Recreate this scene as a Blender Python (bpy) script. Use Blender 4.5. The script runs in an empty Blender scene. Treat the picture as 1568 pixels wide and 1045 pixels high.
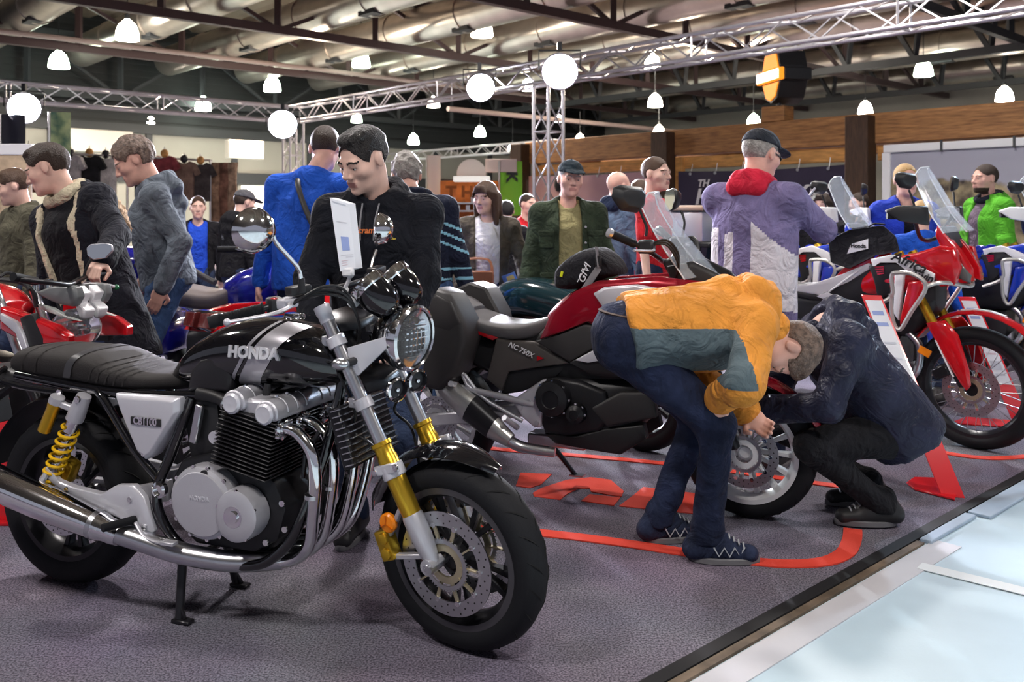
import bpy, bmesh, math, random
import numpy as np
from mathutils import Vector, Matrix, Euler
random.seed(7); np.random.seed(7)
SC = bpy.context.scene
COL = SC.collection
R = math.radians
# ------------------------------------------------------------------ camera, light, exposure
F, CAMH, YH, CX = 1370.0, 1.353, 325.0, 784.0      # focal length in pixels, camera height, horizon row, centre column
cam = bpy.data.cameras.new('camera'); camo = bpy.data.objects.new('camera', cam); COL.objects.link(camo)
camo.location = (0, 0, CAMH); camo.rotation_euler = (R(90), 0, 0)
cam.sensor_width = 36; cam.lens = 36 * F / 1568; cam.shift_y = -(522.5 - YH) / 1568
cam.clip_start = .05; cam.clip_end = 300
cam.dof.use_dof = True; cam.dof.focus_distance = 3.3; cam.dof.aperture_fstop = 4.5
SC.camera = camo
SC.view_settings.view_transform = 'Standard'; SC.view_settings.look = 'None'
SC.view_settings.exposure = 0.0; SC.view_settings.gamma = 1.0; SC.view_settings.use_curve_mapping = False
wd = bpy.data.worlds.new('world'); SC.world = wd; wd.use_nodes = True
wd.node_tree.nodes['Background'].inputs[0].default_value = (.80, .82, 1.0, 1)
wd.node_tree.nodes['Background'].inputs[1].default_value = 0.33
cy = SC.cycles
cy.max_bounces = 5; cy.diffuse_bounces = 2; cy.glossy_bounces = 3; cy.transmission_bounces = 5; cy.transparent_max_bounces = 6
cy.caustics_reflective = False; cy.caustics_refractive = False; cy.sample_clamp_indirect = 6
cy.use_adaptive_sampling = True; cy.adaptive_threshold = .04; cy.use_denoising = True
HU = R(42.3); U = Vector((math.cos(HU), math.sin(HU), 0)); V = Vector((-math.sin(HU), math.cos(HU), 0))   # the hall's two axes
def UVZ(u, v, z=0.0): return U * u + V * v + Vector((0, 0, z))
def W(px, py, Y):  # the point at distance Y seen in column px, row py
    return Vector(((px - CX) / F * Y, Y, CAMH - (py - YH) / F * Y))
def G(px, py, z=0.0):  # the point of the floor there
    Y = F * (CAMH - z) / (py - YH); return Vector(((px - CX) / F * Y, Y, z))
def light(name, kind, loc, energy, color=(1, 1, 1), size=.1, target=None, spot=60, blend=.5):
    l = bpy.data.lights.new(name, kind); l.energy = energy; l.color = color
    if kind == 'AREA': l.shape = 'DISK'; l.size = size
    else: l.shadow_soft_size = size
    if kind == 'SPOT': l.spot_size = R(spot); l.spot_blend = blend
    o = bpy.data.objects.new(name, l); COL.objects.link(o); o.location = loc
    if target is not None: o.rotation_euler = (Vector(target) - Vector(loc)).to_track_quat('-Z', 'Y').to_euler()
    return o
# ------------------------------------------------------------------ materials
MATS = {}
def mat(name, col, rough=.5, metal=0., bump=0., bscale=60., var=0., vscale=6., emit=0., coat=0., trans=0., alpha=1., ior=1.45, col2=None, sheen=0., stretch=None, spec=None, fold=0.):
    if name in MATS: return MATS[name]
    m = bpy.data.materials.new(name); m.use_nodes = True; nt = m.node_tree; b = nt.nodes['Principled BSDF']
    c = (*col, 1)
    b.inputs['Base Color'].default_value = c; b.inputs['Roughness'].default_value = rough; b.inputs['Metallic'].default_value = metal
    b.inputs['IOR'].default_value = ior
    if spec is not None: b.inputs['Specular IOR Level'].default_value = spec
    if coat: b.inputs['Coat Weight'].default_value = coat; b.inputs['Coat Roughness'].default_value = .04
    if trans: b.inputs['Transmission Weight'].default_value = trans
    if sheen: b.inputs['Sheen Weight'].default_value = sheen
    if alpha < 1: b.inputs['Alpha'].default_value = alpha
    if emit: b.inputs['Emission Color'].default_value = c; b.inputs['Emission Strength'].default_value = emit
    if var or bump:
        tc = nt.nodes.new('ShaderNodeTexCoord'); mp = nt.nodes.new('ShaderNodeMapping')
        nt.links.new(tc.outputs['Object'], mp.inputs[0])
        if stretch: mp.inputs['Scale'].default_value = stretch
    if var:
        n = nt.nodes.new('ShaderNodeTexNoise'); n.inputs['Scale'].default_value = vscale; n.inputs['Detail'].default_value = 5
        r = nt.nodes.new('ShaderNodeValToRGB')
        d = col2 or tuple(max(0, x * (1 - var)) for x in col); e = col if col2 else tuple(min(1, x * (1 + var)) for x in col)
        r.color_ramp.elements[0].position = .32; r.color_ramp.elements[1].position = .68
        r.color_ramp.elements[0].color = (*d, 1); r.color_ramp.elements[1].color = (*e, 1)
        nt.links.new(mp.outputs[0], n.inputs[0]); nt.links.new(n.outputs[0], r.inputs[0]); nt.links.new(r.outputs[0], b.inputs['Base Color'])
    if bump:
        n = nt.nodes.new('ShaderNodeTexNoise'); n.inputs['Scale'].default_value = bscale; n.inputs['Detail'].default_value = 4
        u = nt.nodes.new('ShaderNodeBump'); u.inputs['Strength'].default_value = bump; u.inputs['Distance'].default_value = .01
        nt.links.new(mp.outputs[0], n.inputs[0]); nt.links.new(n.outputs[0], u.inputs['Height']); nt.links.new(u.outputs[0], b.inputs['Normal'])
        if fold:
            f = nt.nodes.new('ShaderNodeTexNoise'); f.inputs['Scale'].default_value = 8; f.inputs['Detail'].default_value = 3; f.inputs['Distortion'].default_value = 1.6
            w = nt.nodes.new('ShaderNodeBump'); w.inputs['Strength'].default_value = fold; w.inputs['Distance'].default_value = .05
            nt.links.new(mp.outputs[0], f.inputs[0]); nt.links.new(f.outputs[0], w.inputs['Height']); nt.links.new(w.outputs[0], u.inputs['Normal'])
    if emit: m.cycles.emission_sampling = 'NONE'
    MATS[name] = m
    return m
def cloth(name, col, var=.25, bump=.5, bscale=45, rough=.85, fold=.75): return mat(name, col, rough, bump=bump, bscale=bscale, var=var, vscale=9, sheen=.03, fold=fold, spec=.2)
M_CHROME = mat('chrome', (.85, .86, .88), .09, 1)
M_STEEL = mat('brushed steel', (.62, .63, .66), .28, 1)
M_SILVER = mat('silver paint', (.66, .66, .72), .34, .3)
M_ALU = mat('cast aluminium', (.58, .58, .63), .4, .5, bump=.06, bscale=300)
M_GOLD = mat('gold anodised', (.72, .45, .04), .28, .85)
M_YELLOW = mat('yellow spring paint', (.85, .5, .01), .35)
M_BLACK = mat('black plastic', (.018, .018, .02), .45)
M_BLACKG = mat('gloss black paint', (.006, .006, .008), .1, coat=1)
M_BLACKM = mat('satin black metal', (.02, .02, .024), .3, .3)
M_RUBBER = mat('tyre rubber', (.009, .0095, .012), .68, bump=.08, bscale=150, spec=.3)
M_SEAT = mat('black seat vinyl', (.017, .0145, .0145), .72, bump=.25, bscale=420)
M_RED = mat('red gloss paint', (.55, .006, .012), .2, coat=1)
M_DRED = mat('candy red paint', (.33, .004, .018), .22, .3, coat=1)
M_WHITE = mat('white paint', (.82, .82, .85), .35)
M_BLUE = mat('blue gloss paint', (.012, .045, .5), .2, coat=1)
M_AMBER = mat('amber lens', (.9, .25, .01), .25)
M_GLASS = mat('clear lens', (.95, .97, 1), .03, trans=.92, ior=1.25)
M_SCREEN = mat('clear windscreen', (.72, .8, .88), .05, alpha=.22)
M_MIRROR = mat('mirror glass', (.75, .78, .78), .03, 1)
M_DGREY = mat('dark grey plastic', (.032, .03, .031), .5, bump=.1, bscale=400)
M_ENGB = mat('black engine paint', (.016, .016, .019), .38, .2)
M_PAPER = mat('white card', (.85, .86, .92), .6)
# ------------------------------------------------------------------ mesh tools
def link(o, parent=None):
    COL.objects.link(o)
    if parent is not None: o.parent = parent
    return o
def tag(o, label=None, cat=None, group=None, kind=None):
    if label: o['label'] = label
    if cat: o['category'] = cat
    if group: o['group'] = group
    if kind: o['kind'] = kind
    return o
def empty(name, loc=(0, 0, 0), rz=0., label=None, cat=None, group=None):
    o = bpy.data.objects.new(name, None); o.empty_display_size = .1; link(o); o.location = loc; o.rotation_euler = (0, 0, rz)
    return tag(o, label, cat, group)
def spline(pts, n=6, closed=False):  # Catmull-Rom through the points
    P = [Vector(p) for p in pts]; m = len(P); out = []
    if m < 3 and not closed: return P
    for i in range(m if closed else m - 1):
        g = (lambda k: P[k % m]) if closed else (lambda k: P[min(max(k, 0), m - 1)])
        a, b, c, d = g(i - 1), g(i), g(i + 1), g(i + 2)
        for k in range(n):
            t = k / n
            out.append(.5 * ((2 * b) + (c - a) * t + (2 * a - 5 * b + 4 * c - d) * t * t + (3 * b - a - 3 * c + d) * t ** 3))
    if not closed: out.append(P[-1].copy())
    return out
def basis(d):
    d = Vector(d).normalized(); a = Vector((0, 0, 1)) if abs(d.z) < .9 else Vector((0, 1, 0))
    x = a.cross(d).normalized(); return x, d.cross(x), d
class MB:
    def __init__(s, M=None): s.v = []; s.f = []; s.mi = []; s.M = M; s.cur = 0
    def add(s, vs, fs):
        o = len(s.v)
        for p in vs:
            p = Vector(p); s.v.append(s.M @ p if s.M is not None else p)
        for f in fs: s.f.append([i + o for i in f]); s.mi.append(s.cur)
        return s
    def box(s, c, d, rot=None):
        c = Vector(c); q = rot if rot is not None else Matrix.Identity(3)
        vs = [c + q @ Vector((x * d[0] / 2, y * d[1] / 2, z * d[2] / 2)) for x in (-1, 1) for y in (-1, 1) for z in (-1, 1)]
        return s.add(vs, [(0, 1, 3, 2), (4, 6, 7, 5), (0, 4, 5, 1), (2, 3, 7, 6), (0, 2, 6, 4), (1, 5, 7, 3)])
    def bar(s, a, b, w, h=None):  # a square bar from a to b
        a = Vector(a); b = Vector(b); x, y, d = basis(b - a); h = h or w
        vs = [p + x * (i * w / 2) + y * (j * h / 2) for p in (a, b) for i, j in ((-1, -1), (1, -1), (1, 1), (-1, 1))]
        return s.add(vs, [(3, 2, 1, 0), (4, 5, 6, 7)] + [(k, (k + 1) % 4, 4 + (k + 1) % 4, 4 + k) for k in range(4)])
    def loft(s, rings, closed=True, cap=True):
        n = len(rings[0]); vs = [p for r in rings for p in r]; fs = []
        for i in range(len(rings) - 1):
            for k in range(n if closed else n - 1):
                a, b = i * n + k, i * n + (k + 1) % n; fs.append((a, b, b + n, a + n))
        if cap and closed: fs.append(tuple(reversed(range(n)))); fs.append(tuple(range((len(rings) - 1) * n, len(rings) * n)))
        return s.add(vs, fs)
    def tube(s, pts, r, n=10, cap=True, loop=False, flat=1.):
        P = [Vector(p) for p in pts]; m = len(P); rr = r if isinstance(r, (list, tuple)) else [r] * m
        if len(rr) != m: rr = [rr[0] + (rr[-1] - rr[0]) * i / (m - 1) for i in range(m)] if len(rr) == 2 else [float(np.interp(i / (m - 1), np.linspace(0, 1, len(rr)), rr)) for i in range(m)]
        T = [(P[(i + 1) % m] - P[i - 1]) if loop or 0 < i < m - 1 else (P[min(i + 1, m - 1)] - P[max(i - 1, 0)]) for i in range(m)]
        x, y, d = basis(T[0]); rings = []
        for i in range(m):
            d2 = T[i].normalized(); x = (x - d2 * x.dot(d2)).normalized(); y = d2.cross(x)
            rings.append([P[i] + x * (math.cos(t) * rr[i]) + y * (math.sin(t) * rr[i] * flat) for t in [2 * math.pi * k / n for k in range(n)]])
        if loop: rings.append(rings[0]); cap = False
        return s.loft(rings, True, cap)
    def cyl(s, a, b, r, r2=None, n=20): return s.tube([a, b], [r, r if r2 is None else r2], n)
    def lathe(s, prof, c=(0, 0, 0), ax=(0, 0, 1), n=32, full=2 * math.pi, close=False):
        x, y, d = basis(ax); c = Vector(c); rings = []
        prof = list(prof) + ([prof[0]] if close else [])
        N = n if abs(full - 2 * math.pi) < 1e-6 else n + 1
        for r, h in prof: rings.append([c + d * h + (x * math.cos(t) + y * math.sin(t)) * r for t in [full * k / n for k in range(N)]])
        return s.loft(rings, N == n, cap=not close and N == n)
    def ball(s, c, r, n=16, M=None):
        r = (r, r, r) if not isinstance(r, (tuple, list)) else r; c = Vector(c); rings = []
        for i in range(n // 2 + 1):
            a = math.pi * min(max(i / (n // 2), .01), .99) - math.pi / 2
            ring = [Vector((r[0] * math.cos(a) * math.cos(t), r[1] * math.cos(a) * math.sin(t), r[2] * math.sin(a))) for t in [2 * math.pi * k / n for k in range(n)]]
            rings.append([c + (M @ p if M is not None else p) for p in ring])
        return s.loft(rings)
    def prism(s, pts, off):  # outline (3-D points) pushed along off
        off = Vector(off); P = [Vector(p) for p in pts]; n = len(P)
        return s.add(P + [p + off for p in P], [tuple(range(n)), tuple(reversed(range(n, 2 * n)))] + [(k, n + k, n + (k + 1) % n, (k + 1) % n) for k in range(n)])
    def hullpanel(s, pts, off, inset=.25, bulge=.012):  # a moulded panel: outline, a raised inner outline, thickness behind
        off = Vector(off); P = [Vector(p) for p in pts]; n = len(P); c = sum(P, Vector()) / n; out = -off.normalized()
        Q = [p.lerp(c, inset) + out * bulge for p in P]
        return s.add(P + [p + off for p in P] + Q, [tuple(range(2 * n, 3 * n)), tuple(reversed(range(n, 2 * n)))] + [(k, n + k, n + (k + 1) % n, (k + 1) % n) for k in range(n)] + [(k, (k + 1) % n, 2 * n + (k + 1) % n, 2 * n + k) for k in range(n)])
    def build(s, name, m=None, parent=None, bevel=0., seg=1, ang=38, smooth=True, label=None, cat=None, group=None, kind=None):
        me = bpy.data.meshes.new(name); me.from_pydata([tuple(p) for p in s.v], [], s.f)
        for x in (m if isinstance(m, (list, tuple)) else [m]): me.materials.append(x)
        if any(s.mi): me.polygons.foreach_set('material_index', s.mi)
        bm = bmesh.new(); bm.from_mesh(me)
        bmesh.ops.recalc_face_normals(bm, faces=bm.faces)
        if bevel:
            es = [e for e in bm.edges if len(e.link_faces) == 2 and e.calc_face_angle(0) > R(28)]
            bmesh.ops.bevel(bm, geom=es, offset=bevel, segments=seg, profile=.5, affect='EDGES', clamp_overlap=True)
        bm.to_mesh(me); bm.free()
        if smooth:
            me.polygons.foreach_set('use_smooth', [True] * len(me.polygons)); me.set_sharp_from_angle(angle=R(ang))
        o = bpy.data.objects.new(name, me); link(o, parent)
        return tag(o, label, cat, group, kind)
def copy_tree(o, parent=None):
    c = o.copy(); COL.objects.link(c); c.parent = parent
    for ch in list(o.children): copy_tree(ch, c)
    return c
def text(name, body, size, m, parent, M, ext=.002, bold=0., shear=0., align='CENTER', sx=1.):
    cu = bpy.data.curves.new(name, 'FONT'); cu.body = body; cu.size = size; cu.extrude = ext; cu.offset = bold; cu.shear = shear; cu.align_x = align; cu.align_y = 'CENTER'; cu.resolution_u = 3
    t = bpy.data.objects.new(name, cu); me = bpy.data.meshes.new_from_object(t)
    bpy.data.objects.remove(t); me.materials.clear(); me.materials.append(m); me.transform(M @ Matrix.Diagonal((sx, 1, 1, 1)))
    o = bpy.data.objects.new(name, me); return link(o, parent)
def frameM(o, x, y):  # matrix from origin, x direction, approximate y direction
    x = Vector(x).normalized(); z = x.cross(Vector(y)).normalized(); y = z.cross(x)
    return Matrix(((x.x, y.x, z.x, o[0]), (x.y, y.y, z.y, o[1]), (x.z, y.z, z.z, o[2]), (0, 0, 0, 1)))
# ------------------------------------------------------------------ smooth solid modeller (signed distances on a grid)
def _smin(a, b, k):
    h = np.clip(.5 + .5 * (b - a) / k, 0, 1); return b + (a - b) * h - k * h * (1 - h)
class Solid:
    def __init__(s): s.p = []
    def cap(s, a, b, ra, rb=None, k=.03, ax=None, sc=1., op='u'):
        s.p.append(('c', np.array(a, float), np.array(b, float), ra, ra if rb is None else rb, k, None if ax is None else np.array(Vector(ax).normalized()), sc, op)); return s
    def ell(s, c, r, k=.03, M=None, op='u'):
        s.p.append(('e', np.array(c, float), np.array(r if isinstance(r, (tuple, list)) else (r, r, r), float), np.eye(3) if M is None else np.array(M), k, op)); return s
    def box(s, c, r, k=.01, M=None, rnd=.01, op='u'):
        s.p.append(('b', np.array(c, float), np.array(r, float), np.eye(3) if M is None else np.array(M), rnd, k, op)); return s
    def fun(s, f, k=.01, op='i'): s.p.append(('f', f, k, op)); return s
    def bbox(s):
        lo = np.full(3, 1e9); hi = -lo
        for q in s.p:
            if q[-1] != 'u': continue
            if q[0] == 'c':
                e = max(q[3], q[4]) * max(1, q[7]); l = np.minimum(q[1], q[2]) - e; h = np.maximum(q[1], q[2]) + e
            elif q[0] in 'eb':
                e = np.abs(q[3]) @ q[2]; l = q[1] - e; h = q[1] + e
            else: continue
            lo = np.minimum(lo, l); hi = np.maximum(hi, h)
        return lo, hi
    def mesh(s, step, fine=None, fstep=None, noise=None):
        lo, hi = s.bbox(); lo = lo - 3 * step; hi = hi + 3 * step; axs = []
        for i in range(3):
            if not fine: axs.append(np.arange(lo[i], hi[i] + step, step)); continue
            g = [lo[i]]; 
            while g[-1] < hi[i]: g.append(g[-1] + (fstep if any(a[i] - step < g[-1] < b[i] for a, b in fine) else step))
            axs.append(np.array(g))
        X, Y, Z = axs; D = np.full((len(X), len(Y), len(Z)), .5, np.float32)
        for q in s.p:
            if q[0] == 'f':
                P = np.meshgrid(X, Y, Z, indexing='ij'); d = q[1](*P)
                D = np.maximum(D, d) if q[3] == 'i' else np.maximum(D, -d); D = D.astype(np.float32); continue
            if q[0] == 'c': e = max(q[3], q[4]) * max(1, q[7]); l = np.minimum(q[1], q[2]) - e; h = np.maximum(q[1], q[2]) + e; k = q[5]
            else: e = np.abs(q[3]) @ q[2]; l = q[1] - e; h = q[1] + e; k = q[4] if q[0] == 'e' else q[5]
            mg = k + 2.5 * step; sl = []
            for i, A in enumerate(axs): sl.append(slice(max(0, np.searchsorted(A, l[i] - mg)), np.searchsorted(A, h[i] + mg)))
            if any(c.stop - c.start < 1 for c in sl): continue
            P = np.stack(np.meshgrid(X[sl[0]], Y[sl[1]], Z[sl[2]], indexing='ij'), -1)
            if q[0] == 'c':
                ba = q[2] - q[1]; pa = P - q[1]; t = np.clip(pa @ ba / max(ba @ ba, 1e-9), 0, 1); r = pa - t[..., None] * ba
                if q[6] is not None: r = r + ((r @ q[6]) * (1 / q[7] - 1))[..., None] * q[6]
                d = np.sqrt((r * r).sum(-1)) - (q[3] + (q[4] - q[3]) * t)
            elif q[0] == 'e':
                L = (P - q[1]) @ q[3]; a = np.sqrt(((L / q[2]) ** 2).sum(-1)); b = np.sqrt(((L / q[2] ** 2) ** 2).sum(-1)); d = a * (a - 1) / np.maximum(b, 1e-6)
            else:
                L = np.abs((P - q[1]) @ q[3]) - (q[2] - q[4]); d = np.sqrt((np.maximum(L, 0) ** 2).sum(-1)) + np.minimum(L.max(-1), 0) - q[4]
            cur = D[sl[0], sl[1], sl[2]]
            D[sl[0], sl[1], sl[2]] = _smin(cur, d, k) if q[-1] == 'u' else -_smin(-cur, d, k)
        if noise:
            P = np.meshgrid(X, Y, Z, indexing='ij'); D = D + noise(*P)
        return nets(D, axs)
def nets(D, axs):
    I = D < 0; n = I.astype(np.int8)
    c = n[:-1, :-1, :-1] + n[1:, :-1, :-1] + n[:-1, 1:, :-1] + n[:-1, :-1, 1:] + n[1:, 1:, :-1] + n[1:, :-1, 1:] + n[:-1, 1:, 1:] + n[1:, 1:, 1:]
    act = np.argwhere((c > 0) & (c < 8)); vid = np.full(c.shape, -1, np.int64); vid[tuple(act.T)] = np.arange(len(act))
    acc = np.zeros((len(act), 3)); cnt = np.zeros(len(act)); cs = [np.array(q) for q in np.ndindex(2, 2, 2)]
    for a in cs:
        for ax in range(3):
            if a[ax]: continue
            b = a.copy(); b[ax] = 1; da = D[tuple((act + a).T)]; db = D[tuple((act + b).T)]; m = (da < 0) != (db < 0)
            t = da[m] / (da[m] - db[m]); p = act[m] + a; p = p.astype(float); p[:, ax] += t; acc[m] += p; cnt[m] += 1
    vi = acc / np.maximum(cnt, 1)[:, None]
    vs = np.stack([np.interp(vi[:, i], np.arange(len(axs[i])), axs[i]) for i in range(3)], 1); fs = []
    for ax in range(3):
        o1, o2 = [(1, 2), (2, 0), (0, 1)][ax]
        s0 = [slice(None)] * 3; s1 = [slice(None)] * 3; s0[ax] = slice(0, -1); s1[ax] = slice(1, None)
        e = np.argwhere(I[tuple(s0)] != I[tuple(s1)]); e = e[(e[:, o1] > 0) & (e[:, o2] > 0) & (e[:, o1] < D.shape[o1] - 1) & (e[:, o2] < D.shape[o2] - 1)]
        if not len(e): continue
        u1 = np.zeros(3, int); u1[o1] = 1; u2 = np.zeros(3, int); u2[o2] = 1
        q = np.stack([vid[tuple((e - d).T)] for d in (u1 + u2, u2, 0 * u1, u1)], 1)
        fl = ~I[tuple(e.T)]; q[fl] = q[fl][:, ::-1]; fs.append(q)
    return vs, np.concatenate(fs) if fs else np.zeros((0, 4), int)
def solid_obj(name, vf, m, parent=None, midx=None, **kw):
    vs, fs = vf; me = bpy.data.meshes.new(name)
    me.vertices.add(len(vs)); me.vertices.foreach_set('co', vs.astype(np.float32).ravel())
    me.loops.add(len(fs) * 4); me.loops.foreach_set('vertex_index', fs.astype(np.int32).ravel())
    me.polygons.add(len(fs)); me.polygons.foreach_set('loop_start', np.arange(len(fs), dtype=np.int32) * 4)
    me.polygons.foreach_set('use_smooth', np.ones(len(fs), bool))
    for x in (m if isinstance(m, (list, tuple)) else [m]): me.materials.append(x)
    if midx is not None: me.polygons.foreach_set('material_index', midx.astype(np.int32))
    me.update(calc_edges=True); me.validate()
    o = bpy.data.objects.new(name, me); link(o, parent); return tag(o, **kw)
# ------------------------------------------------------------------ the hall
def coordmat(name, build): 
    m = bpy.data.materials.new(name); m.use_nodes = True; nt = m.node_tree; b = nt.nodes['Principled BSDF']
    tc = nt.nodes.new('ShaderNodeTexCoord'); build(nt, b, tc); MATS[name] = m; return m
def _carpet(nt, b, tc):
    n = nt.nodes.new('ShaderNodeTexNoise'); n.inputs['Scale'].default_value = 150; n.inputs['Detail'].default_value = 6
    n2 = nt.nodes.new('ShaderNodeTexNoise'); n2.inputs['Scale'].default_value = 1.6; n2.inputs['Detail'].default_value = 3
    r = nt.nodes.new('ShaderNodeValToRGB'); r.color_ramp.elements[0].position = .36; r.color_ramp.elements[1].position = .66
    r.color_ramp.elements[0].color = (.055, .048, .072, 1); r.color_ramp.elements[1].color = (.30, .27, .345, 1)
    mx = nt.nodes.new('ShaderNodeMix'); mx.data_type = 'RGBA'; mx.blend_type = 'MULTIPLY'; mx.inputs[0].default_value = .35
    u = nt.nodes.new('ShaderNodeBump'); u.inputs['Strength'].default_value = .6; u.inputs['Distance'].default_value = .004
    for x in (n, n2): nt.links.new(tc.outputs['Object'], x.inputs[0])
    nt.links.new(n.outputs[0], r.inputs[0]); nt.links.new(r.outputs[0], mx.inputs[6]); nt.links.new(n2.outputs[1], mx.inputs[7])
    nt.links.new(mx.outputs[2], b.inputs['Base Color']); nt.links.new(n.outputs[0], u.inputs['Height']); nt.links.new(u.outputs[0], b.inputs['Normal'])
    b.inputs['Roughness'].default_value = .95
M_CARPET = coordmat('grey loop carpet', _carpet)
M_CONC = mat('pale sealed concrete', (.54, .68, .76), .38, bump=.05, bscale=90, var=.12, vscale=1.3)
M_TAPE = mat('red carpet tape', (.75, .06, .035), .8, bump=.3, bscale=250)
M_WOOD = mat('stained timber', (.44, .21, .075), .6, bump=.3, bscale=14, var=.4, vscale=4, col2=(.2, .09, .035), stretch=(1, 1, 9))
M_WOODL = mat('light timber', (.55, .27, .08), .6, bump=.2, bscale=20, var=.3, vscale=4, stretch=(1, 1, 6))
M_WOODD = mat('dark timber', (.055, .028, .016), .6, bump=.3, bscale=20, var=.4, vscale=6, stretch=(8, 8, 1))
M_ROOF = mat('roof sheet', (.26, .2, .15), .5, .2, var=.15, vscale=1)
M_GIRD = mat('painted girder steel', (.10, .065, .065), .5)
M_GIRDG = mat('grey girder steel', (.06, .065, .07), .5)
M_RAIL = mat('pale conduit', (.42, .33, .3), .45)
M_DUCT = mat('galvanised duct', (.62, .56, .5), .3, .85, var=.12, vscale=2)
M_TRUSS = mat('truss aluminium', (.68, .66, .7), .32, .8)
M_CLAD = mat('dark wall cladding', (.045, .05, .052), .55, .2)
M_PANEL = mat('cream wall panel', (.42, .41, .36), .5, var=.08, vscale=.6)
M_BULB = mat('lamp glow', (1, .93, .82), emit=14)
M_BULBG = mat('lamp glow greenish', (.86, 1, .84), emit=14)
M_SPOTL = mat('spotlight lens glow', (.93, .93, 1), emit=60)
M_WINDOW = mat('bright lit wall panel', (.95, .95, .9), .5, emit=.8)
VE = 1.66   # carpet edge
def slab(name, u0, u1, v0, v1, z0, z1, m, parent=None, bevel=0, **kw):
    b = MB(); b.prism([UVZ(u0, v0, z1), UVZ(u1, v0, z1), UVZ(u1, v1, z1), UVZ(u0, v1, z1)], (0, 0, z0 - z1)); return b.build(name, m, parent, bevel=bevel, smooth=False, **kw)
tag(slab('floor', -25, 45, -14, 32, -.2, -.012, M_CONC), 'pale bluish concrete aisle floor of the hall', kind='structure')
tag(slab('floor_carpet', -25, 30, VE, 24, -.012, 0, M_CARPET), 'speckled grey carpet under the motorcycles', kind='structure')
tag(slab('trim_1', -12, 30, VE - .05, VE, -.012, .001, mat('black edge tape', (.012, .012, .014), .7)), 'black tape strip along the carpet edge', kind='structure')
tag(slab('trim_2', -12, 3.72, VE - .085, VE - .054, -.012, -.002, mat('brown edge batten', (.16, .12, .085), .6, var=.4, vscale=9)), 'brown batten along the carpet edge', kind='structure')
tag(slab('trim_3', -12, 3.8, VE - .2, VE - .092, -.012, -.008, mat('pale floor tape', (.62, .62, .66), .6, var=.08, vscale=3)), 'pale tape strip on the aisle floor', kind='structure')
b = MB(); p = G(1408, 866, -.006); q = G(1568, 905, -.006); d = (q - p).normalized(); n_ = Vector((-d.y, d.x, 0)) * .035
b.prism([p - n_, p + d * 4 - n_, p + d * 4 + n_, p + n_], (0, 0, -.003)); b.build('trim_4', mat('white floor line', (.8, .84, .86), .5), smooth=False, label='white painted line crossing the aisle floor', kind='structure')
for i, (u0, u1, v0, v1, l) in enumerate([(3.74, 4.21, VE - .105, VE - .056, 'bluish grey cable cover plate nearest the crouching man'), (4.24, 5.6, VE - .155, VE - .056, 'bluish grey cable cover plate below the red motorcycle wheel'), (4.75, 6.2, VE - .30, VE - .165, 'narrow pale cable cover plate at the aisle side')]):
    slab('floor_plate', u0, u1, v0, v1, -.012, .004 - .002 * i, mat('cable plate grey', (.40, .50, .62), .5, var=.1, vscale=4), bevel=.003, label=l, cat='floor plate')
# red tape outlines round the stands
def tape(name, pts, w, lab):
    b = MB(); P = spline(pts, 8); L = []; Rr = []
    for i, p in enumerate(P):
        t = (P[min(i + 1, len(P) - 1)] - P[max(i - 1, 0)]).normalized(); n = Vector((-t.y, t.x, 0)) * w / 2; L.append(p + n); Rr.append(p - n)
    b.loft([[L[i] + Vector((0, 0, .001)), L[i] + Vector((0, 0, .006)), Rr[i] + Vector((0, 0, .006)), Rr[i] + Vector((0, 0, .001))] for i in range(len(P))])
    return b.build(name, M_TAPE, None, smooth=False, label=lab, cat='floor tape')
tape('floor_tape', [G(*p) for p in ((650, 800), (850, 820), (960, 834), (1060, 849), (1180, 864), (1255, 863), (1292, 850), (1304, 830), (1306, 812))], .075, 'red tape line curving round in front of the bent man')
tape('floor_tape', [G(*p) for p in ((700, 681), (760, 689), (860, 697), (985, 708), (1110, 722), (1240, 740), (1330, 752))], .06, 'red tape line running under the dark red motorcycle')
tape('floor_tape', [G(*p) for p in ((1400, 684), (1460, 697), (1520, 703), (1590, 699))], .06, 'red tape line in front of the red and white motorcycle wheel')
tape('floor_tape', [G(*p) for p in ((1190, 640), (1240, 645), (1400, 650), (1440, 652))], .05, 'red tape line between the wheels behind the crouching man')
def blob(pts, lab):
    b = MB(); b.prism([G(*p, .004) for p in pts], (0, 0, -.004)); return b.build('floor_marking', M_TAPE, None, smooth=False, label=lab, cat='floor marking')
blob([(797, 724), (845, 726), (828, 742), (812, 747), (790, 744)], 'small red floor letter piece beside the front tyre')
blob([(816, 755), (830, 747), (868, 735), (905, 731), (935, 735), (955, 752), (952, 760), (940, 759), (905, 753), (903, 748), (885, 748), (868, 757), (858, 765), (818, 760)], 'arched red floor letter under the side stand')
blob([(903, 757), (950, 762), (940, 774), (890, 767)], 'slanted red floor letter piece below the arched one')
blob([(972, 757), (985, 746), (1060, 755), (1110, 762), (1100, 790), (1060, 786), (948, 775)], 'red floor letter between the feet of the bent man')
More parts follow.
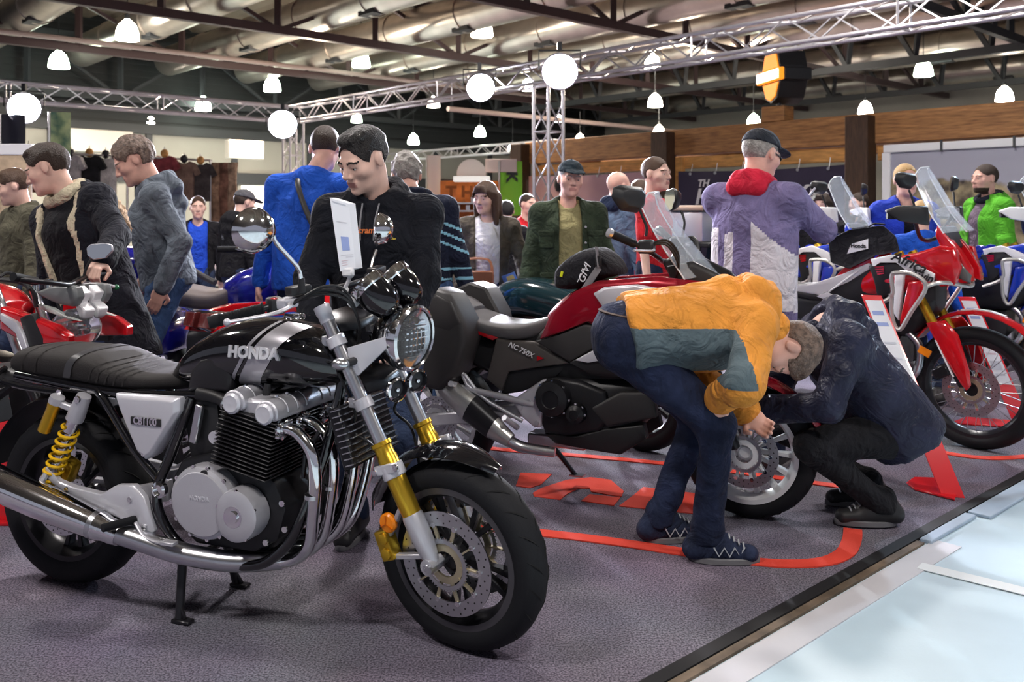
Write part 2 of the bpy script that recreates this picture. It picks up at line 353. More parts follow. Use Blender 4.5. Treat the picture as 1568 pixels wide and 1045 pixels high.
# shell
b = MB(); n = 230; us = np.linspace(-25, 45, n)
for z_, flip in ((7.55, 0),):
    b.loft([[UVZ(u, v, z_ + (.16 if i % 4 in (1, 2) else 0)) for i, u in enumerate(us)] for v in (-16, 8, 30.2)], closed=False)
b.build('ceiling', M_ROOF, smooth=False, label='corrugated roof sheeting', kind='structure')
def wallslab(name, a, c, z0, z1, m, lab, th=.2):
    b = MB(); a = Vector(a); c = Vector(c); n = Vector((-(c - a).y, (c - a).x, 0)).normalized() * th
    b.prism([a + Vector((0, 0, z0)), c + Vector((0, 0, z0)), c + Vector((0, 0, z1)), a + Vector((0, 0, z1))], n); return b.build(name, m, None, smooth=False, label=lab, kind='structure')
wl = wallslab('wall_left', UVZ(-25, 30.2), UVZ(45, 30.2), 4.0, 7.75, M_CLAD, 'dark ribbed cladding above the far side wall')
for i in range(17):
    b = MB(); b.prism([UVZ(-25, 30.17, 4.15 + i * .21), UVZ(45, 30.17, 4.15 + i * .21), UVZ(45, 30.17, 4.25 + i * .21), UVZ(-25, 30.17, 4.25 + i * .21)], V * .05); b.build('rib', M_CLAD, wl, smooth=False)
wl2 = wallslab('wall_left_lower', UVZ(-25, 30.2), UVZ(45, 30.2), 0, 4.0, M_PANEL, 'cream panels of the far side wall')
for i in range(22):
    b = MB(); b.prism([UVZ(-22 + i * 3, 30.1, 0), UVZ(-21.8 + i * 3, 30.1, 0), UVZ(-21.8 + i * 3, 30.1, 4.2), UVZ(-22 + i * 3, 30.1, 4.2)], V * .12); b.build('post', M_GIRDG, wl2, smooth=False)
b = MB(); b.prism([UVZ(-25, 30.05, 3.95), UVZ(45, 30.05, 3.95), UVZ(45, 30.05, 4.25), UVZ(-25, 30.05, 4.25)], V * .2); b.build('ledge', M_GIRDG, wl2, smooth=False)
b = MB(); b.prism([UVZ(-25, 30.05, 2.35), UVZ(45, 30.05, 2.35), UVZ(45, 30.05, 2.75), UVZ(-25, 30.05, 2.75)], V * .2); b.build('ledge', M_GIRDG, wl2, smooth=False)
b = MB(); b.prism([UVZ(14.3, 30.0, .6), UVZ(16.6, 30.0, .6), UVZ(16.6, 30.0, 2.3), UVZ(14.3, 30.0, 2.3)], V * .05); b.build('panel', M_WINDOW, wl2, smooth=False)
wallslab('wall_right', UVZ(34, 31), UVZ(34, -14), 0, 7.75, M_PANEL, 'far end wall of the hall behind the timber stand', -.2)
for k, (px, w, py0, py1) in enumerate(((157, 76, 199, 233), (378, 48, 215, 243))):
    c = W(px, (py0 + py1) / 2, 27.5); s = 27.5 / F; b = MB(); h = (py1 - py0) * s / 2
    b.prism([c - U * (w * s / 2) * 1.2 + Vector((0, 0, -h)), c + U * (w * s / 2) * 1.2 + Vector((0, 0, -h)), c + U * (w * s / 2) * 1.2 + Vector((0, 0, h)), c - U * (w * s / 2) * 1.2 + Vector((0, 0, h))], V * .3)
    b.build('hanging_sign', mat('plain white sign board', (.6, .58, .52), .5), None, bevel=.02, label=['wide blank white sign board hanging above the clothes rail', 'smaller blank white sign board near the truss corner'][k], cat='sign')
# roof girders
def girder(f, a0, a1, step, z0, z1, m, lab, vee=False, w=.17):
    g = empty('roof_girder', f(a0, z0), 0, lab, 'girder'); g['kind'] = 'structure'; inv = Matrix.Translation(-Vector(f(a0, z0)))
    for z in (z0, z1):
        b = MB(inv); b.bar(f(a0, z), f(a1, z), w, w * 1.15); b.build('chord', m, g, smooth=False)
    k = 0; a = a0
    while a < a1:
        if not vee:
            b = MB(inv); b.bar(f(a, z0), f(a, z1), w * .8); b.build('strut', m, g, smooth=False)
            b = MB(inv); b.bar(f(a, z0 if k % 2 else z1), f(min(a + step, a1), z1 if k % 2 else z0), w * .55); b.build('diagonal', m, g, smooth=False)
        else:
            b = MB(inv); b.bar(f(a, z0), f(a + step * .45, z1), w * .7); b.build('diagonal', m, g, smooth=False)
            b = MB(inv); b.bar(f(a, z0), f(a - step * .1, z1), w * .7); b.build('strut', m, g, smooth=False)
        a += step; k += 1
    return g
for v, lab, m in ((24.7, 'brown lattice roof girder nearest the dark wall', M_GIRD), (19.1, 'second brown lattice roof girder from the dark wall', M_GIRD), (13.5, 'third brown lattice roof girder from the dark wall', M_GIRD), (7.9, 'dark lattice roof girder above the timber stand', M_GIRDG), (29.6, 'dark grey lattice girder in front of the dark wall', M_GIRDG)):
    girder(lambda a, z, v=v: UVZ(a, v, z), 7.3 - 2.7 * 6, 34, 2.7, 5.6 if v < 29 else 5.0, 6.83, m, lab)
for u, lab in ((24.2, 'cross girder with slanting struts over the timber stand'), (30.5, 'farther cross girder with slanting struts over the timber stand')):
    girder(lambda a, z, u=u: UVZ(u, a, z), 1, 29, 1.9, 5.45, 6.95, M_GIRDG, lab, True)
b = MB(); b.tube([UVZ(-10, 24.35, 5.74), UVZ(24, 24.35, 5.74)], .07, 8); b.build('cable_rail', M_RAIL, None, label='pale cable rail running below the brown girder', cat='rail')
b = MB(); b.tube([UVZ(24.9, 19, 4.1), UVZ(24.9, 6, 4.1)], .09, 8); b.tube([UVZ(15, 19.05, 4.15), UVZ(31, 19.05, 4.15)], .07, 8); b.build('cable_rail', M_RAIL, None, label='pale cable rail above the timber stand', cat='rail')
# ducts
for i, u in enumerate((5.9, 8.65, 11.3, 14.0, 16.8, 19.4, 22.1, 27.4, 32.3)):
    d = empty('ventilation_duct', UVZ(u, 4, 6.25), 0, 'silver spiral ventilation duct, number %s from the dark wall corner' % ['one', 'two', 'three', 'four', 'five', 'six', 'seven', 'eight', 'nine'][i], 'duct', 'roof ducts')
    d['label'] = ['silver ventilation duct above the far left lamps', 'silver ventilation duct crossing the top left corner', 'silver ventilation duct behind the top left girder post', 'silver ventilation duct above the man in black', 'silver ventilation duct above the corner truss tower', 'silver ventilation duct above the slanted spotlight', 'silver ventilation duct above the round centre spotlight', 'silver ventilation duct above the orange light box', 'silver ventilation duct farthest over the timber stand'][i]
    inv = Matrix.Translation(-UVZ(u, 4, 6.25)); b = MB(inv); b.tube([UVZ(u, 1, 6.25), UVZ(u, 29, 6.25)], .46, 24); b.build('shell', M_DUCT, d)
    for k in range(9):
        b = MB(inv); b.tube([UVZ(u, 2 + 3 * k, 6.25), UVZ(u, 2.12 + 3 * k, 6.25)], .485, 24); b.build('seam_band', M_DUCT, d)
    for k in range(4):
        b = MB(inv); b.box(UVZ(u, 5 + 6 * k, 5.84) - U * .12, (.3, .6, .12), Matrix.Rotation(HU, 3, 'Z')); b.build('air_outlet', M_GIRDG, d)
# pendant lamps
PL = [(195, 48, 0), (90, 93, 1), (12, 134, 0), (311, 160, 1), (417, 130, 1), (553, 92, 1), (738, 43, 0), (228, 182, 0), (633, 214, 1), (546, 181, 1), (664, 157, 0), (735, 202, 1), (785, 226, 1), (888, 213, 0), (808, 131, 0), (999, 95, 0), (1003, 155, 0), (1009, 201, 0), (855, 182, 0), (1154, 185, 1), (1247, 48, 0), (1414, 106, 1), (1325, 166, 0), (1538, 145, 0)]
LAMPW = {0: 35, 1: 30, 2: 26, 3: 24, 4: 26, 5: 28, 6: 34, 7: 21, 8: 18, 9: 17, 10: 19, 11: 18, 12: 15, 13: 16, 14: 20, 15: 25, 16: 23, 17: 19, 18: 13, 19: 21, 20: 31, 21: 28, 22: 22, 23: 26}
LL = ['largest bell lamp in the upper left', 'bell lamp below and beside the largest upper left one', 'bell lamp at the left picture edge over the spotlight', 'small bell lamp above the left truss', 'bell lamp above the grey haired man in hoodie and truss', 'bell lamp above the man in black', 'bell lamp hanging high in the centre', 'small bell lamp seen through the left truss', 'small bell lamp right of the head of the man in black', 'small bell lamp behind the corner of the truss', 'small bell lamp seen through the truss beside the slanted spotlight', 'small bell lamp below the slanted spotlight', 'tiny bell lamp at the end of the timber beam', 'small bell lamp above the timber beam near the tower', 'bell lamp half hidden left of the round spotlight', 'bell lamp seen through the right truss', 'bell lamp hanging below the girder junction', 'small bell lamp on the timber beam line above red shirt', 'tiny bell lamp behind the truss tower', 'bell lamp above the dark cap of the man in purple', 'bell lamp high up behind the right truss', 'bell lamp above the dark timber post on the right', 'small bell lamp directly above the dark timber post', 'bell lamp above the timber beam at the right edge']
prof = [(.0, .62), (.05, .62), (.06, .5), (.1, .46), (.2, .36), (.26, .2), (.285, .0)]
lamp0 = {}
for i, (px, py, g) in enumerate(PL):
    Y = min(F * .56 / LAMPW[i], 30 if i not in (8, 12) else 33)
    if px > 860: Y = min(Y, 26)
    s = LAMPW[i] * Y / F / .57
    p = W(px, py, Y) - Vector((0, 0, .2 * s))
    if g not in lamp0:
        o = empty('pendant_lamp'); b = MB(); b.lathe([(r, h) for r, h in prof[:3]], n=20); b.build('lamp_housing', M_GIRDG, o)
        b = MB(); b.lathe(prof[2:] + [(.27, -.02), (.02, -.03)], n=24); b.build('lamp_shade', M_BULBG if g else M_BULB, o)
        b = MB(); b.tube([(0, 0, .6), (0, 0, 1.7)], .014, 6); b.build('cable', M_GIRDG, o); lamp0[g] = o
    else: o = copy_tree(lamp0[g])
    o.location = p; o.scale = (s, s, s); tag(o, LL[i], 'lamp', 'bell lamps under the hall roof')
for k, (px, py, Y) in enumerate(((195, 48, 19), (417, 130, 27), (738, 43, 19), (999, 95, 24), (1247, 48, 20), (1414, 106, 21), (553, 92, 25), (90, 93, 24))):
    light('pendant_light', 'AREA', W(px, py, Y) - Vector((0, 0, .45)), 520, (1, .85, .7), .5, W(px, py, Y) - Vector((0, 0, 5)))
for k, (u, v) in enumerate(((12, 21), (20, 15))): light('added_roof_fill', 'POINT', UVZ(u, v, 4.9), 300, (1, .85, .68), .3)  # point lights added where no lamp hangs, to brighten roof and ducts
# aluminium lighting trusses
def truss(name, a, c, lab, size=.3, r=.025, step=.42, endplates=True):
    a = Vector(a); c = Vector(c); L = (c - a).length; d = (c - a) / L
    o = empty(name, a, 0, lab, 'truss'); M = Matrix.Identity(4)
    up = Vector((0, 0, 1)) if abs(d.z) < .5 else U; sd = d.cross(up).normalized(); h = size / 2
    cn = [sd * (i * h) + up * (j * h) for i, j in ((-1, -1), (1, -1), (1, 1), (-1, 1))]
    for q in cn:
        b = MB(); b.tube([q, q + d * L], r, 10); b.build('chord', M_TRUSS, o)
    n = int(L / step)
    for k in range(n):
        for s in range(4):
            p, q = cn[s], cn[(s + 1) % 4]
            if k % 2: p, q = q, p
            b = MB(); b.bar(p + d * (k * step), q + d * ((k + 1) * step), .017); b.build('brace', M_TRUSS, o, smooth=False)
    for k in range(0, n + 1, 6):
        for s in range(4):
            b = MB(); b.bar(cn[s] + d * (k * step), cn[(s + 1) % 4] + d * (k * step), .02); b.build('cross_bar', M_TRUSS, o, smooth=False)
    return o
C0 = Vector((-4.5, 18.4, 3.36)); T1 = Vector((.53, 13, 3.36))
truss('lighting_truss', C0, C0 - V * 16.5, 'long silver truss running from the corner tower to the upper right')
truss('lighting_truss', C0 - U * .2, C0 - U * 8, 'silver truss running left from the corner tower')
truss('truss_tower', (T1.x, T1.y, 0), (T1.x, T1.y, 3.2), 'silver truss tower behind the man in green jacket')
truss('truss_tower', (C0.x, C0.y, 0), (C0.x, C0.y, 3.2), 'silver truss tower at the corner behind the blue sweater')
truss('lighting_truss', UVZ(19.2, 19, 3.4), UVZ(19.2, 28.5, 3.4), 'pale distant truss behind the woman', .28)
truss('lighting_truss', UVZ(17.5, 14.5, 3.15), UVZ(17.5, 9, 3.15), 'short pale truss above the timber beam', .25)
# stage spotlights on the trusses
def spotlight(p, target, lab, energy, col, r=.17, ang=55):
    o = empty('stage_spotlight', p, 0, lab, 'spotlight', 'stage spotlights on the trusses'); d = (Vector(target) - Vector(p)).normalized()
    b = MB(); b.lathe([(.02, -.3), (r * .6, -.3), (r * .9, -.12), (r, .08), (r * .93, .08), (r * .93, .05)], ax=d, n=28); b.build('housing', M_ALU, o)
    b = MB(); b.lathe([(.0, .03), (r * .92, .03), (r * .92, .05), (.0, .06)], ax=d, n=28); b.build('lens', M_SPOTL, o)
    x = d.cross(Vector((0, 0, 1))).normalized(); b = MB(); b.tube([x * (r + .03) - d * .05, x * (r + .03) - d * .05 + Vector((0, 0, .25)), -x * (r + .03) - d * .05 + Vector((0, 0, .25)), -x * (r + .03) - d * .05], .012, 6); b.build('yoke', M_BLACKM, o)
    b = MB(); b.box(Vector((0, 0, .3)) - d * .05, (.06, .06, .12)); b.build('clamp', M_BLACKM, o)
    light('stage_light', 'SPOT', Vector(p) + d * .12, energy, col, .12, target, ang, .6)
    return o
CBC = Vector((-.9, 3.0, .4))
spotlight(W(857, 108, 11.6), (.5, 4.0, .3), 'round white spotlight above the truss tower', 3000, (.9, .9, 1), .24)
spotlight(W(433, 190, 16.5), (-1.6, 3.6, .3), 'white spotlight at the corner of the trusses', 5200, (.86, .84, 1), .27)
spotlight(W(37, 165, 13.6), (-1.9, 3.0, .4), 'white spotlight on the left truss', 3600, (.86, .84, 1), .24)
spotlight(W(735, 133, 13.6), (1.2, 4.5, .2), 'slanted white spotlight left of the round one', 2200, (.85, .95, 1), .22)
spotlight(Vector((5.6, 8.3, 3.85)), (2.2, 2.9, 0), 'bluish spotlight at the upper right corner', 1000, (.62, .8, 1), .2, 60)

# unseen bell lamps added above the picture to brighten the stand from the front
for k, (x, y, e) in enumerate(((-3.2, .6, 150), (1.0, -.6, 150), (4.6, 2.2, 140), (-5.8, 5.2, 190), (-1.2, 6.6, 190), (3.2, 8.6, 210))):
    o = copy_tree(lamp0[k % 2]); o.location = (x, y, 5.1); o.scale = (1, 1, 1); tag(o, ['added unseen bell lamp overhead left of the camera', 'added unseen bell lamp overhead behind the camera', 'added unseen bell lamp overhead above the aisle', 'added unseen bell lamp overhead above the parka man', 'added unseen bell lamp overhead above the woman', 'added unseen bell lamp overhead above the poster visitors'][k], 'lamp', 'added unseen bell lamps over the stand')
    light('pendant_light', 'AREA', Vector((x, y, 4.98)), e, (1, .93, .9), .55, (x, y, 0))
# ------------------------------------------------------------------ motorcycles: shared pieces
class Frame:  # a bike's own axes: x forward, y to its left, z up, origin under the rear axle
    def __init__(s, rear, front):
        s.o = Vector((rear[0], rear[1], 0)); d = Vector((front[0] - rear[0], front[1] - rear[1], 0)); s.wb = d.length; s.d = d.normalized(); s.n = Vector((-s.d.y, s.d.x, 0)); s.rz = math.atan2(s.d.y, s.d.x)
    def at(s, px, py, yl):
        k = (px - CX) / F; x = (k * (s.o.y + yl * s.n.y) - s.o.x - yl * s.n.x) / (s.d.x - k * s.d.y)
        Y = s.o.y + x * s.d.y + yl * s.n.y; return Vector((x, yl, CAMH - (py - YH) / F * Y))
    def L(s, p):  # world point to the bike's axes
        q = Vector(p) - s.o; return Vector((q.dot(s.d), q.dot(s.n), q.z))
def wheel(name, parent, M, R_, w, rb, m_rim, spokes=10, wire=False, disc=None, grooves=True, m_lip=None, hub=.045, rev=1):
    rim = MB(M); hw = w * .42
    rim.lathe([(rb + .012, -hw), (rb + .014, -hw + .006), (rb - .008, -hw + .012), (rb - .02, -hw * .5), (rb - .022, 0), (rb - .02, hw * .5), (rb - .008, hw - .012), (rb + .014, hw - .006), (rb + .012, hw), (rb - .012, hw), (rb - .03, hw * .4), (rb - .033, 0), (rb - .03, -hw * .4), (rb - .012, -hw)], ax=(0, 1, 0), n=56, close=True)
    o = rim.build(name, m_rim, parent)
    h = w / 2; b = MB(M)
    pr = [(rb - .004, -h * .72), (rb + .014, -h * .93), (R_ - .055, -h), (R_ - .035, -h * .97), (R_ - .018, -h * .78), (R_ - .006, -h * .45), (R_, 0)]
    pr = pr + [(r, -y) for r, y in reversed(pr[:-1])]
    b.lathe(pr, ax=(0, 1, 0), n=72, close=True); b.build('tyre', M_RUBBER, o)
    if grooves:
        b = MB(M)
        for k in range(22):
            for sg in (-1, 1):
                a0 = 2 * math.pi * (k + (.5 if sg > 0 else 0)) / 22; pts = []
                for t in np.linspace(0, 1, 6):
                    y = sg * h * (.12 + .76 * t); r = float(np.interp(.12 + .76 * t, [0, .45, .78, .97], [R_, R_ - .006, R_ - .018, R_ - .035])) - .0004; a = a0 + rev * .19 * t
                    pts.append((r * math.cos(a), y, r * math.sin(a)))
                b.tube(pts, [.001, .004, .004, .001], 4, cap=False)
        b.build('tread_grooves', mat('groove black', (.004, .004, .005), .9), o, kind='stuff')
    hb = MB(M); hb.lathe([(0, -h * .9), (hub * .6, -h * .9), (hub, -h * .6), (hub, h * .6), (hub * .6, h * .9), (0, h * .9)], ax=(0, 1, 0), n=24); hb.build('hub', m_rim, o)
    for k in range(spokes):
        b = MB(M); a = 2 * math.pi * k / spokes
        if wire:
            a2 = a + (.5 if k % 2 else -.5); y = .03 * (1 if k % 4 < 2 else -1)
            b.tube([(hub * math.cos(a2), y, hub * math.sin(a2)), ((rb - .02) * math.cos(a), 0, (rb - .02) * math.sin(a))], .0022, 5)
        else:
            if spokes == 10: a += .13 * (1 if k % 2 else -1)
            a2 = a + (.22 if k % 2 else -.22) * (1 if spokes == 10 else 0)
            p, q = Vector((hub * .8 * math.cos(a2), 0, hub * .8 * math.sin(a2))), Vector(((rb - .026) * math.cos(a), 0, (rb - .026) * math.sin(a)))
            d = (q - p).normalized(); n = Vector((-d.z, 0, d.x)); yv = Vector((0, 1, 0))
            b.loft([[p + n * .012 + yv * .016, p - n * .012 + yv * .016, p - n * .012 - yv * .016, p + n * .012 - yv * .016], [(p + q) / 2 + n * .008 + yv * .012, (p + q) / 2 - n * .008 + yv * .012, (p + q) / 2 - n * .008 - yv * .012, (p + q) / 2 + n * .008 - yv * .012], [q + n * .012 + yv * .018, q - n * .012 + yv * .018, q - n * .012 - yv * .018, q + n * .012 - yv * .018]])
        b.build('spoke', m_rim if not wire else M_STEEL, o, bevel=0 if wire else .003)
    if m_lip:
        for sg in (-1, 1):
            b = MB(M); b.lathe([(rb + .012, sg * (hw + .001)), (rb - .012, sg * (hw + .001)), (rb - .012, sg * (hw - .003)), (rb + .012, sg * (hw - .003))], ax=(0, 1, 0), n=56, close=True); b.build('rim_lip', m_lip, o)
    for y, ro, ri, m_c in (disc or []):
        b = MB(M); b.lathe([(ro, y - .0022), (ro, y + .0022), (ri, y + .0022), (ri, y - .0022)], ax=(0, 1, 0), n=60, close=True); d_ = b.build('brake_disc', M_STEEL, o)
        b = MB(M)
        for k in range(60):
            a = 2 * math.pi * k / 60 + .05 * (k % 3); r = ri + (ro - ri) * (.22 + .28 * (k % 3)); c = Vector((r * math.cos(a), y, r * math.sin(a)))
            b.cyl(c - Vector((0, .0026, 0)), c + Vector((0, .0026, 0)), .0032, n=6)
        b.build('drill_holes', M_BLACK, d_, kind='stuff')
        b = MB(M); b.lathe([(.062, y - .003), (.062, y + .003), (.04, y + .004), (.04, y - .004)], ax=(0, 1, 0), n=40, close=True)
        for k in range(10):
            a = 2 * math.pi * k / 10; e = Vector((math.cos(a), 0, math.sin(a))); b.bar(Vector((0, y, 0)) + e * .055, Vector((0, y, 0)) + e * (ri + .003), .012, .005)
        b.build('disc_carrier', m_c, d_)
        for k in range(10):
            a = 2 * math.pi * k / 10; e = Vector((math.cos(a), 0, math.sin(a))) * (ri + .004); b = MB(M); b.cyl(e + Vector((0, y - .006, 0)), e + Vector((0, y + .006, 0)), .0085, n=12); b.build('bobbin', M_CHROME, d_)
        sg = 1 if y > 0 else -1; b = MB(M); b.lathe([(.079, y + sg * .006), (.079, y + sg * .008), (.066, y + sg * .008), (.066, y + sg * .006)], ax=(0, 1, 0), n=48, close=True)
        for k in range(48):
            a = 2 * math.pi * k / 48; c = Vector((.081 * math.cos(a), y + sg * .007, .081 * math.sin(a))); b.box(c, (.004, .003, .004), Matrix.Rotation(-a, 3, 'Y'))
        b.build('sensor_ring', M_STEEL, d_)
    return o
def steer(P, ang, rake=27):
    ax = Vector((-math.sin(R(rake)), 0, math.cos(R(rake)))); P = Vector(P)
    return Matrix.Translation(P) @ Matrix.Rotation(R(ang), 4, ax) @ Matrix.Translation(-P)
def se_ring(x, hw, zt, zb, n=28, e=2.6, yc=0., tilt=0., low=None):  # one rounded cross-section of a loft along x
    out = []; zc = (zt + zb) / 2; hh = (zt - zb) / 2
    for k in range(n):
        t = 2 * math.pi * k / n; c, s = math.cos(t), math.sin(t)
        y = abs(c) ** (2 / e) * (1 if c > 0 else -1); z = abs(s) ** (2 / e) * (1 if s > 0 else -1)
        wl = 1 if low is None or z > 0 else 1 + (low - 1) * (-z)
        out.append(Vector((x + tilt * z * hh, yc + y * hw * wl, zc + z * hh)))
    return out
def body_loft(name, st, m, parent, M=None, e=2.6, n=28, sub=4, low=None):
    A = np.array(st, float); k = np.linspace(0, len(A) - 1, (len(A) - 1) * sub + 1); P = spline([tuple(a[:3]) for a in A], sub); Q = spline([tuple(a[3:6]) if A.shape[1] >= 6 else (a[3], 0, 0) for a in A], sub)
    b = MB(M); b.loft([se_ring(p.x, max(p.y, .004), p.z, q.x, n, e, tilt=q.y, low=low) for p, q in zip(P, Q)]); return b.build(name, m, parent, ang=60)
def coil(a, c, r, turns, wr, m, name, parent, M=None):
    a = Vector(a); c = Vector(c); x, y, d = basis(c - a); L = (c - a).length; n = int(turns * 14)
    b = MB(M); b.tube([a + d * (L * i / n) + (x * math.cos(2 * math.pi * i / 14) + y * math.sin(2 * math.pi * i / 14)) * r for i in range(n + 1)], wr, 8); return b.build(name, m, parent)
def bolt(p, ax, r, parent, m=None, M=None, h=.006):
    b = MB(M); ax = Vector(ax).normalized(); p = Vector(p); b.cyl(p, p + ax * h, r, r * .9, n=12); b.cyl(p + ax * h, p + ax * (h + .001), r * .45, n=6); return b.build('bolt', m or M_CHROME, parent)
def mirror(parent, base, pts, c, rad, facing, m_shell, round_=True, M=None):
    b = MB(M); b.tube(spline([base] + pts, 5), .0065, 8); s = b.build('mirror_stalk', M_CHROME if round_ else M_BLACK, parent)
    c = Vector(c); f = Vector(facing).normalized()
    if round_:
        b = MB(M); b.lathe([(0, -.05), (rad * .5, -.045), (rad * .85, -.025), (rad, 0), (rad, .004), (rad * .95, .005)], c, f, 28); b.build('mirror_shell', m_shell, s)
        b = MB(M); b.lathe([(0, .003), (rad * .95, .003), (rad * .95, .0045), (0, .0045)], c, f, 28); b.build('mirror_glass', M_MIRROR, s)
    else:
        x = f.cross(Vector((0, 0, 1))).normalized(); z = x.cross(f); a = rad
        ol = [(-1.05, .1), (-.95, .55), (-.5, .68), (.75, .6), (1.05, .3), (.95, -.3), (.5, -.62), (-.5, -.5)]
        b = MB(M); b.hullpanel([c + x * (q * a) + z * (r * a) for q, r in ol], f * .012, .35, .03); b.build('mirror_shell', m_shell, s, bevel=.004)
        b = MB(M); b.prism([c + f * .0125 + x * (q * a * .93) + z * (r * a * .93) for q, r in ol], f * .002); b.build('mirror_glass', M_MIRROR, s)
    return s
M_PGOLD = mat('pale gold alloy', (.62, .55, .38), .35, .8)
# ------------------------------------------------------------------ black and silver roadster in front
CBF = Frame((-1.598, 3.287), (-.154, 2.775)); A = CBF.at; WB = CBF.wb
cb = empty('motorcycle', CBF.o, CBF.rz, 'black and silver naked motorcycle with gold fork in the foreground', 'motorcycle')
def P_(*px, y=0.): return [A(a, c, y) for a, c in px]
S = steer((1.155, 0, .93), -13); I4 = Matrix.Identity(4)
wheel('front_wheel', cb, S @ Matrix.Translation((WB, 0, .300)), .300, .12, .216, M_BLACKM, 10, disc=[(-.078, .163, .118, M_PGOLD), (.078, .163, .118, M_PGOLD)], m_lip=mat('rim grey lip', (.12, .12, .13), .3, .7))
wheel('rear_wheel', cb, Matrix.Translation((0, 0, .314)), .314, .145, .216, M_BLACKM, 10, disc=[(-.07, .125, .085, M_ALU)])
fd = Vector((math.sin(R(27)), 0, -math.cos(R(27)))); ax_f = Vector((WB - .03, 0, .315))
for sg in (-1, 1):
    y = Vector((0, sg * .105, 0)); f0 = ax_f + y - fd * .84; f1 = ax_f + y - fd * .385; f2 = ax_f + y - fd * .15; f3 = ax_f + y
    b = MB(S); b.cyl(f0, f1 + fd * .02, .0215); leg = b.build('fork_leg', M_STEEL, cb)
    b = MB(S); b.lathe([(.0, -.005), (.026, -.005), (.026, .02), (.0235, .025), (.0235, .05), (.0, .05)], f0, fd); b.build('fork_cap', M_SILVER, leg)
    b = MB(S); b.lathe([(.022, 0), (.032, 0), (.033, .012), (.0285, .016), (.0285, .045), (.031, .05), (.031, .2), (.029, .235), (.0, .235)], f1, fd); b.build('fork_slider', M_GOLD, leg)
    b = MB(S); b.lathe([(.0, 0), (.031, 0), (.033, .01), (.033, .07), (.028, .12), (.02, .155), (.0, .16)], f2, fd); b.cyl(f3 + Vector((0, -.03, -.01)), f3 + Vector((0, .03, -.01)), .024); b.build('axle_clamp', M_ALU, leg)
    for k in (0, 1):
        b = MB(S); b.lathe([(.024, 0), (.03, 0), (.03, .035), (.024, .035)], f0 + fd * (.1 + .21 * k), fd, close=True); b.box(f0 + fd * (.117 + .21 * k) - Vector((.035, 0, 0)), (.03, .03, .03)); b.build('fork_clamp', [M_SILVER, M_ALU][k], leg, bevel=.002)
    bolt(f3 + Vector((0, sg * .03, -.01)), (0, sg, 0), .012, leg, M=S)
    # caliper behind the leg, reflector above it
    c = f2 + Vector((-.1, sg * -.0, -.115))
    b = MB(S); b.box(c, (.05, .045, .095), Matrix.Rotation(R(-20), 3, 'Y')); b.cyl(c + Vector((.0, sg * .015, .025)), c + Vector((0, sg * .032, .025)), .019); b.cyl(c + Vector((.01, sg * .015, -.022)), c + Vector((.01, sg * .032, -.022)), .019); ca = b.build('brake_caliper', M_GOLD, leg, bevel=.006, seg=2)
    b = MB(S); b.bar(c + Vector((.0, 0, -.04)), f3 + Vector((-.03, 0, .01)), .022, .016); b.bar(c + Vector((.01, 0, .03)), f2 + Vector((-.02, 0, .05)), .02, .014); b.build('caliper_bracket', M_ALU, leg, bevel=.003)
    c2 = f2 + Vector((-.085, sg * .015, -.04)); b = MB(S); b.lathe([(0, -.012), (.03, -.012), (.031, .0), (.026, .006), (0, .009)], c2, (0, sg, 0), 24); rf = b.build('reflector', M_AMBER, leg, label='round amber reflector')
    for k in range(3):
        a_ = R(90 + 120 * k); b = MB(S); e1 = Vector((math.cos(a_), 0, math.sin(a_))); b.bar(c2 + Vector((0, sg * .0085, 0)), c2 + Vector((0, sg * .0085, 0)) + e1 * .026, .004, .002); b.build('reflector_rib', mat('orange rib', (.6, .12, .0), .3), leg)
    b = MB(S); b.tube(spline([f2 + Vector((-.1, sg * -.03, .05)), f2 + Vector((-.14, sg * -.01, .18)), f1 + Vector((-.11, sg * .0, .02)), f0 + fd * .35 + Vector((-.05, 0, 0)), f0 + fd * .15 + Vector((-.06, 0, 0))], 6), .005, 7); b.build('brake_hose', M_BLACK, leg)
# fork brace and front fender
for sg in (-1, 1):
    c = ax_f + Vector((0, sg * .105, 0)) - fd * .29; b = MB(S); b.lathe([(.03, -.02), (.037, -.02), (.037, .02), (.03, .02)], c, fd, close=True); b.bar(c + Vector((-.045, sg * .03, -.0)), c + Vector((.045, sg * .03, .03)), .012, .03); b.build('fender_clamp', M_SILVER, cb, bevel=.003)
    bolt(c + Vector((.04, sg * .036, .03)), (0, sg, 0), .01, cb, M=S); bolt(c + Vector((-.04, sg * .036, 0)), (0, sg, 0), .01, cb, M=S)
b = MB(S); rings = []
for a_ in np.linspace(R(62), R(163), 22):
    t = (a_ - R(62)) / R(101); w = .074 - .05 * max(0, (.3 - t) / .3) ** 1.5 - .03 * max(0, (t - .85) / .15); r = .322 + .008 * math.sin(t * 3); ring = []
    for q in np.linspace(-1, 1, 9):
        rr = r + .022 * (1 - q * q) - .0; ring.append(Vector((WB + rr * math.cos(a_), q * w, .3 + rr * math.sin(a_))))
    for q in np.linspace(1, -1, 9):
        rr = r + .018 * (1 - q * q) - .004; ring.append(Vector((WB + rr * math.cos(a_), q * w * .96, .3 + rr * math.sin(a_))))
    rings.append(ring)
b.loft(rings); b.build('front_fender', M_BLACKG, cb, ang=60)
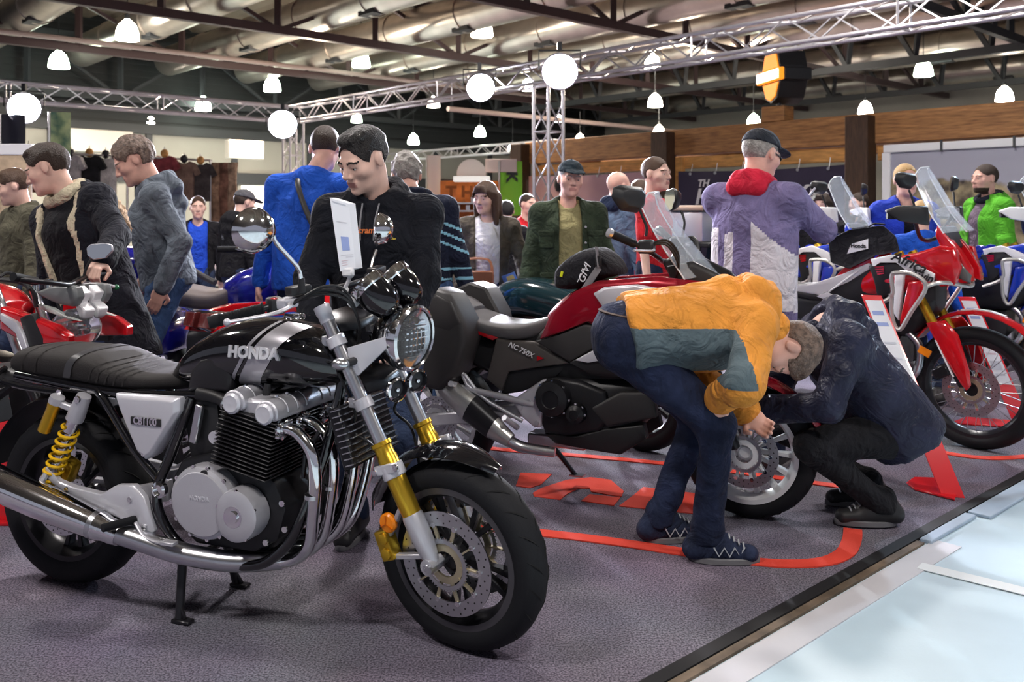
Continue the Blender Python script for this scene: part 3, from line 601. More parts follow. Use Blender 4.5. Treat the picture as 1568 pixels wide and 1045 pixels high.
# steering head: clamps, bars, gauges, headlight
top = ax_f - fd * .84
for k, (t, th) in enumerate(((.06, .028), (.26, .035))):
    c = top + fd * t; b = MB(S); b.prism([c + Vector((-.02, -.086, .012)), c + Vector((.02, -.086, .0)), c + Vector((.03, 0, -.01)), c + Vector((.02, .086, 0)), c + Vector((-.02, .086, .012)), c + Vector((-.06, .04, .03)), c + Vector((-.06, -.04, .03))], fd * th); b.build('fork_yoke', M_BLACKM, cb, bevel=.006, seg=2)
b = MB(); b.cyl((1.10, 0, 1.0), (1.2, 0, .80), .035); b.build('steering_head', M_BLACKM, cb)
hb = [(.93, -.385, 1.06), (1.03, -.26, 1.085), (1.075, -.17, 1.10), (1.13, -.07, 1.115), (1.14, 0, 1.115), (1.13, .07, 1.115), (1.075, .17, 1.10), (1.03, .26, 1.085), (.93, .385, 1.06)]
Sb = S
b = MB(Sb); b.tube(spline(hb, 6), .0115, 12); b.build('handlebar', M_BLACKM, cb)
for sg in (-1, 1):
    g = [Vector((x, sg * abs(y), z)) for x, y, z in hb[:3]]; d = (g[0] - g[1]).normalized(); e0 = g[1] - d * .01
    b = MB(Sb); b.lathe([(.011, 0), (.0215, 0), (.0215, .004), (.0165, .008), (.0172, .06), (.0165, .12), (.021, .128), (.021, .132), (.019, .134), (.019, .165), (.0, .166)], g[1] + d * .0, d, 20); gp = b.build('grip', M_RUBBER, cb)
    for k in range(10):
        b = MB(Sb); b.lathe([(.0168, .02 + k * .01), (.0182, .022 + k * .01), (.0182, .025 + k * .01), (.0168, .027 + k * .01)], g[1], d, 20, close=True); b.build('grip_rib', M_RUBBER, gp)
    b = MB(Sb); sw = g[1] - d * .035; b.box(sw, (.06, .045, .05), Matrix.Rotation(R(25) * sg, 3, 'Z')); b.build('switch_box', M_BLACK, cb, bevel=.008, seg=2)
    if sg < 0: b = MB(Sb); b.box(sw + Vector((.012, sg * .015, .024)), (.018, .014, .008)); b.build('kill_switch', M_RED, cb, bevel=.002)
    pv = g[1] - d * .05 + Vector((.035, 0, .005)); b = MB(Sb); b.tube(spline([pv, pv + Vector((.045, sg * .04, -.0)), pv + Vector((.035, sg * .1, -.01)), pv + Vector((-.01, sg * .17, -.015)), pv + Vector((-.035, sg * .205, -.018))], 5), [.0095, .008, .0075, .006, .0065], 10, flat=.75); lv = b.build('lever', M_ALU, cb)
    b = MB(Sb); b.ball(pv + Vector((-.037, sg * .208, -.018)), .011, 12); b.build('lever_end', M_ALU, lv)
    b = MB(Sb); b.box(pv + Vector((-.01, 0, 0)), (.05, .06, .03)); b.build('lever_bracket', M_SILVER, cb, bevel=.006, seg=2)
    b = MB(Sb); b.box(pv + Vector((0.01, sg * -.035, .036)), (.04, .075, .028), Matrix.Rotation(R(12 * sg), 3, 'Z')); b.build('fluid_reservoir', M_BLACK, cb, bevel=.006, seg=2)
    for k in range(3):
        b = MB(Sb); q = g[1] - d * .06; b.tube(spline([q + Vector((.02 + .01 * k, 0, .0)), q + Vector((.11 + .015 * k, -sg * .03, .03 + .012 * k)), q + Vector((.17, -sg * .1, .0 + .012 * k)), q + Vector((.15, -sg * .17, -.12)), q + Vector((.06, -sg * .19, -.26))], 6), .0048, 7); b.build('cable', M_BLACK, cb)
# mirrors: stalks rise from the bar, round chrome heads
mb = A(462, 432, -.30); mirror(cb, mb, [A(457, 412, -.315), A(440, 392, -.36), A(424, 374, -.40), A(418, 362, -.415)], A(388, 353, -.445), .066, (-.92, .38, .1), M_CHROME)
b = MB(); b.cyl(mb - Vector((0, 0, .03)), mb + Vector((0, 0, .012)), .0115, .009, 12); b.build('mirror_mount', M_BLACK, cb)
mb = A(567, 418, .16); mirror(cb, mb, [A(570, 400, .18), A(576, 383, .20)], A(581, 352, .24), .06, (-.95, -.22, .1), M_CHROME)
b = MB(); b.tube(spline([mb, A(562, 435, .15), A(560, 448, .14)], 4), .009, 8); b.build('mirror_mount', M_CHROME, cb)
# gauges: two round cans with chrome bands
for c, ax in ((A(566, 440, -.062), (-.62, -.05, .6)), (A(603, 426, .062), (-.62, -.05, .6))):
    ax = Vector(ax).normalized(); b = MB(); b.lathe([(0, -.112), (.022, -.11), (.042, -.095), (.055, -.06), (.059, -.03), (.059, -.012), (.059, 0)], c, ax, 36); g = b.build('gauge', M_BLACKG, cb)
    b = MB(); b.lathe([(.059, -.012), (.0625, -.008), (.0625, .016), (.059, .021), (.055, .021), (.055, -.012)], c, ax, 36, close=True); b.build('gauge_band', M_CHROME, g)
    b = MB(); b.lathe([(0, .014), (.0555, .014), (.0555, .018), (0, .02)], c, ax, 36); b.build('gauge_glass', M_BLACKG, g)
b = MB(); b.box(A(596, 455, 0), (.05, .07, .05)); b.build('gauge_bracket', M_SILVER, cb, bevel=.008)
hl = A(629, 517, 0); hx = (S.to_3x3() @ Vector((1, 0, -.07))).normalized()
HLM = frameM(hl, hx, (0, 0, 1)) # local x = forward
def hlp(prof, name, m, par, n=48): b = MB(HLM); b.lathe(prof, (0, 0, 0), (1, 0, 0), n); return b.build(name, m, par)
head = hlp([(0, -.12), (.045, -.118), (.075, -.095), (.094, -.05), (.1, -.015), (.1, 0)], 'headlight', M_BLACKG, cb)
b = MB(HLM); b.lathe([(.099, -.035), (.1045, -.028), (.107, 0), (.105, .016), (.097, .022), (.092, .018), (.092, -.035)], ax=(1, 0, 0), n=48, close=True); b.build('headlight_rim', M_CHROME, head)
hlp([(.0, -.03), (.03, -.028), (.06, -.012), (.091, .008)], 'reflector_bowl', M_CHROME, head)
hlp([(.092, .012), (.06, .028), (.03, .034), (0, .036)], 'headlight_lens', M_GLASS, head)
for k, z in enumerate((.05, .034, .018, .0, -.02, -.038, -.056)):
    b = MB(HLM); w = math.sqrt(max(.0, .08 ** 2 - z * z)) * .72; b.box((.004, z, 0), (.022, .004, 2 * w)); b.build('headlight_fin', M_CHROME, head)
for k in range(5):
    b = MB(HLM); b.box((.012, -.012, -.04 + .02 * k), (.016, .075, .003)); b.build('headlight_fin', M_CHROME, head)
b = MB(HLM); b.ball((.012, .055, 0), (.008, .012, .016), 10); b.build('pilot_lamp', M_AMBER, head)
for sg in (-1, 1):
    y = sg * .108; pv = S @ (top + fd * .17 + Vector((0, sg * .105, 0))); q = hl + hx * -.02 + (S.to_3x3() @ Vector((0, sg * .1, .0)))
    b = MB(); d = (q - pv); n = d.cross(Vector((0, 0, 1))).normalized() * (.006 * 1); b.prism([pv + Vector((.015, 0, .03)), q + Vector((.0, 0, .022)), q + Vector((.016, 0, .008)), q + Vector((.0, 0, -.018)), pv + Vector((.055, 0, -.055)), pv + Vector((.03, 0, -.05))], n * -sg); br = b.build('headlight_bracket', M_SILVER, cb, bevel=.002)
    bolt(q, (0, sg, 0), .012, br)
    e = pv + Vector((.03, sg * .035, -.01)); b = MB(); b.tube([pv + Vector((.04, 0, -.01)), e + Vector((.0, sg * .02, 0))], [.013, .011], 12); b.build('indicator_stalk', M_BLACK, br)
    b = MB(); b.ball(e + Vector((.0, sg * .035, 0)), (.03, .022, .019), 14); b.build('indicator', M_STEEL, br)
for sg, c in ((-1, A(607, 597, -.05)), (1, A(638, 583, .05))):
    b = MB(); b.lathe([(0, -.03), (.02, -.03), (.034, -.012), (.036, .004), (.031, .009), (.029, .0), (0, .002)], c, (hx.x, hx.y - .25, -.05), 28); h = b.build('horn', M_BLACKM, cb)
    b = MB(); b.lathe([(.033, -.008), (.0385, -.004), (.0385, .008), (.032, .012)], c, (hx.x, hx.y - .25, -.05), 28, close=True); b.build('horn_ring', M_CHROME, h)
    b = MB(); b.lathe([(0, .002), (.008, .002), (.006, .009), (0, .01)], c, (hx.x, hx.y - .25, -.05), 14); b.build('horn_bolt', M_CHROME, h)
# fuel tank
TK = [(.50, .085, .822, .775, 0, 0), (.56, .115, .895, .765, 0, 0), (.64, .132, .948, .77, 0, 0), (.75, .15, .99, .778, 0, 0), (.88, .165, 1.006, .782, 0, 0), (1.0, .168, 1.002, .785, 0, 0), (1.09, .15, .972, .79, 0, 0), (1.15, .11, .92, .81, 0, 0), (1.18, .05, .88, .83, 0, 0)]
body_loft('fuel_tank', TK, M_BLACKG, cb, e=2.5, n=36)
tank = bpy.data.objects['fuel_tank']
def tank_patch(name, x0, x1, dx, m, up=1.0):  # a band of the tank's own surface, lifted a little
    b = MB(); P3 = spline([(t[0], t[1], t[2]) for t in TK], 4); P4 = spline([(t[0], t[3], 0) for t in TK], 4); A_ = np.array([(p.x, p.y, p.z, q.y) for p, q in zip(P3, P4)]); rr = []; N = 72
    for q in np.linspace(0, 1, 6):
        ring = []
        for k in range(-13, N // 2 + 14):
            t = math.pi + 2 * math.pi * k / N; s_ = math.sin(t); xx = x0 + (x1 - x0) * q + dx * (-s_)
            hw, zt, zb = [np.interp(xx, A_[:, 0], A_[:, i]) for i in (1, 2, 3)]; hw += .003; zt += .003; zb -= .003; e = 2.5; c = math.cos(t)
            y = abs(c) ** (2 / e) * (1 if c > 0 else -1) * hw; z = abs(s_) ** (2 / e) * (1 if s_ > 0 else -1) * (zt - zb) / 2 + (zt + zb) / 2; ring.append(Vector((xx, y, z)))
        rr.append(ring)
    b.loft(rr, closed=False); return b.build(name, m, tank, ang=80)
M_STRIPE = mat('grey metallic stripe', (.5, .49, .53), .3, .5)
for args in ((.835, .85, -.1), (.868, .955, -.1)): tank_patch('tank_stripe', args[0], args[1], args[2], M_STRIPE)
em = frameM(A(389, 541, -.171) + Vector((0, -.004, 0)), (1, .03, -.01), (0, .12, 1)); text('tank_emblem', 'HONDA', .05, mat('bright emblem', (.82, .82, .85), .25, .3), tank, em, .004, .0026, 0, sx=.98)['label'] = 'raised silver maker lettering'
b = MB(); b.lathe([(0, .015), (.034, .013), (.038, .004), (.038, -.01)], (.93, 0, 1.005), (0, 0, 1), 28); b.build('filler_cap', M_CHROME, tank)
for sg in (-1, 1):
    b = MB(); b.hullpanel([A(x, z, -.138) if sg < 0 else Vector((A(x, z, -.138).x, .138, A(x, z, -.138).z)) for x, z in ((287, 598), (292, 570), (306, 552), (330, 545), (348, 556), (355, 580), (352, 600))], (0, -sg * .05, 0), .2, .006); b.build('knee_pad', mat('satin knee pad', (.02, .019, .022), .35), tank, bevel=.004)
# seat
ST = [(-.235, .07, .80, .772, 0, 0), (-.21, .1, .835, .765, 0, 0), (-.16, .118, .86, .755, 0, 0), (-.05, .13, .868, .745, 0, 0), (.1, .138, .866, .738, 0, 0), (.19, .142, .858, .736, 0, 0), (.27, .143, .828, .735, 0, 0), (.37, .135, .808, .738, 0, 0), (.47, .115, .805, .742, 0, 0), (.55, .085, .815, .75, 0, 0), (.58, .06, .81, .765, 0, 0)]
body_loft('seat', ST, M_SEAT, cb, e=3.2, n=36, low=.93); seat = bpy.data.objects['seat']
def seat_band(name, xs, y0, y1, m, lift=.003, tilt=0.):
    b = MB(); A_ = np.array(ST); rr = []
    for x in xs:
        ring = []
        for k in range(0, 25):
            t = math.pi * k / 24 * 1.16 - .08 * math.pi; c, s_ = math.cos(t), math.sin(t); xx = x + tilt * s_
            hw, zt, zb = [np.interp(xx, A_[:, 0], A_[:, i]) for i in (1, 2, 3)]; e = 3.2
            y = abs(c) ** (2 / e) * (1 if c > 0 else -1) * (hw + lift); z = abs(s_) ** (2 / e) * (1 if s_ > 0 else -1) * ((zt - zb) / 2 + lift) + (zt + zb) / 2; ring.append(Vector((xx, y, z)))
        rr.append(ring)
    b.loft(rr, closed=False); return b.build(name, m, seat, ang=80)
seat_band('seat_strap', (.085, .10, .118), 0, 0, mat('seat strap vinyl', (.045, .045, .05), .4), .004, .04)
for k in range(5):
    x = .2 + .035 * k; seat_band('seat_piping', (x, x + .006), 0, 0, M_SEAT, .003, .05 - .004 * k)
for k in range(3):
    x = -.2 + .07 * k; seat_band('seat_piping', (x, x + .006), 0, 0, M_SEAT, .003, .03)
# side cover and its badge
for sg in (-1, 1):
    ol = [(.333, .742), (.60, .745), (.602, .70), (.49, .545), (.463, .528), (.43, .55), (.35, .70)]
    b = MB(); b.hullpanel([Vector((x, sg * .165, z)) for x, z in ol], (0, -sg * .05, 0), .14, .014); sc_ = b.build('side_cover', M_SILVER, cb, bevel=.004, seg=2)
    if sg < 0:
        b = MB(); b.box((.475, -.1815, .66), (.125, .004, .026)); bd = b.build('badge_plate', M_BLACK, sc_, bevel=.006)
        text('badge', 'CB1100', .034, M_CHROME, sc_, frameM((.475, -.184, .66), (1, 0, 0), (0, 0, 1)), .002, .0012, sx=.86)
        bolt((.46, -.172, .55), (0, -1, 0), .009, sc_)
# frame
FR = {'main': [(1.13, .055, .93), (1.0, .06, .80), (.75, .1, .76), (.55, .13, .74), (.25, .13, .735), (-.16, .115, .765)],
      'down': [(1.15, .05, .86), (1.11, .09, .62), (1.03, .14, .36), (.95, .15, .262), (.86, .155, .225), (.72, .155, .222), (.62, .16, .245), (.54, .165, .32), (.505, .165, .42), (.555, .15, .56), (.62, .13, .74)],
      'seat_stay': [(.5, .155, .47), (.40, .155, .56), (.28, .15, .70), (.23, .14, .74)]}
for sg in (-1, 1):
    for n_, q in FR.items():
        b = MB(); b.tube(spline([(x, sg * y, z) for x, y, z in q], 7), .0175 if n_ != 'seat_stay' else .014, 12); b.build('frame_tube', M_BLACKG, cb)
    b = MB(); b.tube([(1.09, sg * .11, .66), (1.06, sg * .14, .60), (1.05, sg * .14, .52)], .008, 8); b.build('frame_bracket', M_BLACKM, cb)
    b = MB(); b.lathe([(0, 0), (.027, 0), (.027, .016), (.018, .02), (.017, .01), (0, .01)], (.53, sg * .17, .44), (0, sg, 0), 24); b.build('pivot_cap', M_CHROME, cb)
    b = MB(); b.tube(spline([(-.27, sg * .07, .775), (-.24, sg * .135, .755), (-.1, sg * .155, .735), (.08, sg * .15, .725)], 5), .011, 8); b.build('grab_rail', M_BLACKG, cb); bolt((.08, sg * .155, .725), (0, sg, 0), .012, cb)
# engine
def ebox(name, pts, y0, y1, m, bev=.012, par=None): b = MB(); b.prism([(x, y0, z) for x, z in pts], (0, y1 - y0, 0)); return b.build(name, m, par or cb, bevel=bev, seg=2)
ebox('crankcase', [(.56, .47), (.60, .54), (.74, .575), (.86, .56), (.96, .50), (1.0, .42), (.97, .32), (.88, .27), (.66, .27), (.58, .33)], -.16, .16, M_ENGB)
ebox('oil_pan', [(.66, .29), (.92, .29), (.88, .245), (.70, .245)], -.11, .11, M_ENGB)
cyd = Vector((.21, 0, .978)).normalized(); c0 = Vector((.86, 0, .535))
fo = None
b = MB(); b.loft([[c0 + cyd * t + Vector((x, y, -x * .21)) for x, y in ((-.085, -.2), (.085, -.2), (.085, .2), (-.085, .2))] for t in (0, .14)]); blk = b.build('cylinder_block', M_ENGB, cb, bevel=.01)
for k in range(11):
    b = MB(); t = .004 + k * .0128; g = .018; b.loft([[c0 + cyd * (t + dt) + Vector((x, y, -x * .21)) for x, y in ((-.085 - g, -.2 - g), (.085 + g, -.2 - g), (.085 + g, .2 + g), (-.085 - g, .2 + g))] for dt in (0, .004)]); b.build('cooling_fin', M_ENGB, blk, bevel=.0015)
c1 = c0 + cyd * .145
b = MB(); b.loft([[c1 + cyd * t + Vector((x, y, -x * .21)) for x, y in ((-.09, -.205), (.09, -.205), (.09, .205), (-.09, .205))] for t in (0, .05)]); hd = b.build('cylinder_head', M_ENGB, cb, bevel=.01)
for k in range(4):
    b = MB(); t = .003 + k * .0128; g = .012; b.loft([[c1 + cyd * (t + dt) + Vector((x, y, -x * .21)) for x, y in ((-.09 - g, -.205 - g), (.09 + g, -.205 - g), (.09 + g, .205 + g), (-.09 - g, .205 + g))] for dt in (0, .004)]); b.build('cooling_fin', M_ENGB, hd, bevel=.0015)
c2 = c1 + cyd * .07
for x0 in (-.06, .06):
    cc = c2 + Vector((x0, 0, -x0 * .21 - .005)); b = MB(); b.loft([[cc + Vector((math.cos(t) * .042, y, max(math.sin(t), -.5) * .042)) for t in np.linspace(0, 2 * math.pi, 20, endpoint=False)] for y in (-.215, -.205, .205, .215)]); cv = b.build('cam_cover', M_ALU, cb, bevel=.004)
    for sg in (-1, 1):
        b = MB(); b.lathe([(0, 0), (.03, 0), (.033, .004), (.033, .012), (.026, .018), (.018, .016), (0, .018)], cc + Vector((0, sg * .213, .002)), (0, sg, 0), 24); b.build('cam_cap', M_SILVER, cv)
        for y in (.05, .1, .155):
            b = MB(); b.lathe([(.043, -.006), (.0455, -.004), (.0455, .004), (.043, .006)], cc + Vector((0, sg * y, 0)), (0, 1, 0), 20, math.pi); b.build('cover_rib', M_ALU, cv)
            bolt(cc + Vector((0, sg * y, .041)), (0, 0, 1), .007, cv)
b = MB(); b.loft([[c2 + Vector((x, y, z)) for x, y in ((-.06, -.2), (.06, -.2), (.06, .2), (-.06, .2))] for z in (-.03, .022)]); b.build('head_cover', M_ALU, cb, bevel=.01)
for y in (-.13, -.045, .045, .13):
    b = MB(); b.tube([c2 + Vector((0, y, 0)), c2 + Vector((.01, y, .06))], .012, 10); b.build('spark_plug_cap', M_BLACK, cb)
    b = MB(); q = c1 + Vector((-.09, y, .03)); b.tube(spline([q, q + Vector((-.05, 0, .03)), q + Vector((-.1, 0, .045)), q + Vector((-.15, 0, .05))], 4), [.024, .022, .026], 14); b.build('intake_tube', M_BLACK, cb)
    b = MB(); b.lathe([(.026, -.004), (.028, 0), (.026, .004)], q + Vector((-.045, 0, .028)), (1, 0, -.4), 14, close=True); b.build('hose_clip', M_STEEL, cb)
ebox('airbox', [(.57, .735), (.72, .735), (.73, .60), (.69, .53), (.61, .53)], -.13, .13, M_BLACK, .015)
b = MB(); b.box((.655, -.15, .66), (.028, .02, .13), Matrix.Rotation(R(12), 3, 'Y')); b.build('throttle_trim', M_STEEL, cb, bevel=.004)
for y in (-.13, .13):
    b = MB(); b.cyl((.72, y - .02, .62), (.72, y + .02, .62), .02, n=16); b.build('injector_cap', M_SILVER, cb); 
# clutch cover, generator cover and bolts (right side), a plain cover on the left
for sg in (-1, 1):
    cc = Vector((.725, sg * .16, .42)); N = 40; ol = []
    for k in range(N):
        a_ = 2 * math.pi * k / N; r = .118 * (1 + .05 * math.cos(a_ - 2.2) + .05 * math.cos(2 * a_ + .7)); ol.append((r * math.cos(a_), r * math.sin(a_) * 1.04))
    b = MB(); b.loft([[cc + Vector((x * q, sg * h, z * q)) for x, z in ol] for q, h in ((1.0, 0), (1.0, .035), (.96, .05), (.86, .056), (.84, .062), (.5, .066))]); cov = b.build('clutch_cover', M_ALU, cb, ang=30)
    for k in range(11):
        x, z = ol[(k * 40 // 11 + 2) % 40]; bolt(cc + Vector((x * .97, sg * .045, z * .97)), (0, sg, 0), .0075, cov)
    if sg < 0:
        text('cover_lettering', 'HONDA', .02, M_SILVER, cov, frameM(cc + Vector((.0, -.067, .025)), (1, 0, 0), (0, 0, 1)), .001, .0006)
        b = MB(); b.cyl(cc + Vector((.01, -.05, .1)), cc + Vector((.01, -.057, .1)), .014, n=16); b.build('oil_filler', M_BLACK, cov)
        b = MB(); b.box(cc + Vector((-.03, -.056, -.085)), (.022, .01, .02)); b.build('oil_window', M_BLACK, cov, bevel=.003)
    cc = Vector((.865, sg * .165, .405)); b = MB(); ol2 = [(.078 * math.cos(t) * (1 + .04 * math.cos(3 * t)), .084 * math.sin(t)) for t in np.linspace(0, 2 * math.pi, 32, endpoint=False)]
    b.loft([[cc + Vector((x * q, sg * h, z * q)) for x, z in ol2] for q, h in ((1, 0), (1, .05), (.95, .066), (.8, .072), (.4, .073))]); gc = b.build('pulse_cover', M_ALU, cb, ang=30)
    b = MB(); b.lathe([(.034, 0), (.034, .003), (.02, .002), (.019, .008), (0, .009)], cc + Vector((-.005, sg * .071, 0)), (0, sg, 0), 24); b.build('cover_plug', M_CHROME, gc)
    for k in range(5): a_ = R(20 + 70 * k); bolt(cc + Vector((.07 * math.cos(a_), sg * .06, .076 * math.sin(a_))), (0, sg, 0), .0075, gc)
for x, z in ((.99, .44), (1.0, .36), (.93, .31), (.95, .53)): bolt((x, -.162, z), (0, -1, 0), .011, cb)
# oil cooler with horizontal fins
oc = A(540, 655, -.02); nrm = (S.to_3x3() @ Vector((1, 0, .15))).normalized()
for sg in (0,):
    b = MB(); b.box((1.19, 0, .655), (.04, .3, .19), Matrix.Rotation(R(-18), 3, 'Y')); rd = b.build('oil_cooler', M_BLACKM, cb, bevel=.004)
    for k in range(10):
        q = Vector((1.2, 0, .66)) + Matrix.Rotation(R(-18), 3, 'Y') @ Vector((.017, 0, -.085 + .019 * k)); b = MB(); b.box(q, (.012, .27, .003), Matrix.Rotation(R(-18), 3, 'Y')); b.build('cooler_fin', M_STEEL, rd)
        q = Vector((1.2, -.152, .66)) + Matrix.Rotation(R(-18), 3, 'Y') @ Vector((.0, 0, -.085 + .019 * k)); b = MB(); b.box(q, (.03, .012, .003), Matrix.Rotation(R(-18), 3, 'Y')); b.build('cooler_fin', M_STEEL, rd)
# exhaust: four headers curving down and back into a collector and a silencer
ys = (-.175, -.07, .07, .175)
for k, y in enumerate(ys):
    p0 = c1 + Vector((.095, y, .0))
    pts = [p0, p0 + Vector((.06, 0, -.005)), p0 + Vector((.115, 0, -.06)), p0 + Vector((.13, 0, -.14)), p0 + Vector((.115, y * -.08, -.25)), p0 + Vector((.08, y * -.25, -.37)), p0 + Vector((.0, y * -.4, -.435)), Vector((.88, y * .5 - .04, .235)), Vector((.76, y * .3 - .07, .23))]
    b = MB(); b.tube(spline(pts, 6), .0205, 14); hp = b.build('header_pipe', M_CHROME, cb)
    b = MB(); b.lathe([(.02, -.003), (.034, -.003), (.034, .004), (.024, .006), (.024, .012), (.02, .012)], p0 + Vector((.012, 0, 0)), (1, 0, 0), 20, close=True); b.build('exhaust_flange', M_CHROME, hp)
    for dz in (-.03, .03): bolt(p0 + Vector((.012, dz, dz * .6)), (1, 0, .0), .008, hp, h=.014)
    b = MB(); b.lathe([(.0205, -.006), (.0225, -.006), (.0225, .006), (.0205, .006)], p0 + Vector((.118, 0, -.2)), (.1, 0, 1), 16, close=True); b.build('pipe_band', M_STEEL, hp)
b = MB(); b.tube(spline([(.95, -.1, .235), (.8, -.15, .228), (.62, -.185, .245), (.45, -.205, .28), (.36, -.215, .298)], 6), [.03, .034, .034, .036], 18); b.build('collector_pipe', M_STEEL, cb)
b = MB(); b.lathe([(.036, -.02), (.04, 0), (.04, .03), (.046, .05), (.052, .16), (.058, .3), (.058, .62), (.05, .64), (.044, .64), (.04, .6), (0, .6)], (.38, -.213, .292), (-.905, -.075, .245), 30); mf = b.build('silencer', M_CHROME, cb)
b = MB(); b.lathe([(.043, 0), (.049, 0), (.049, .018), (.043, .018)], Vector((.38, -.213, .292)) + Vector((-.905, -.075, .245)).normalized() * .07, (-.905, -.075, .245), 24, close=True); b.build('silencer_clamp', M_STEEL, mf)
# rear suspension
for sg in (-1, 1):
    y = sg * .165; p0 = Vector((.195, y, .715)); p1 = Vector((.035, y, .40)); d = (p1 - p0).normalized(); L = (p1 - p0).length
    b = MB(); b.cyl(p0, p1, .013, n=14); sh = b.build('shock_absorber', M_CHROME, cb)
    b = MB(); b.lathe([(0, -.01), (.024, -.01), (.027, .02), (.03, .06), (.03, .085), (0, .085)], p0, d, 20); b.build('shock_top', M_ALU, sh)
    b = MB(); b.lathe([(0, .085), (.024, .085), (.024, .13), (0, .13)], p0, d, 20); b.build('shock_body', M_CHROME, sh)
    coil(p0 + d * .115, p0 + d * (L - .03), .0295, 7, .0055, M_YELLOW, 'spring', sh)
    b = MB(); b.lathe([(0, 0), (.031, 0), (.031, .015), (.02, .035), (0, .04)], p1 - d * .035, d, 20); b.build('shock_foot', M_GOLD, sh)
    q = p0 + Vector((-.105, sg * .012, -.01)); b = MB(); b.lathe([(0, 0), (.022, 0), (.024, .006), (.024, .025), (.022, .03), (.022, .125), (.0, .13)], q, d, 20); b.build('shock_reservoir', M_GOLD, sh)
    b = MB(); b.lathe([(0, -.012), (.024, -.012), (.025, .0), (.025, .012), (0, .014)], q, d, 20); b.build('reservoir_cap', M_ALU, sh)
    b = MB(); b.bar(q + d * .01, p0 + d * .05, .02, .022); b.build('reservoir_arm', M_ALU, sh, bevel=.004)
    bolt(p0 + Vector((0, sg * .024, 0)), (0, sg, 0), .013, sh)
    b = MB(); b.loft([[Vector((x, sg * .115, z)) + Vector((0, a_ * .016, c_ * h)) for a_, c_ in ((-1, -1), (1, -1), (1, 1), (-1, 1))] for x, z, h in ((.52, .42, .035), (.3, .37, .03), (.1, .325, .024), (-.05, .312, .03))]); b.build('swingarm', M_ALU, cb, bevel=.006, seg=2)
    ol = [(.03, .445), (.05, .472), (.075, .455), (.10, .43), (.17, .415), (.30, .403), (.36, .44), (.43, .447), (.47, .41), (.515, .305), (.50, .288), (.46, .29), (.38, .325), (.22, .368), (.11, .40), (.06, .425)]
    b = MB(); b.hullpanel([Vector((x, sg * .185, z)) for x, z in ol], (0, -sg * .022, 0), .12, .006); pb = b.build('footrest_plate', M_SILVER, cb, bevel=.003)
    for x, z in ((.15, .405), (.42, .40), (.48, .315)): bolt((x, sg * .19, z), (0, sg, 0), .01, pb)
    b = MB(); b.cyl((.44, sg * .19, .335), (.40, sg * .29, .335), .0135, n=14); b.build('footpeg', M_RUBBER, pb)
    b = MB(); b.tube(spline([(.45, sg * .2, .33), (.5, sg * .215, .295), (.56, sg * .22, .285), (.6, sg * .225, .29)], 4), .008, 8, flat=.7); b.box((.61, sg * .228, .292), (.05, .03, .012)); b.build('pedal', M_ALU, pb, bevel=.002)
    b = MB(); b.tube([(.06, sg * .19, .45), (.045, sg * .21, .41)], .011, 8); b.build('rear_peg', M_ALU, pb)
b = MB(); b.box((.06, -.098, .44), (.06, .05, .08), Matrix.Rotation(R(25), 3, 'Y')); b.build('rear_caliper', M_GOLD, cb, bevel=.01, seg=2)
b = MB(); b.lathe([(0, -.19), (.016, -.19), (.016, .19), (0, .19)], (0, 0, .314), (0, 1, 0), 16); b.build('rear_axle', M_STEEL, cb)
b = MB(S); b.lathe([(0, -.145), (.013, -.145), (.013, .145), (0, .145)], (WB - .018, 0, .304), (0, 1, 0), 16); b.build('front_axle', M_STEEL, cb)
# rear mudguard, tail lamp, plate holder
b = MB(); rings = []
for a_ in np.linspace(R(40), R(168), 16):
    r = .345; ring = [Vector((r * math.cos(a_), q * .085, .33 + (r + .02 * (1 - q * q)) * math.sin(a_) * 1.03)) for q in np.linspace(-1, 1, 7)] + [Vector(((r - .006) * math.cos(a_), q * .08, .33 + (r + .014 * (1 - q * q)) * math.sin(a_) * 1.03)) for q in np.linspace(1, -1, 7)]; rings.append(ring)
b.loft(rings); b.build('rear_mudguard', M_BLACK, cb, ang=60)
body_loft('tail_unit', [(-.42, .03, .76, .72, 0, 0), (-.36, .06, .78, .70, 0, 0), (-.2, .09, .775, .70, 0, 0), (.1, .1, .76, .70, 0, 0)], M_BLACK, cb)
b = MB(); b.ball((-.41, 0, .745), (.04, .055, .035), 16); b.build('tail_lamp', M_RED, cb)
for sg in (-1, 1):
    b = MB(); b.tube([(-.3, sg * .08, .745), (-.31, sg * .16, .745)], .009, 8); si = b.build('indicator_stalk', M_CHROME, cb); b = MB(); b.ball((-.31, sg * .185, .745), (.028, .03, .022), 14); b.build('indicator', M_STEEL, si)
b = MB(); b.box((-.44, 0, .6), (.006, .2, .13), Matrix.Rotation(R(-15), 3, 'Y')); b.bar((-.3, 0, .7), (-.43, 0, .62), .05, .015); b.build('plate_holder', M_BLACK, cb, bevel=.003)
# stands
for sg in (-1, 1):
    b = MB(); b.tube([(.56, sg * .10, .24), (.585, sg * .15, .012)], [.016, .014], 10); cs = b.build('centre_stand', M_BLACKM, cb)
    b = MB(); b.box((.60, sg * .152, .008), (.07, .035, .012)); b.bar((.61, sg * .152, .012), (.575, sg * .142, .07), .012); b.build('stand_foot', M_BLACKM, cs, bevel=.003)
b = MB(); b.tube(spline([(.562, -.10, .215), (.60, -.06, .2), (.60, .06, .2), (.562, .10, .215)], 5), .012, 8); b.build('stand_bridge', M_BLACKM, cb)
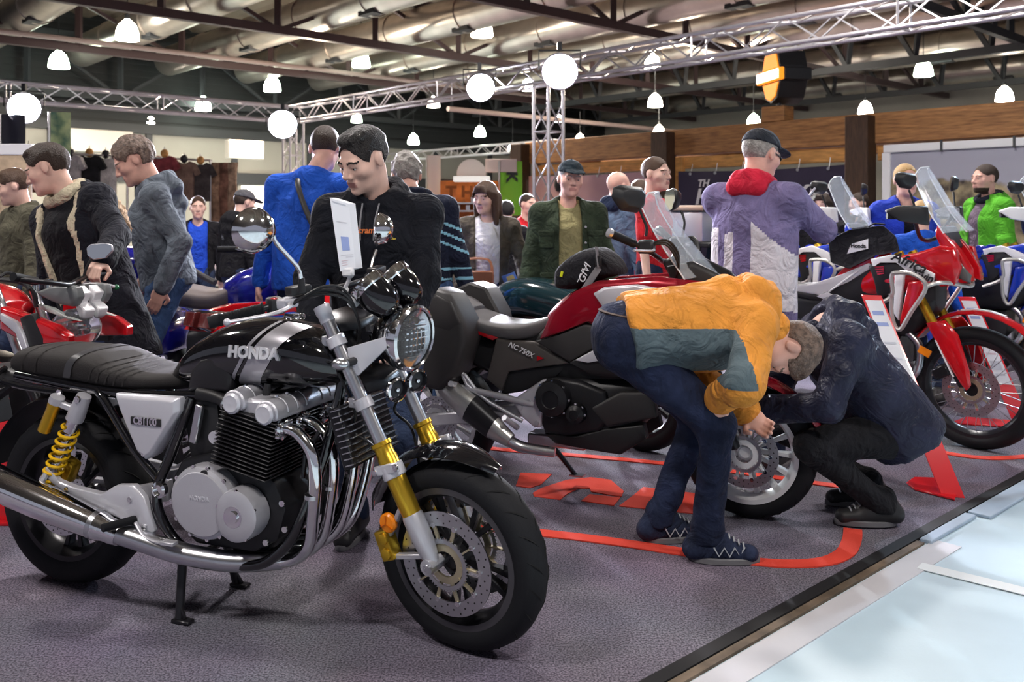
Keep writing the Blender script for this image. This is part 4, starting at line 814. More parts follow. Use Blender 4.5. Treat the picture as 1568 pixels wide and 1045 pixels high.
# price card on a little arm beside the gauges
pc = empty('price_card', CBF.o, CBF.rz, 'tall white price card with printed lines standing on the black motorcycle bars', 'price card')
b = MB(); b.tube(spline([A(540, 462, -.06), A(528, 446, -.075), A(533, 432, -.085), A(537, 420, -.09)], 4), .0065, 8); b.ball(A(537, 421, -.09), .011, 10); b.ball(A(529, 444, -.075), .011, 10); b.ball(A(541, 463, -.06), .02, 10); b.build('arm', M_WHITE, pc)
c_ = [A(505, 303, -.12), A(534, 312, -.09), A(545, 411, -.085), A(521, 416, -.11)]; b = MB(); b.prism(c_, (.012, .02, 0)); b.build('card', M_PAPER, pc, smooth=False)
def cardpt(s, t): return (c_[0].lerp(c_[1], s)).lerp(c_[3].lerp(c_[2], s), t) + Vector((-.0012, -.002, 0))
for k, (s0, s1, t0, t1, m) in enumerate([(.15, .85, .03, .05, 'g'), (.2, .8, .30, .315, 'l'), (.35, .78, .52, .72, 'b'), (.2, .95, .78, .79, 'l'), (.5, .95, .81, .822, 'l'), (.2, .6, .86, .868, 'r'), (.2, .5, .89, .897, 'r'), (.2, .55, .92, .927, 'r')]):
    b = MB(); b.prism([cardpt(s0, t0), cardpt(s1, t0), cardpt(s1, t1), cardpt(s0, t1)], (.0008, .0014, 0)); b.build('print', {'g': mat('print grey', (.6, .62, .7), .6), 'l': mat('print light', (.7, .7, .76), .6), 'b': mat('print blue', (.32, .40, .72), .6), 'r': mat('print rose', (.75, .6, .66), .6)}[m], pc, smooth=False)
b = MB(); b.box(A(533, 417, -.095), (.04, .02, .03)); b.build('clip', M_WHITE, pc, bevel=.006)
# ------------------------------------------------------------------ dark red crossover motorcycle with tank bag
def panel(fr, root, name, pts, y, m, th=.035, ins=.2, bulge=.012, both=True, bev=.004, local=False):
    out = None
    for sg in ((1, -1) if both else (1,)):
        q = [(p if local else fr.at(p[0], p[1], p[2] if len(p) > 2 else y)) for p in pts]
        q = [Vector((v[0], v[1] * sg, v[2])) for v in q]; s_ = -1 if q[0].y < 0 else 1
        b = MB(); b.hullpanel(q, (0, -s_ * th, 0), ins, bulge); o = b.build(name, m, root, bevel=bev, ang=30)
        out = out or o
    return out
NCF = Frame((-.354, 4.6), (1.046, 3.97)); N = NCF.at
nc = empty('motorcycle', NCF.o, NCF.rz, 'dark red crossover motorcycle with black tank bag behind the bent man', 'motorcycle')
S2 = steer((1.2, 0, .95), -4); NW = NCF.wb
M_RIM = mat('silver cast rim', (.86, .86, .88), .35, .1)
wheel('front_wheel', nc, S2 @ Matrix.Translation((NW, 0, .300)), .300, .12, .222, M_RIM, 14, disc=[(-.075, .15, .11, M_WHITE)], m_lip=M_RIM, hub=.04)
wheel('rear_wheel', nc, Matrix.Translation((0, 0, .300)), .300, .16, .216, M_RIM, 14, disc=[(-.075, .12, .085, M_ALU)])
fx = Vector((NW - .02, 0, .31))
for sg in (-1, 1):
    y = Vector((0, sg * .1, 0)); b = MB(S2); b.cyl(fx + y - fd * .78, fx + y - fd * .36, .0205); lg = b.build('fork_leg', M_STEEL, nc)
    b = MB(S2); b.lathe([(0, 0), (.03, 0), (.03, .3), (.022, .36), (0, .37)], fx + y - fd * .38, fd, 18); b.build('fork_slider', M_BLACKM, lg)
    if sg < 0:
        b = MB(S2); b.box(fx + y + Vector((-.1, .02, .07)), (.05, .05, .1), Matrix.Rotation(R(-20), 3, 'Y')); b.build('brake_caliper', M_BLACKM, lg, bevel=.008)
b = MB(S2); rings = []
for a_ in np.linspace(R(25), R(150), 18):
    t = (a_ - R(25)) / R(125); w = .07 - .045 * max(0, (.3 - t) / .3); rings.append([Vector((NW + (.325 + .02 * (1 - q * q)) * math.cos(a_), q * w, .3 + (.325 + .02 * (1 - q * q)) * math.sin(a_))) for q in np.linspace(-1, 1, 7)] + [Vector((NW + (.32 + .018 * (1 - q * q)) * math.cos(a_), q * w * .95, .3 + (.32 + .018 * (1 - q * q)) * math.sin(a_))) for q in np.linspace(1, -1, 7)])
b.loft(rings); b.build('front_fender', M_DRED, nc, ang=60)
# centre mass, then moulded side panels
body_loft('main_body', [(.1, .07, .80, .62, 0, 0), (.3, .1, .75, .55, 0, 0), (.55, .12, .80, .50, 0, 0), (.75, .14, .95, .5, 0, 0), (1.0, .14, 1.02, .55, 0, 0), (1.2, .12, 1.03, .7, 0, 0), (1.36, .08, 1.0, .8, 0, 0)], M_BLACK, nc, e=3)
body_loft('seat', [(.1, .1, .905, .83, 0, 0), (.15, .135, .885, .80, 0, 0), (.22, .15, .855, .77, 0, 0), (.33, .155, .825, .735, 0, 0), (.45, .145, .818, .725, 0, 0), (.55, .115, .835, .74, 0, 0), (.62, .08, .86, .78, 0, 0)], mat('grey seat vinyl', (.10, .095, .10), .5, bump=.2, bscale=400), nc, e=3)
body_loft('pillion_seat', [(-.2, .07, .925, .87, 0, 0), (-.12, .115, .945, .86, 0, 0), (.0, .13, .94, .85, 0, 0), (.12, .125, .92, .84, 0, 0), (.2, .09, .88, .82, 0, 0)], MATS['grey seat vinyl'], nc, e=3)
body_loft('tail_fairing', [(-.32, .05, .86, .80, 0, 0), (-.2, .11, .88, .74, 0, 0), (.0, .14, .86, .70, 0, 0), (.2, .14, .80, .68, 0, 0)], M_DRED, nc, e=3)
body_loft('fuel_cover', [(.6, .07, .87, .74, 0, 0), (.66, .12, .93, .74, 0, 0), (.74, .15, .985, .76, 0, 0), (.85, .17, 1.025, .8, 0, 0), (1.0, .17, 1.045, .85, 0, 0), (1.12, .15, 1.05, .9, 0, 0), (1.22, .1, 1.04, .95, 0, 0)], M_DRED, nc, e=2.6)
panel(NCF, nc, 'tank_side_panel', [(826, 520), (843, 480), (880, 446), (916, 430), (1010, 424), (1080, 432), (1100, 470), (1040, 500), (960, 490), (916, 500), (895, 494), (850, 513)], -.175, M_DRED, .04, .2, .014)
panel(NCF, nc, 'tank_trim_panel', [(908, 450), (925, 440), (975, 436), (1030, 446), (1010, 470), (940, 480), (922, 470)], -.205, M_SILVER, .025, .15, .006)
panel(NCF, nc, 'knee_panel', [(819, 523), (850, 514), (895, 496), (916, 500), (930, 520), (900, 540), (872, 556)], -.17, M_DGREY, .03, .12, .006)
panel(NCF, nc, 'lower_fairing', [(872, 556), (900, 540), (935, 518), (1010, 505), (1080, 500), (1110, 560), (1060, 600), (980, 580), (905, 575)], -.19, M_BLACK, .04, .2, .012)
panel(NCF, nc, 'fairing_vent', [(880, 552), (925, 528), (990, 522), (960, 545), (900, 556)], -.215, M_SILVER, .02, .1, .003)
sp = panel(NCF, nc, 'side_panel', [(760, 518), (778, 522), (819, 523), (872, 557), (830, 562), (778, 570), (768, 600), (745, 580)], -.15, mat('grey brown plastic', (.09, .08, .075), .45), .03, .12, .008)
t0 = N(798, 536, -.165); tdir = N(822, 548, -.165) - t0; text('side_lettering', 'NC 750X', .034, M_WHITE, sp, frameM(t0 + Vector((0, -.004, 0)), tdir, (0, 0, 1)), .001, .0008, .2)
b = MB(); q = [N(x, z, -.167) for x, z in ((822, 545), (822, 553), (833, 549))]; b.prism(q, (0, .004, 0)); b.build('side_mark', M_RED, sp)
panel(NCF, nc, 'under_panel', [(764, 560), (830, 562), (872, 557), (850, 580), (800, 600), (768, 605)], -.13, M_BLACK, .03, .15, .006)
panel(NCF, nc, 'tail_lamp_panel', [(718, 493), (726, 497), (763, 518), (755, 522), (722, 508)], -.145, M_RED, .02, .1, .004)
b = MB(); p, q = N(716, 484, -.15), N(724, 497, -.15); b.bar(p, q, .014, .008); b.build('seat_trim', M_STEEL, nc)
# pannier at the back
panel(NCF, nc, 'pannier', [(640, 452), (664, 441), (690, 450), (712, 492), (716, 520), (700, 575), (672, 600), (638, 590)], -.27, M_DGREY, .16, .2, .02, True, .012)
pn = [o for o in nc.children if o.name.startswith('pannier')][0]
panel(NCF, pn, 'pannier_lid', [(650, 462), (668, 452), (690, 462), (706, 496), (690, 510), (655, 500)], -.285, M_DGREY, .02, .1, .006, False)
# engine right side
ENG = [(824, 582), (850, 578), (890, 585), (928, 600), (935, 640), (920, 660), (870, 668), (835, 664), (826, 640)]
panel(NCF, nc, 'engine_case', ENG, -.16, M_ENGB, .1, .12, .01)
for c, r in (((846, 611), .078), ((882, 634), .042)):
    q = N(*c, -.19); b = MB(); b.lathe([(r * 1.12, -.03), (r * 1.12, 0), (r, .022), (r * .7, .03), (r * .55, .034), (r * .5, .03), (0, .032)], q, (0, -1, 0), 36); cv = b.build('clutch_cover', M_ENGB, nc)
    for k in range(8 if r > .05 else 3): a_ = 2 * math.pi * k / 8; bolt(q + Vector((r * 1.05 * math.cos(a_), -.004, r * 1.05 * math.sin(a_))), (0, -1, 0), .007, cv)
body_loft('engine_block', [(.6, .12, .58, .30, 0, 0), (.75, .15, .60, .27, 0, 0), (.95, .15, .6, .28, 0, 0), (1.1, .12, .6, .4, 0, 0)], M_ENGB, nc, e=4)
panel(NCF, nc, 'belly_fairing', [(833, 664), (880, 668), (930, 655), (985, 650), (990, 672), (950, 697), (905, 690), (850, 680)], -.15, M_BLACK, .05, .15, .01)
panel(NCF, nc, 'radiator_shroud', [(905, 625), (950, 600), (1000, 600), (1005, 640), (930, 655)], -.17, M_DGREY, .04, .15, .01)
panel(NCF, nc, 'frame_plate', [(830, 582), (836, 581), (833, 605), (828, 655), (818, 655), (800, 640), (786, 618), (792, 608)], -.175, M_SILVER, .03, .12, .006)
pl = [o for o in nc.children if o.name.startswith('frame_plate')][0]
for p in ((810, 616), (797, 624), (822, 648)): bolt(N(*p, -.18), (0, -1, 0), .013, pl, M_ALU)
b = MB(); b.tube([N(818, 620, -.175), N(765, 607, -.19), N(700, 592, -.2)], [.014, .016, .013], 10); b.build('footrest_arm', M_ALU, nc)
b = MB(); b.tube([N(800, 645, -.175), N(750, 617, -.19), N(715, 590, -.2), N(706, 568, -.2), N(712, 575, -.2), N(735, 607, -.19)], .01, 10); b.build('footrest_arm', M_ALU, nc)
for p, q in (((792, 655), (772, 640)), ((700, 590), (690, 588))):
    b = MB(); b.cyl(N(*p, -.19), N(*q, -.28), .014, n=12); b.build('footpeg', M_ALU, nc)
b = MB(); b.tube(spline([N(850, 693, -.15), N(800, 685, -.18), N(778, 674, -.2)], 5), [.024, .026, .03], 14); b.build('exhaust_pipe', M_STEEL, nc)
rings = []
for (x, z), h, w in zip(((782, 675), (755, 655), (720, 625), (690, 600), (676, 592)), (.03, .05, .058, .05, .028), (.03, .042, .048, .046, .03)):
    c = N(x, z, -.215); rings.append([c + Vector((math.sin(t) * h * .55, math.cos(t) * w, math.sin(t) * h)) for t in np.linspace(0, 2 * math.pi, 20, endpoint=False)])
b = MB(); b.loft(rings); mu = b.build('silencer', mat('pale steel', (.62, .62, .6), .3, .8), nc, ang=50)
b = MB(); b.loft([[p.lerp(sum(r, Vector()) / 20, -.04) for p in r] for r in (rings[1], rings[2])]); b.build('heat_shield', M_BLACKM, mu, ang=50)
b = MB(); b.box((.64, 0, .25), (.3, .1, .06)); b.build('link_plate', M_STEEL, nc, bevel=.01)
for k in range(6): 
    b = MB(); b.cyl((.66 + .045 * k, -.13, .285), (.66 + .045 * k, -.15, .285), .016, n=10); b.build('chain_bolt', M_STEEL, nc)
for sg in (-1, 1):
    b = MB(); b.loft([[Vector((x, sg * .115, z)) + Vector((0, a_ * .016, c_ * h)) for a_, c_ in ((-1, -1), (1, -1), (1, 1), (-1, 1))] for x, z, h in ((.55, .42, .035), (.3, .36, .03), (-.05, .3, .03))]); b.build('swingarm', M_ALU, nc, bevel=.006)
b = MB(); b.tube([N(847, 684, .05), N(881, 728, .1)], [.014, .011], 8); sd = b.build('side_stand', M_BLACKM, nc); b = MB(); b.box(N(884, 729, .1) + Vector((0, 0, .004)), (.07, .05, .008)); b.build('stand_foot', M_STEEL, sd)
b = MB(); rings = []
for a_ in np.linspace(R(55), R(170), 12): rings.append([Vector((.33 * math.cos(a_), q * .08, .3 + .335 * math.sin(a_) + .01 * (1 - q * q))) for q in np.linspace(-1, 1, 5)] + [Vector((.325 * math.cos(a_), q * .075, .3 + .328 * math.sin(a_))) for q in np.linspace(1, -1, 5)])
b.loft(rings); b.build('rear_mudguard', M_BLACK, nc, ang=60)
# cockpit
b = MB(); b.tube(spline([N(936, 358, -.40), N(985, 380, -.28), N(1008, 395, -.14), N(1015, 400, 0), Vector((1.16, .14, 1.13)), Vector((1.14, .28, 1.2)), Vector((1.0, .4, 1.26))], 6), .0115, 10); b.build('handlebar', M_BLACKM, nc)
for sg in (-1, 1):
    p, q = N(936, 358, -.40), N(972, 374, -.31); p.y *= -sg; q.y *= -sg; b = MB(); b.cyl(p, q, .018, n=14); b.build('grip', M_RUBBER, nc)
    b = MB(); b.cyl(p + (p - q) * .12, p, .02, n=14); b.build('bar_end', M_STEEL, nc)
    r = N(990, 378, -.28); r.y *= -sg; b = MB(); b.box(r, (.07, .06, .06)); b.build('switch_box', M_BLACK, nc, bevel=.01)
    b = MB(); l0 = r + Vector((.03, 0, -.01)); b.tube(spline([l0, l0 + Vector((.01, sg * .06, -.005)), l0 + Vector((-.04, sg * .16, .0))], 4), .007, 8, flat=.7); b.build('lever', M_ALU, nc)
    for k in range(3):
        b = MB(); b.tube(spline([r, r + Vector((.08, -sg * .02, .03 - .01 * k)), r + Vector((.12, -sg * .08, -.04 - .02 * k)), r + Vector((.08, -sg * .16, -.16))], 5), .006, 6); b.build('cable', M_BLACK, nc)
mirror(nc, N(989, 362, -.33), [N(990, 348, -.335), N(983, 330, -.345), N(978, 315, -.35)], N(964, 306, -.37), .092, (-.85, .5, .02), M_BLACK, False)
mirror(nc, Vector((1.16, .33, 1.22)), [Vector((1.17, .345, 1.3)), Vector((1.15, .36, 1.36))], Vector((1.1, .38, 1.41)), .092, (-.85, -.5, .02), M_BLACK, False)
def screen(fr, root, cl, w0, w1, name='windscreen', m=None, curve=.5):  # a curved sheet: centre line points, half widths
    b = MB(); n = 11; C_ = spline(cl, 5); rr = []
    for i, c in enumerate(C_):
        t = i / (len(C_) - 1); w = w0 + (w1 - w0) * t; w *= min(1, .45 + 3.2 * t) if t < .17 else 1
        ring = [c + Vector((-curve * w * q * q, q * w, -.1 * w * q * q)) for q in np.linspace(-1, 1, n)]; rr.append(ring + [p + Vector((-.004, 0, 0)) for p in reversed(ring)])
    b.loft(rr); o = b.build(name, m or M_SCREEN, root, ang=50)
    b = MB(); e = [r[0] for r in reversed(rr)] + rr[0][:n] + [r[n - 1] for r in rr]; b.tube(e, .0035, 5); b.build('screen_edge', mat('screen edge', (.75, .8, .85), .2), o)
    return o
screen(NCF, nc, [N(1008, 294, 0), N(1030, 330, 0), N(1060, 372, 0), N(1098, 418, 0)], .13, .2)
panel(NCF, nc, 'nose_fairing', [(1020, 408), (1060, 400), (1100, 420), (1130, 450), (1120, 490), (1080, 500), (1030, 440)], -.14, M_BLACK, .03, .2, .01)
b = MB(); b.box((1.22, 0, 1.1), (.06, .2, .1), Matrix.Rotation(R(-30), 3, 'Y')); b.build('instrument_panel', M_BLACK, nc, bevel=.012)
b = MB(); b.ball((1.42, 0, .92), (.09, .11, .09), 16); b.build('headlight', M_GLASS, nc)
# tank bag strapped on
tb = empty('tank_bag', NCF.o, NCF.rz, 'black tank bag with white lettering strapped on the dark red motorcycle', 'bag')
body_loft('bag_body', [(.64, .06, 1.06, 1.0, 0, 0), (.67, .12, 1.1, .985, 0, 0), (.76, .15, 1.165, .99, 0, 0), (.85, .15, 1.185, 1.03, 0, 0), (.92, .13, 1.14, 1.05, 0, 0), (.96, .08, 1.09, 1.06, 0, 0)], cloth('black nylon', (.022, .022, .027), .2, .4, 300), tb, e=3.5)
c = N(895, 419, -.158); text('bag_lettering', 'GIVI', .05, M_PAPER, tb, frameM(c, N(902, 402, -.158) - c, (-1, 0, .6)), .001, .0002, .25)
b = MB(); b.bar(N(884, 432, -.158), N(899, 406, -.158), .006, .003); b.build('bag_piping', M_PAPER, tb)
for p, q in (((913, 378), (917, 410)), ((917, 410), (893, 446))):
    b = MB(); b.bar(N(*p, -.155), N(*q, -.165), .004, .03); b.build('strap', mat('grey webbing', (.25, .25, .27), .7), tb)
b = MB(); b.box(N(916, 400, -.163), (.03, .012, .05)); b.build('buckle', M_BLACK, tb, bevel=.003)
b = MB(); b.bar(N(859, 424, -.14), N(861, 416, -.14), .012, .004); b.build('yellow_tab', mat('yellow tab', (.75, .8, .02), .5), tb)
# ------------------------------------------------------------------ tall adventure motorcycles
fx_, a_ = (2.64, 5.12), R(-45)
ATF = Frame((fx_[0] - 1.575 * math.cos(a_), fx_[1] - 1.575 * math.sin(a_)), fx_)
def adventure(fr, label, m1, m2, mrim, badge=True, bag=True):
    T = ATF.at; r = empty('motorcycle', fr.o, fr.rz, label, 'motorcycle', 'tall adventure motorcycles'); w_ = 1.575; fa = Vector((w_ + .01, 0, .35))
    wheel('front_wheel', r, Matrix.Translation(fa), .35, .095, .275, mrim, 36, wire=True, disc=[(-.075, .155, .11, M_PGOLD)], grooves=False, hub=.05)
    wheel('rear_wheel', r, Matrix.Translation((0, 0, .33)), .33, .15, .235, mrim, 32, wire=True, grooves=False, hub=.06)
    d = Vector((math.sin(R(26)), 0, -math.cos(R(26))))
    for sg in (-1, 1):
        y = Vector((0, sg * .105, 0)); f = fa + y - Vector((.02, 0, 0)); b = MB(); b.cyl(f - d * .85, f - d * .25, .027); lg = b.build('fork_leg', M_GOLD, r)
        b = MB(); b.lathe([(0, 0), (.031, 0), (.031, .2), (.024, .28), (0, .29)], f - d * .3, d, 16); b.build('fork_foot', M_BLACKM, lg)
        b = MB(); ol = [(-.42, -.035), (-.4, .06), (-.3, .085), (-.1, .055), (-.02, .03), (.0, .0), (-.05, -.012), (-.25, -.03)]
        b.hullpanel([f + Vector((.02, sg * .04, 0)) + d * t + Vector((h, 0, h * .45)) for t, h in ol], (0, -sg * .02, 0), .2, .008); b.build('fork_guard', m1, lg, bevel=.003)
        b = MB(); b.bar(f + d * -.3 + Vector((-.012, sg * .045, 0)), f + d * -.08 + Vector((-.012, sg * .045, 0)), .016, .006); b.build('guard_stripe', M_WHITE, lg)
        if sg < 0:
            b = MB(); b.box(f + Vector((-.12, -.02, .09)), (.1, .05, .07), Matrix.Rotation(R(-30), 3, 'Y')); b.build('brake_caliper', M_BLACKM, lg, bevel=.012)
            b = MB(); b.box(f - d * .25 + Vector((-.1, -.03, -.03)), (.07, .012, .045), Matrix.Rotation(R(25), 3, 'Y')); b.build('reflector', M_AMBER, lg, bevel=.003)
    b = MB(); rings = []
    for t_ in np.linspace(0, 1, 14):
        ang = R(8) + t_ * R(132); rr = .40 + .03 * math.sin(t_ * 3.1); w = .06 * min(1, .25 + 2.2 * t_); rings.append([fa + Vector(((rr + .02 * (1 - q * q)) * math.cos(ang), q * w, (rr + .02 * (1 - q * q)) * math.sin(ang))) for q in np.linspace(-1, 1, 7)] + [fa + Vector(((rr - .006) * math.cos(ang), q * w * .95, (rr - .006) * math.sin(ang))) for q in np.linspace(1, -1, 7)])
    b.loft(rings[4:]); b.build('front_fender', m1, r, ang=50)
    b = MB(); b.loft(rings[:5]); b.build('fender_tip', m1, r, ang=50)
    b = MB(); b.loft([[p + Vector((0, 0, .005)) for p in rg[2:5]] + [p + Vector((0, 0, .0)) for p in reversed(rg[2:5])] for rg in rings[6:10]]); b.build('fender_stripe', M_WHITE, r, ang=50)
    body_loft('main_body', [(.2, .08, .88, .78, 0, 0), (.5, .11, .84, .66, 0, 0), (.8, .13, .88, .6, 0, 0), (1.05, .14, 1.0, .6, 0, 0), (1.25, .13, 1.03, .62, 0, 0), (1.4, .09, 1.0, .78, 0, 0)], M_BLACK, r, e=3)
    body_loft('seat', [(.15, .1, .93, .86, 0, 0), (.3, .14, .925, .85, 0, 0), (.42, .145, .905, .83, 0, 0), (.55, .145, .87, .8, 0, 0), (.72, .135, .862, .78, 0, 0), (.86, .11, .885, .8, 0, 0), (.95, .09, .94, .84, 0, 0)], mat('black and red seat', (.03, .028, .03), .55), r, e=3)
    body_loft('fuel_tank', [(.86, .08, .92, .8, 0, 0), (.95, .13, .99, .8, 0, 0), (1.08, .16, 1.05, .82, 0, 0), (1.2, .165, 1.06, .84, 0, 0), (1.32, .13, 1.05, .88, 0, 0), (1.4, .08, 1.03, .92, 0, 0)], m1, r, e=2.8)
    pn_ = lambda nm, pts, y, m, th=.03, ins=.15, bl=.01: panel(ATF, r, nm, pts, y, m, th, ins, bl)
    pn_('seat_trim', [(1199, 437), (1240, 436), (1290, 420), (1330, 403), (1338, 408), (1300, 432), (1255, 452), (1205, 445)], -.14, M_WHITE if badge else m1, .02, .1, .004)
    pn_('seat_edge', [(1290, 412), (1326, 389), (1338, 390), (1335, 402), (1300, 424), (1270, 434)], -.135, m1, .02, .1, .004)
    pn_('side_cover', [(1250, 452), (1275, 440), (1310, 412), (1330, 408), (1338, 425), (1345, 460), (1320, 468), (1280, 470)], -.13, M_BLACK, .04, .2, .01)
    pn_('side_flash', [(1250, 454), (1268, 447), (1318, 409), (1322, 410), (1268, 449), (1278, 454), (1264, 460)], -.15, M_WHITE, .015, .1, .002)
    k_ = pn_('knee_panel', [(1330, 408), (1345, 402), (1372, 402), (1393, 414), (1370, 418), (1362, 450), (1345, 462), (1338, 430)], -.16, M_BLACK, .03, .12, .006)
    pn_('tank_flash', [(1333, 397), (1365, 390), (1390, 398), (1432, 420), (1428, 432), (1400, 424), (1372, 402), (1345, 402), (1336, 408)], -.185, M_WHITE, .02, .1, .004)
    pn_('upper_fairing', [(1365, 394), (1400, 388), (1440, 376), (1462, 380), (1470, 410), (1462, 436), (1440, 440), (1432, 422), (1392, 399)], -.17, m1, .04, .18, .012)
    pn_('nose_panel', [(1435, 345), (1446, 356), (1468, 382), (1486, 412), (1488, 432), (1466, 424), (1440, 380), (1432, 360)], -.10, m1, .05, .2, .01)
    pn_('headlight', [(1455, 398), (1466, 396), (1486, 422), (1485, 434), (1466, 426)], -.115, M_GLASS if not badge else mat('smoked headlamp', (.12, .13, .13), .08), .03, .2, .008)
    pn_('radiator_cover', [(1370, 420), (1384, 419), (1380, 460), (1376, 492), (1368, 480)], -.2, M_WHITE, .03, .12, .006)
    pn_('radiator_panel', [(1391, 432), (1412, 430), (1418, 440), (1400, 470), (1378, 500), (1378, 490)], -.2, m1, .03, .12, .008)
    for sg in (-1, 1):
        cb_ = [(1330, 470), (1365, 455), (1365, 425), (1372, 418), (1400, 421), (1418, 440), (1395, 478), (1378, 505), (1367, 490), (1364, 450)]
        b = MB(); b.tube([Vector((v.x, v.y * -sg, v.z)) for v in spline([T(*p, -.29) for p in cb_], 4)], .0125, 8); b.tube([Vector((v.x, v.y * -sg, v.z)) for v in spline([T(1416, 440, -.29), T(1440, 433, -.24), T(1480, 438, -.05), T(1482, 438, 0)], 4)], .0125, 8); b.build('crash_bar', mat('crash bar steel', (.5, .49, .47), .35, .6), r)
        h0 = T(1358, 331, -.4); h0.y *= -sg; b = MB(); h1 = T(1400, 332, -.3); h1.y *= -sg; b.cyl(h0, h1, .018, n=12); b.build('grip', M_RUBBER, r)
        b = MB(); hg = [h0 + Vector((-.02, 0, .03)), h0 + Vector((.06, 0, .06)), h1 + Vector((.06, 0, .06)), h1 + Vector((.07, 0, -.05)), h0 + Vector((.07, 0, -.03))]; b.hullpanel(hg, (0, -sg * .05, 0), .2, .02); b.build('hand_guard', M_BLACK if badge else M_WHITE, r, bevel=.01)
        m0 = h1 + Vector((.02, 0, .0)); mirror(r, m0, [m0 + Vector((-.02, sg * .03, .1)), m0 + Vector((-.03, sg * .05, .15))], m0 + Vector((-.04, sg * .07, .2)), .075, (-.9, -sg * .35, .05), M_BLACK, False)
        b = MB(); b.loft([[Vector((x, sg * .12, z)) + Vector((0, e * .018, c * h)) for e, c in ((-1, -1), (1, -1), (1, 1), (-1, 1))] for x, z, h in ((.58, .46, .035), (.3, .4, .03), (-.05, .33, .03))]); b.build('swingarm', M_ALU, r, bevel=.006)
        b = MB(); b.cyl((.62, sg * .14, .38), (.6, sg * .25, .38), .014, n=10); b.build('footpeg', M_ALU, r)
    b = MB(); b.tube(spline([T(1400, 332, -.3), (1.33, -.12, 1.2), (1.33, .12, 1.2), Vector((T(1400, 332, -.3).x, .3, T(1400, 332, -.3).z))], 5), .012, 8); b.build('handlebar', M_BLACKM, r)
    screen(ATF, r, [T(1422, 256, 0), T(1440, 285, 0), T(1462, 320, 0), T(1490, 352, 0)], .12, .19)
    b = MB(); b.box((1.45, 0, 1.2), (.06, .2, .14), Matrix.Rotation(R(-25), 3, 'Y')); b.build('instrument_panel', M_BLACK, r, bevel=.01)
    body_loft('engine_block', [(.62, .12, .62, .34, 0, 0), (.8, .15, .64, .3, 0, 0), (1.05, .15, .6, .3, 0, 0), (1.2, .11, .62, .42, 0, 0)], M_ENGB, r, e=4)
    b = MB(); b.lathe([(.1, -.03), (.1, 0), (.085, .02), (0, .03)], (.85, -.16, .46), (0, -1, 0), 28); b.build('clutch_cover', M_ALU, r)
    b = MB(); b.loft([se_ring(x, .13, zt, zb, 20, 4) for x, zt, zb in ((.65, .33, .27), (.95, .33, .25), (1.15, .36, .29), (1.24, .46, .4))]); b.build('skid_plate', M_ALU, r)
    b = MB(); b.tube(spline([(1.2, -.06, .66), (1.3, -.06, .55), (1.24, -.08, .36), (.9, -.12, .3), (.6, -.17, .38), (.4, -.2, .48), (.0, -.22, .62)], 6), [.022, .022, .022, .024, .03, .05, .055], 14); b.build('exhaust', M_STEEL, r)
    b = MB(); b.box((.05, 0, .9), (.32, .26, .05)); b.build('rear_rack', M_BLACK, r, bevel=.012)
    if badge:
        c = T(1392, 402, -.2); text('tank_lettering', 'Africa', .085, M_BLACK, r, frameM(c + Vector((0, -.006, 0)), T(1410, 410, -.2) - c, (0, 0, 1)), .001, .002, .25); c = T(1412, 423, -.2); text('tank_lettering', 'Twin', .062, M_BLACK, r, frameM(c + Vector((0, -.006, 0)), T(1425, 427, -.2) - c, (0, 0, 1)), .001, .002, .25)
    c = T(1346, 415, -.172); b = MB()
    for k in range(4): b.prism([c + Vector((-.03 + .006 * k, 0, .024 - .014 * k)), c + Vector((.03, 0, .03 - .013 * k)), c + Vector((.028, 0, .022 - .013 * k)), c + Vector((-.02 + .004 * k, 0, .017 - .014 * k))], (0, .004, 0))
    b.build('wing_emblem', M_RED, r, smooth=False)
    return r
at = adventure(ATF, 'red, white and black adventure motorcycle with a tall clear screen', M_RED, M_WHITE, M_BLACKM)
F2 = Frame((ATF.o + ATF.n * 2.0).to_tuple()[:2], (ATF.o + ATF.n * 2.0 + ATF.d * 1.575).to_tuple()[:2])
adventure(F2, 'blue and white adventure motorcycle at the right edge beside the green jacket', M_BLUE, M_WHITE, M_GOLD, False)
F3 = Frame((ATF.o + Vector((0, 1.414, 0))).to_tuple()[:2], (ATF.o + Vector((0, 1.414, 0)) + ATF.d * 1.575).to_tuple()[:2])
adventure(F3, 'blue and white adventure motorcycle behind the red one, beside the purple jacket', M_BLUE, M_WHITE, M_BLACKM, False)
T = ATF.at
tb = empty('tank_bag', ATF.o, ATF.rz, 'large black tank bag with a white tag on the red motorcycle', 'bag')
rings = [[T(x, z, y) for x, z in ((1272, 402), (1268, 368), (1300, 352), (1352, 345), (1372, 362), (1378, 385), (1340, 392), (1300, 412))] for y in (-.15, -.17, .1, .12)]
c_ = sum(rings[0], Vector()) / 8; rings[0] = [p.lerp(c_, .12) for p in rings[0]]; rings[3] = [p + Vector((0, .0, 0)) for p in rings[3]]
b = MB(); b.loft(rings); b.build('bag_body', MATS['black nylon'], tb, bevel=.012, seg=2, ang=60)
b = MB(); b.prism([T(x, z, -.166) for x, z in ((1303, 374), (1329, 366), (1329, 381), (1297, 389))], (0, .004, 0)); tg = b.build('tag_patch', M_PAPER, tb)
text('tag_lettering', 'Honda', .035, M_BLACK, tb, frameM(T(1314, 377, -.168), (1, 0, 0), (0, 0, 1)), .001, .001)
b = MB(); b.tube(spline([T(1325, 352, -.05), T(1338, 343, -.05), T(1355, 344, -.05)], 5), .01, 8, flat=.5); b.build('carry_handle', MATS['black nylon'], tb)
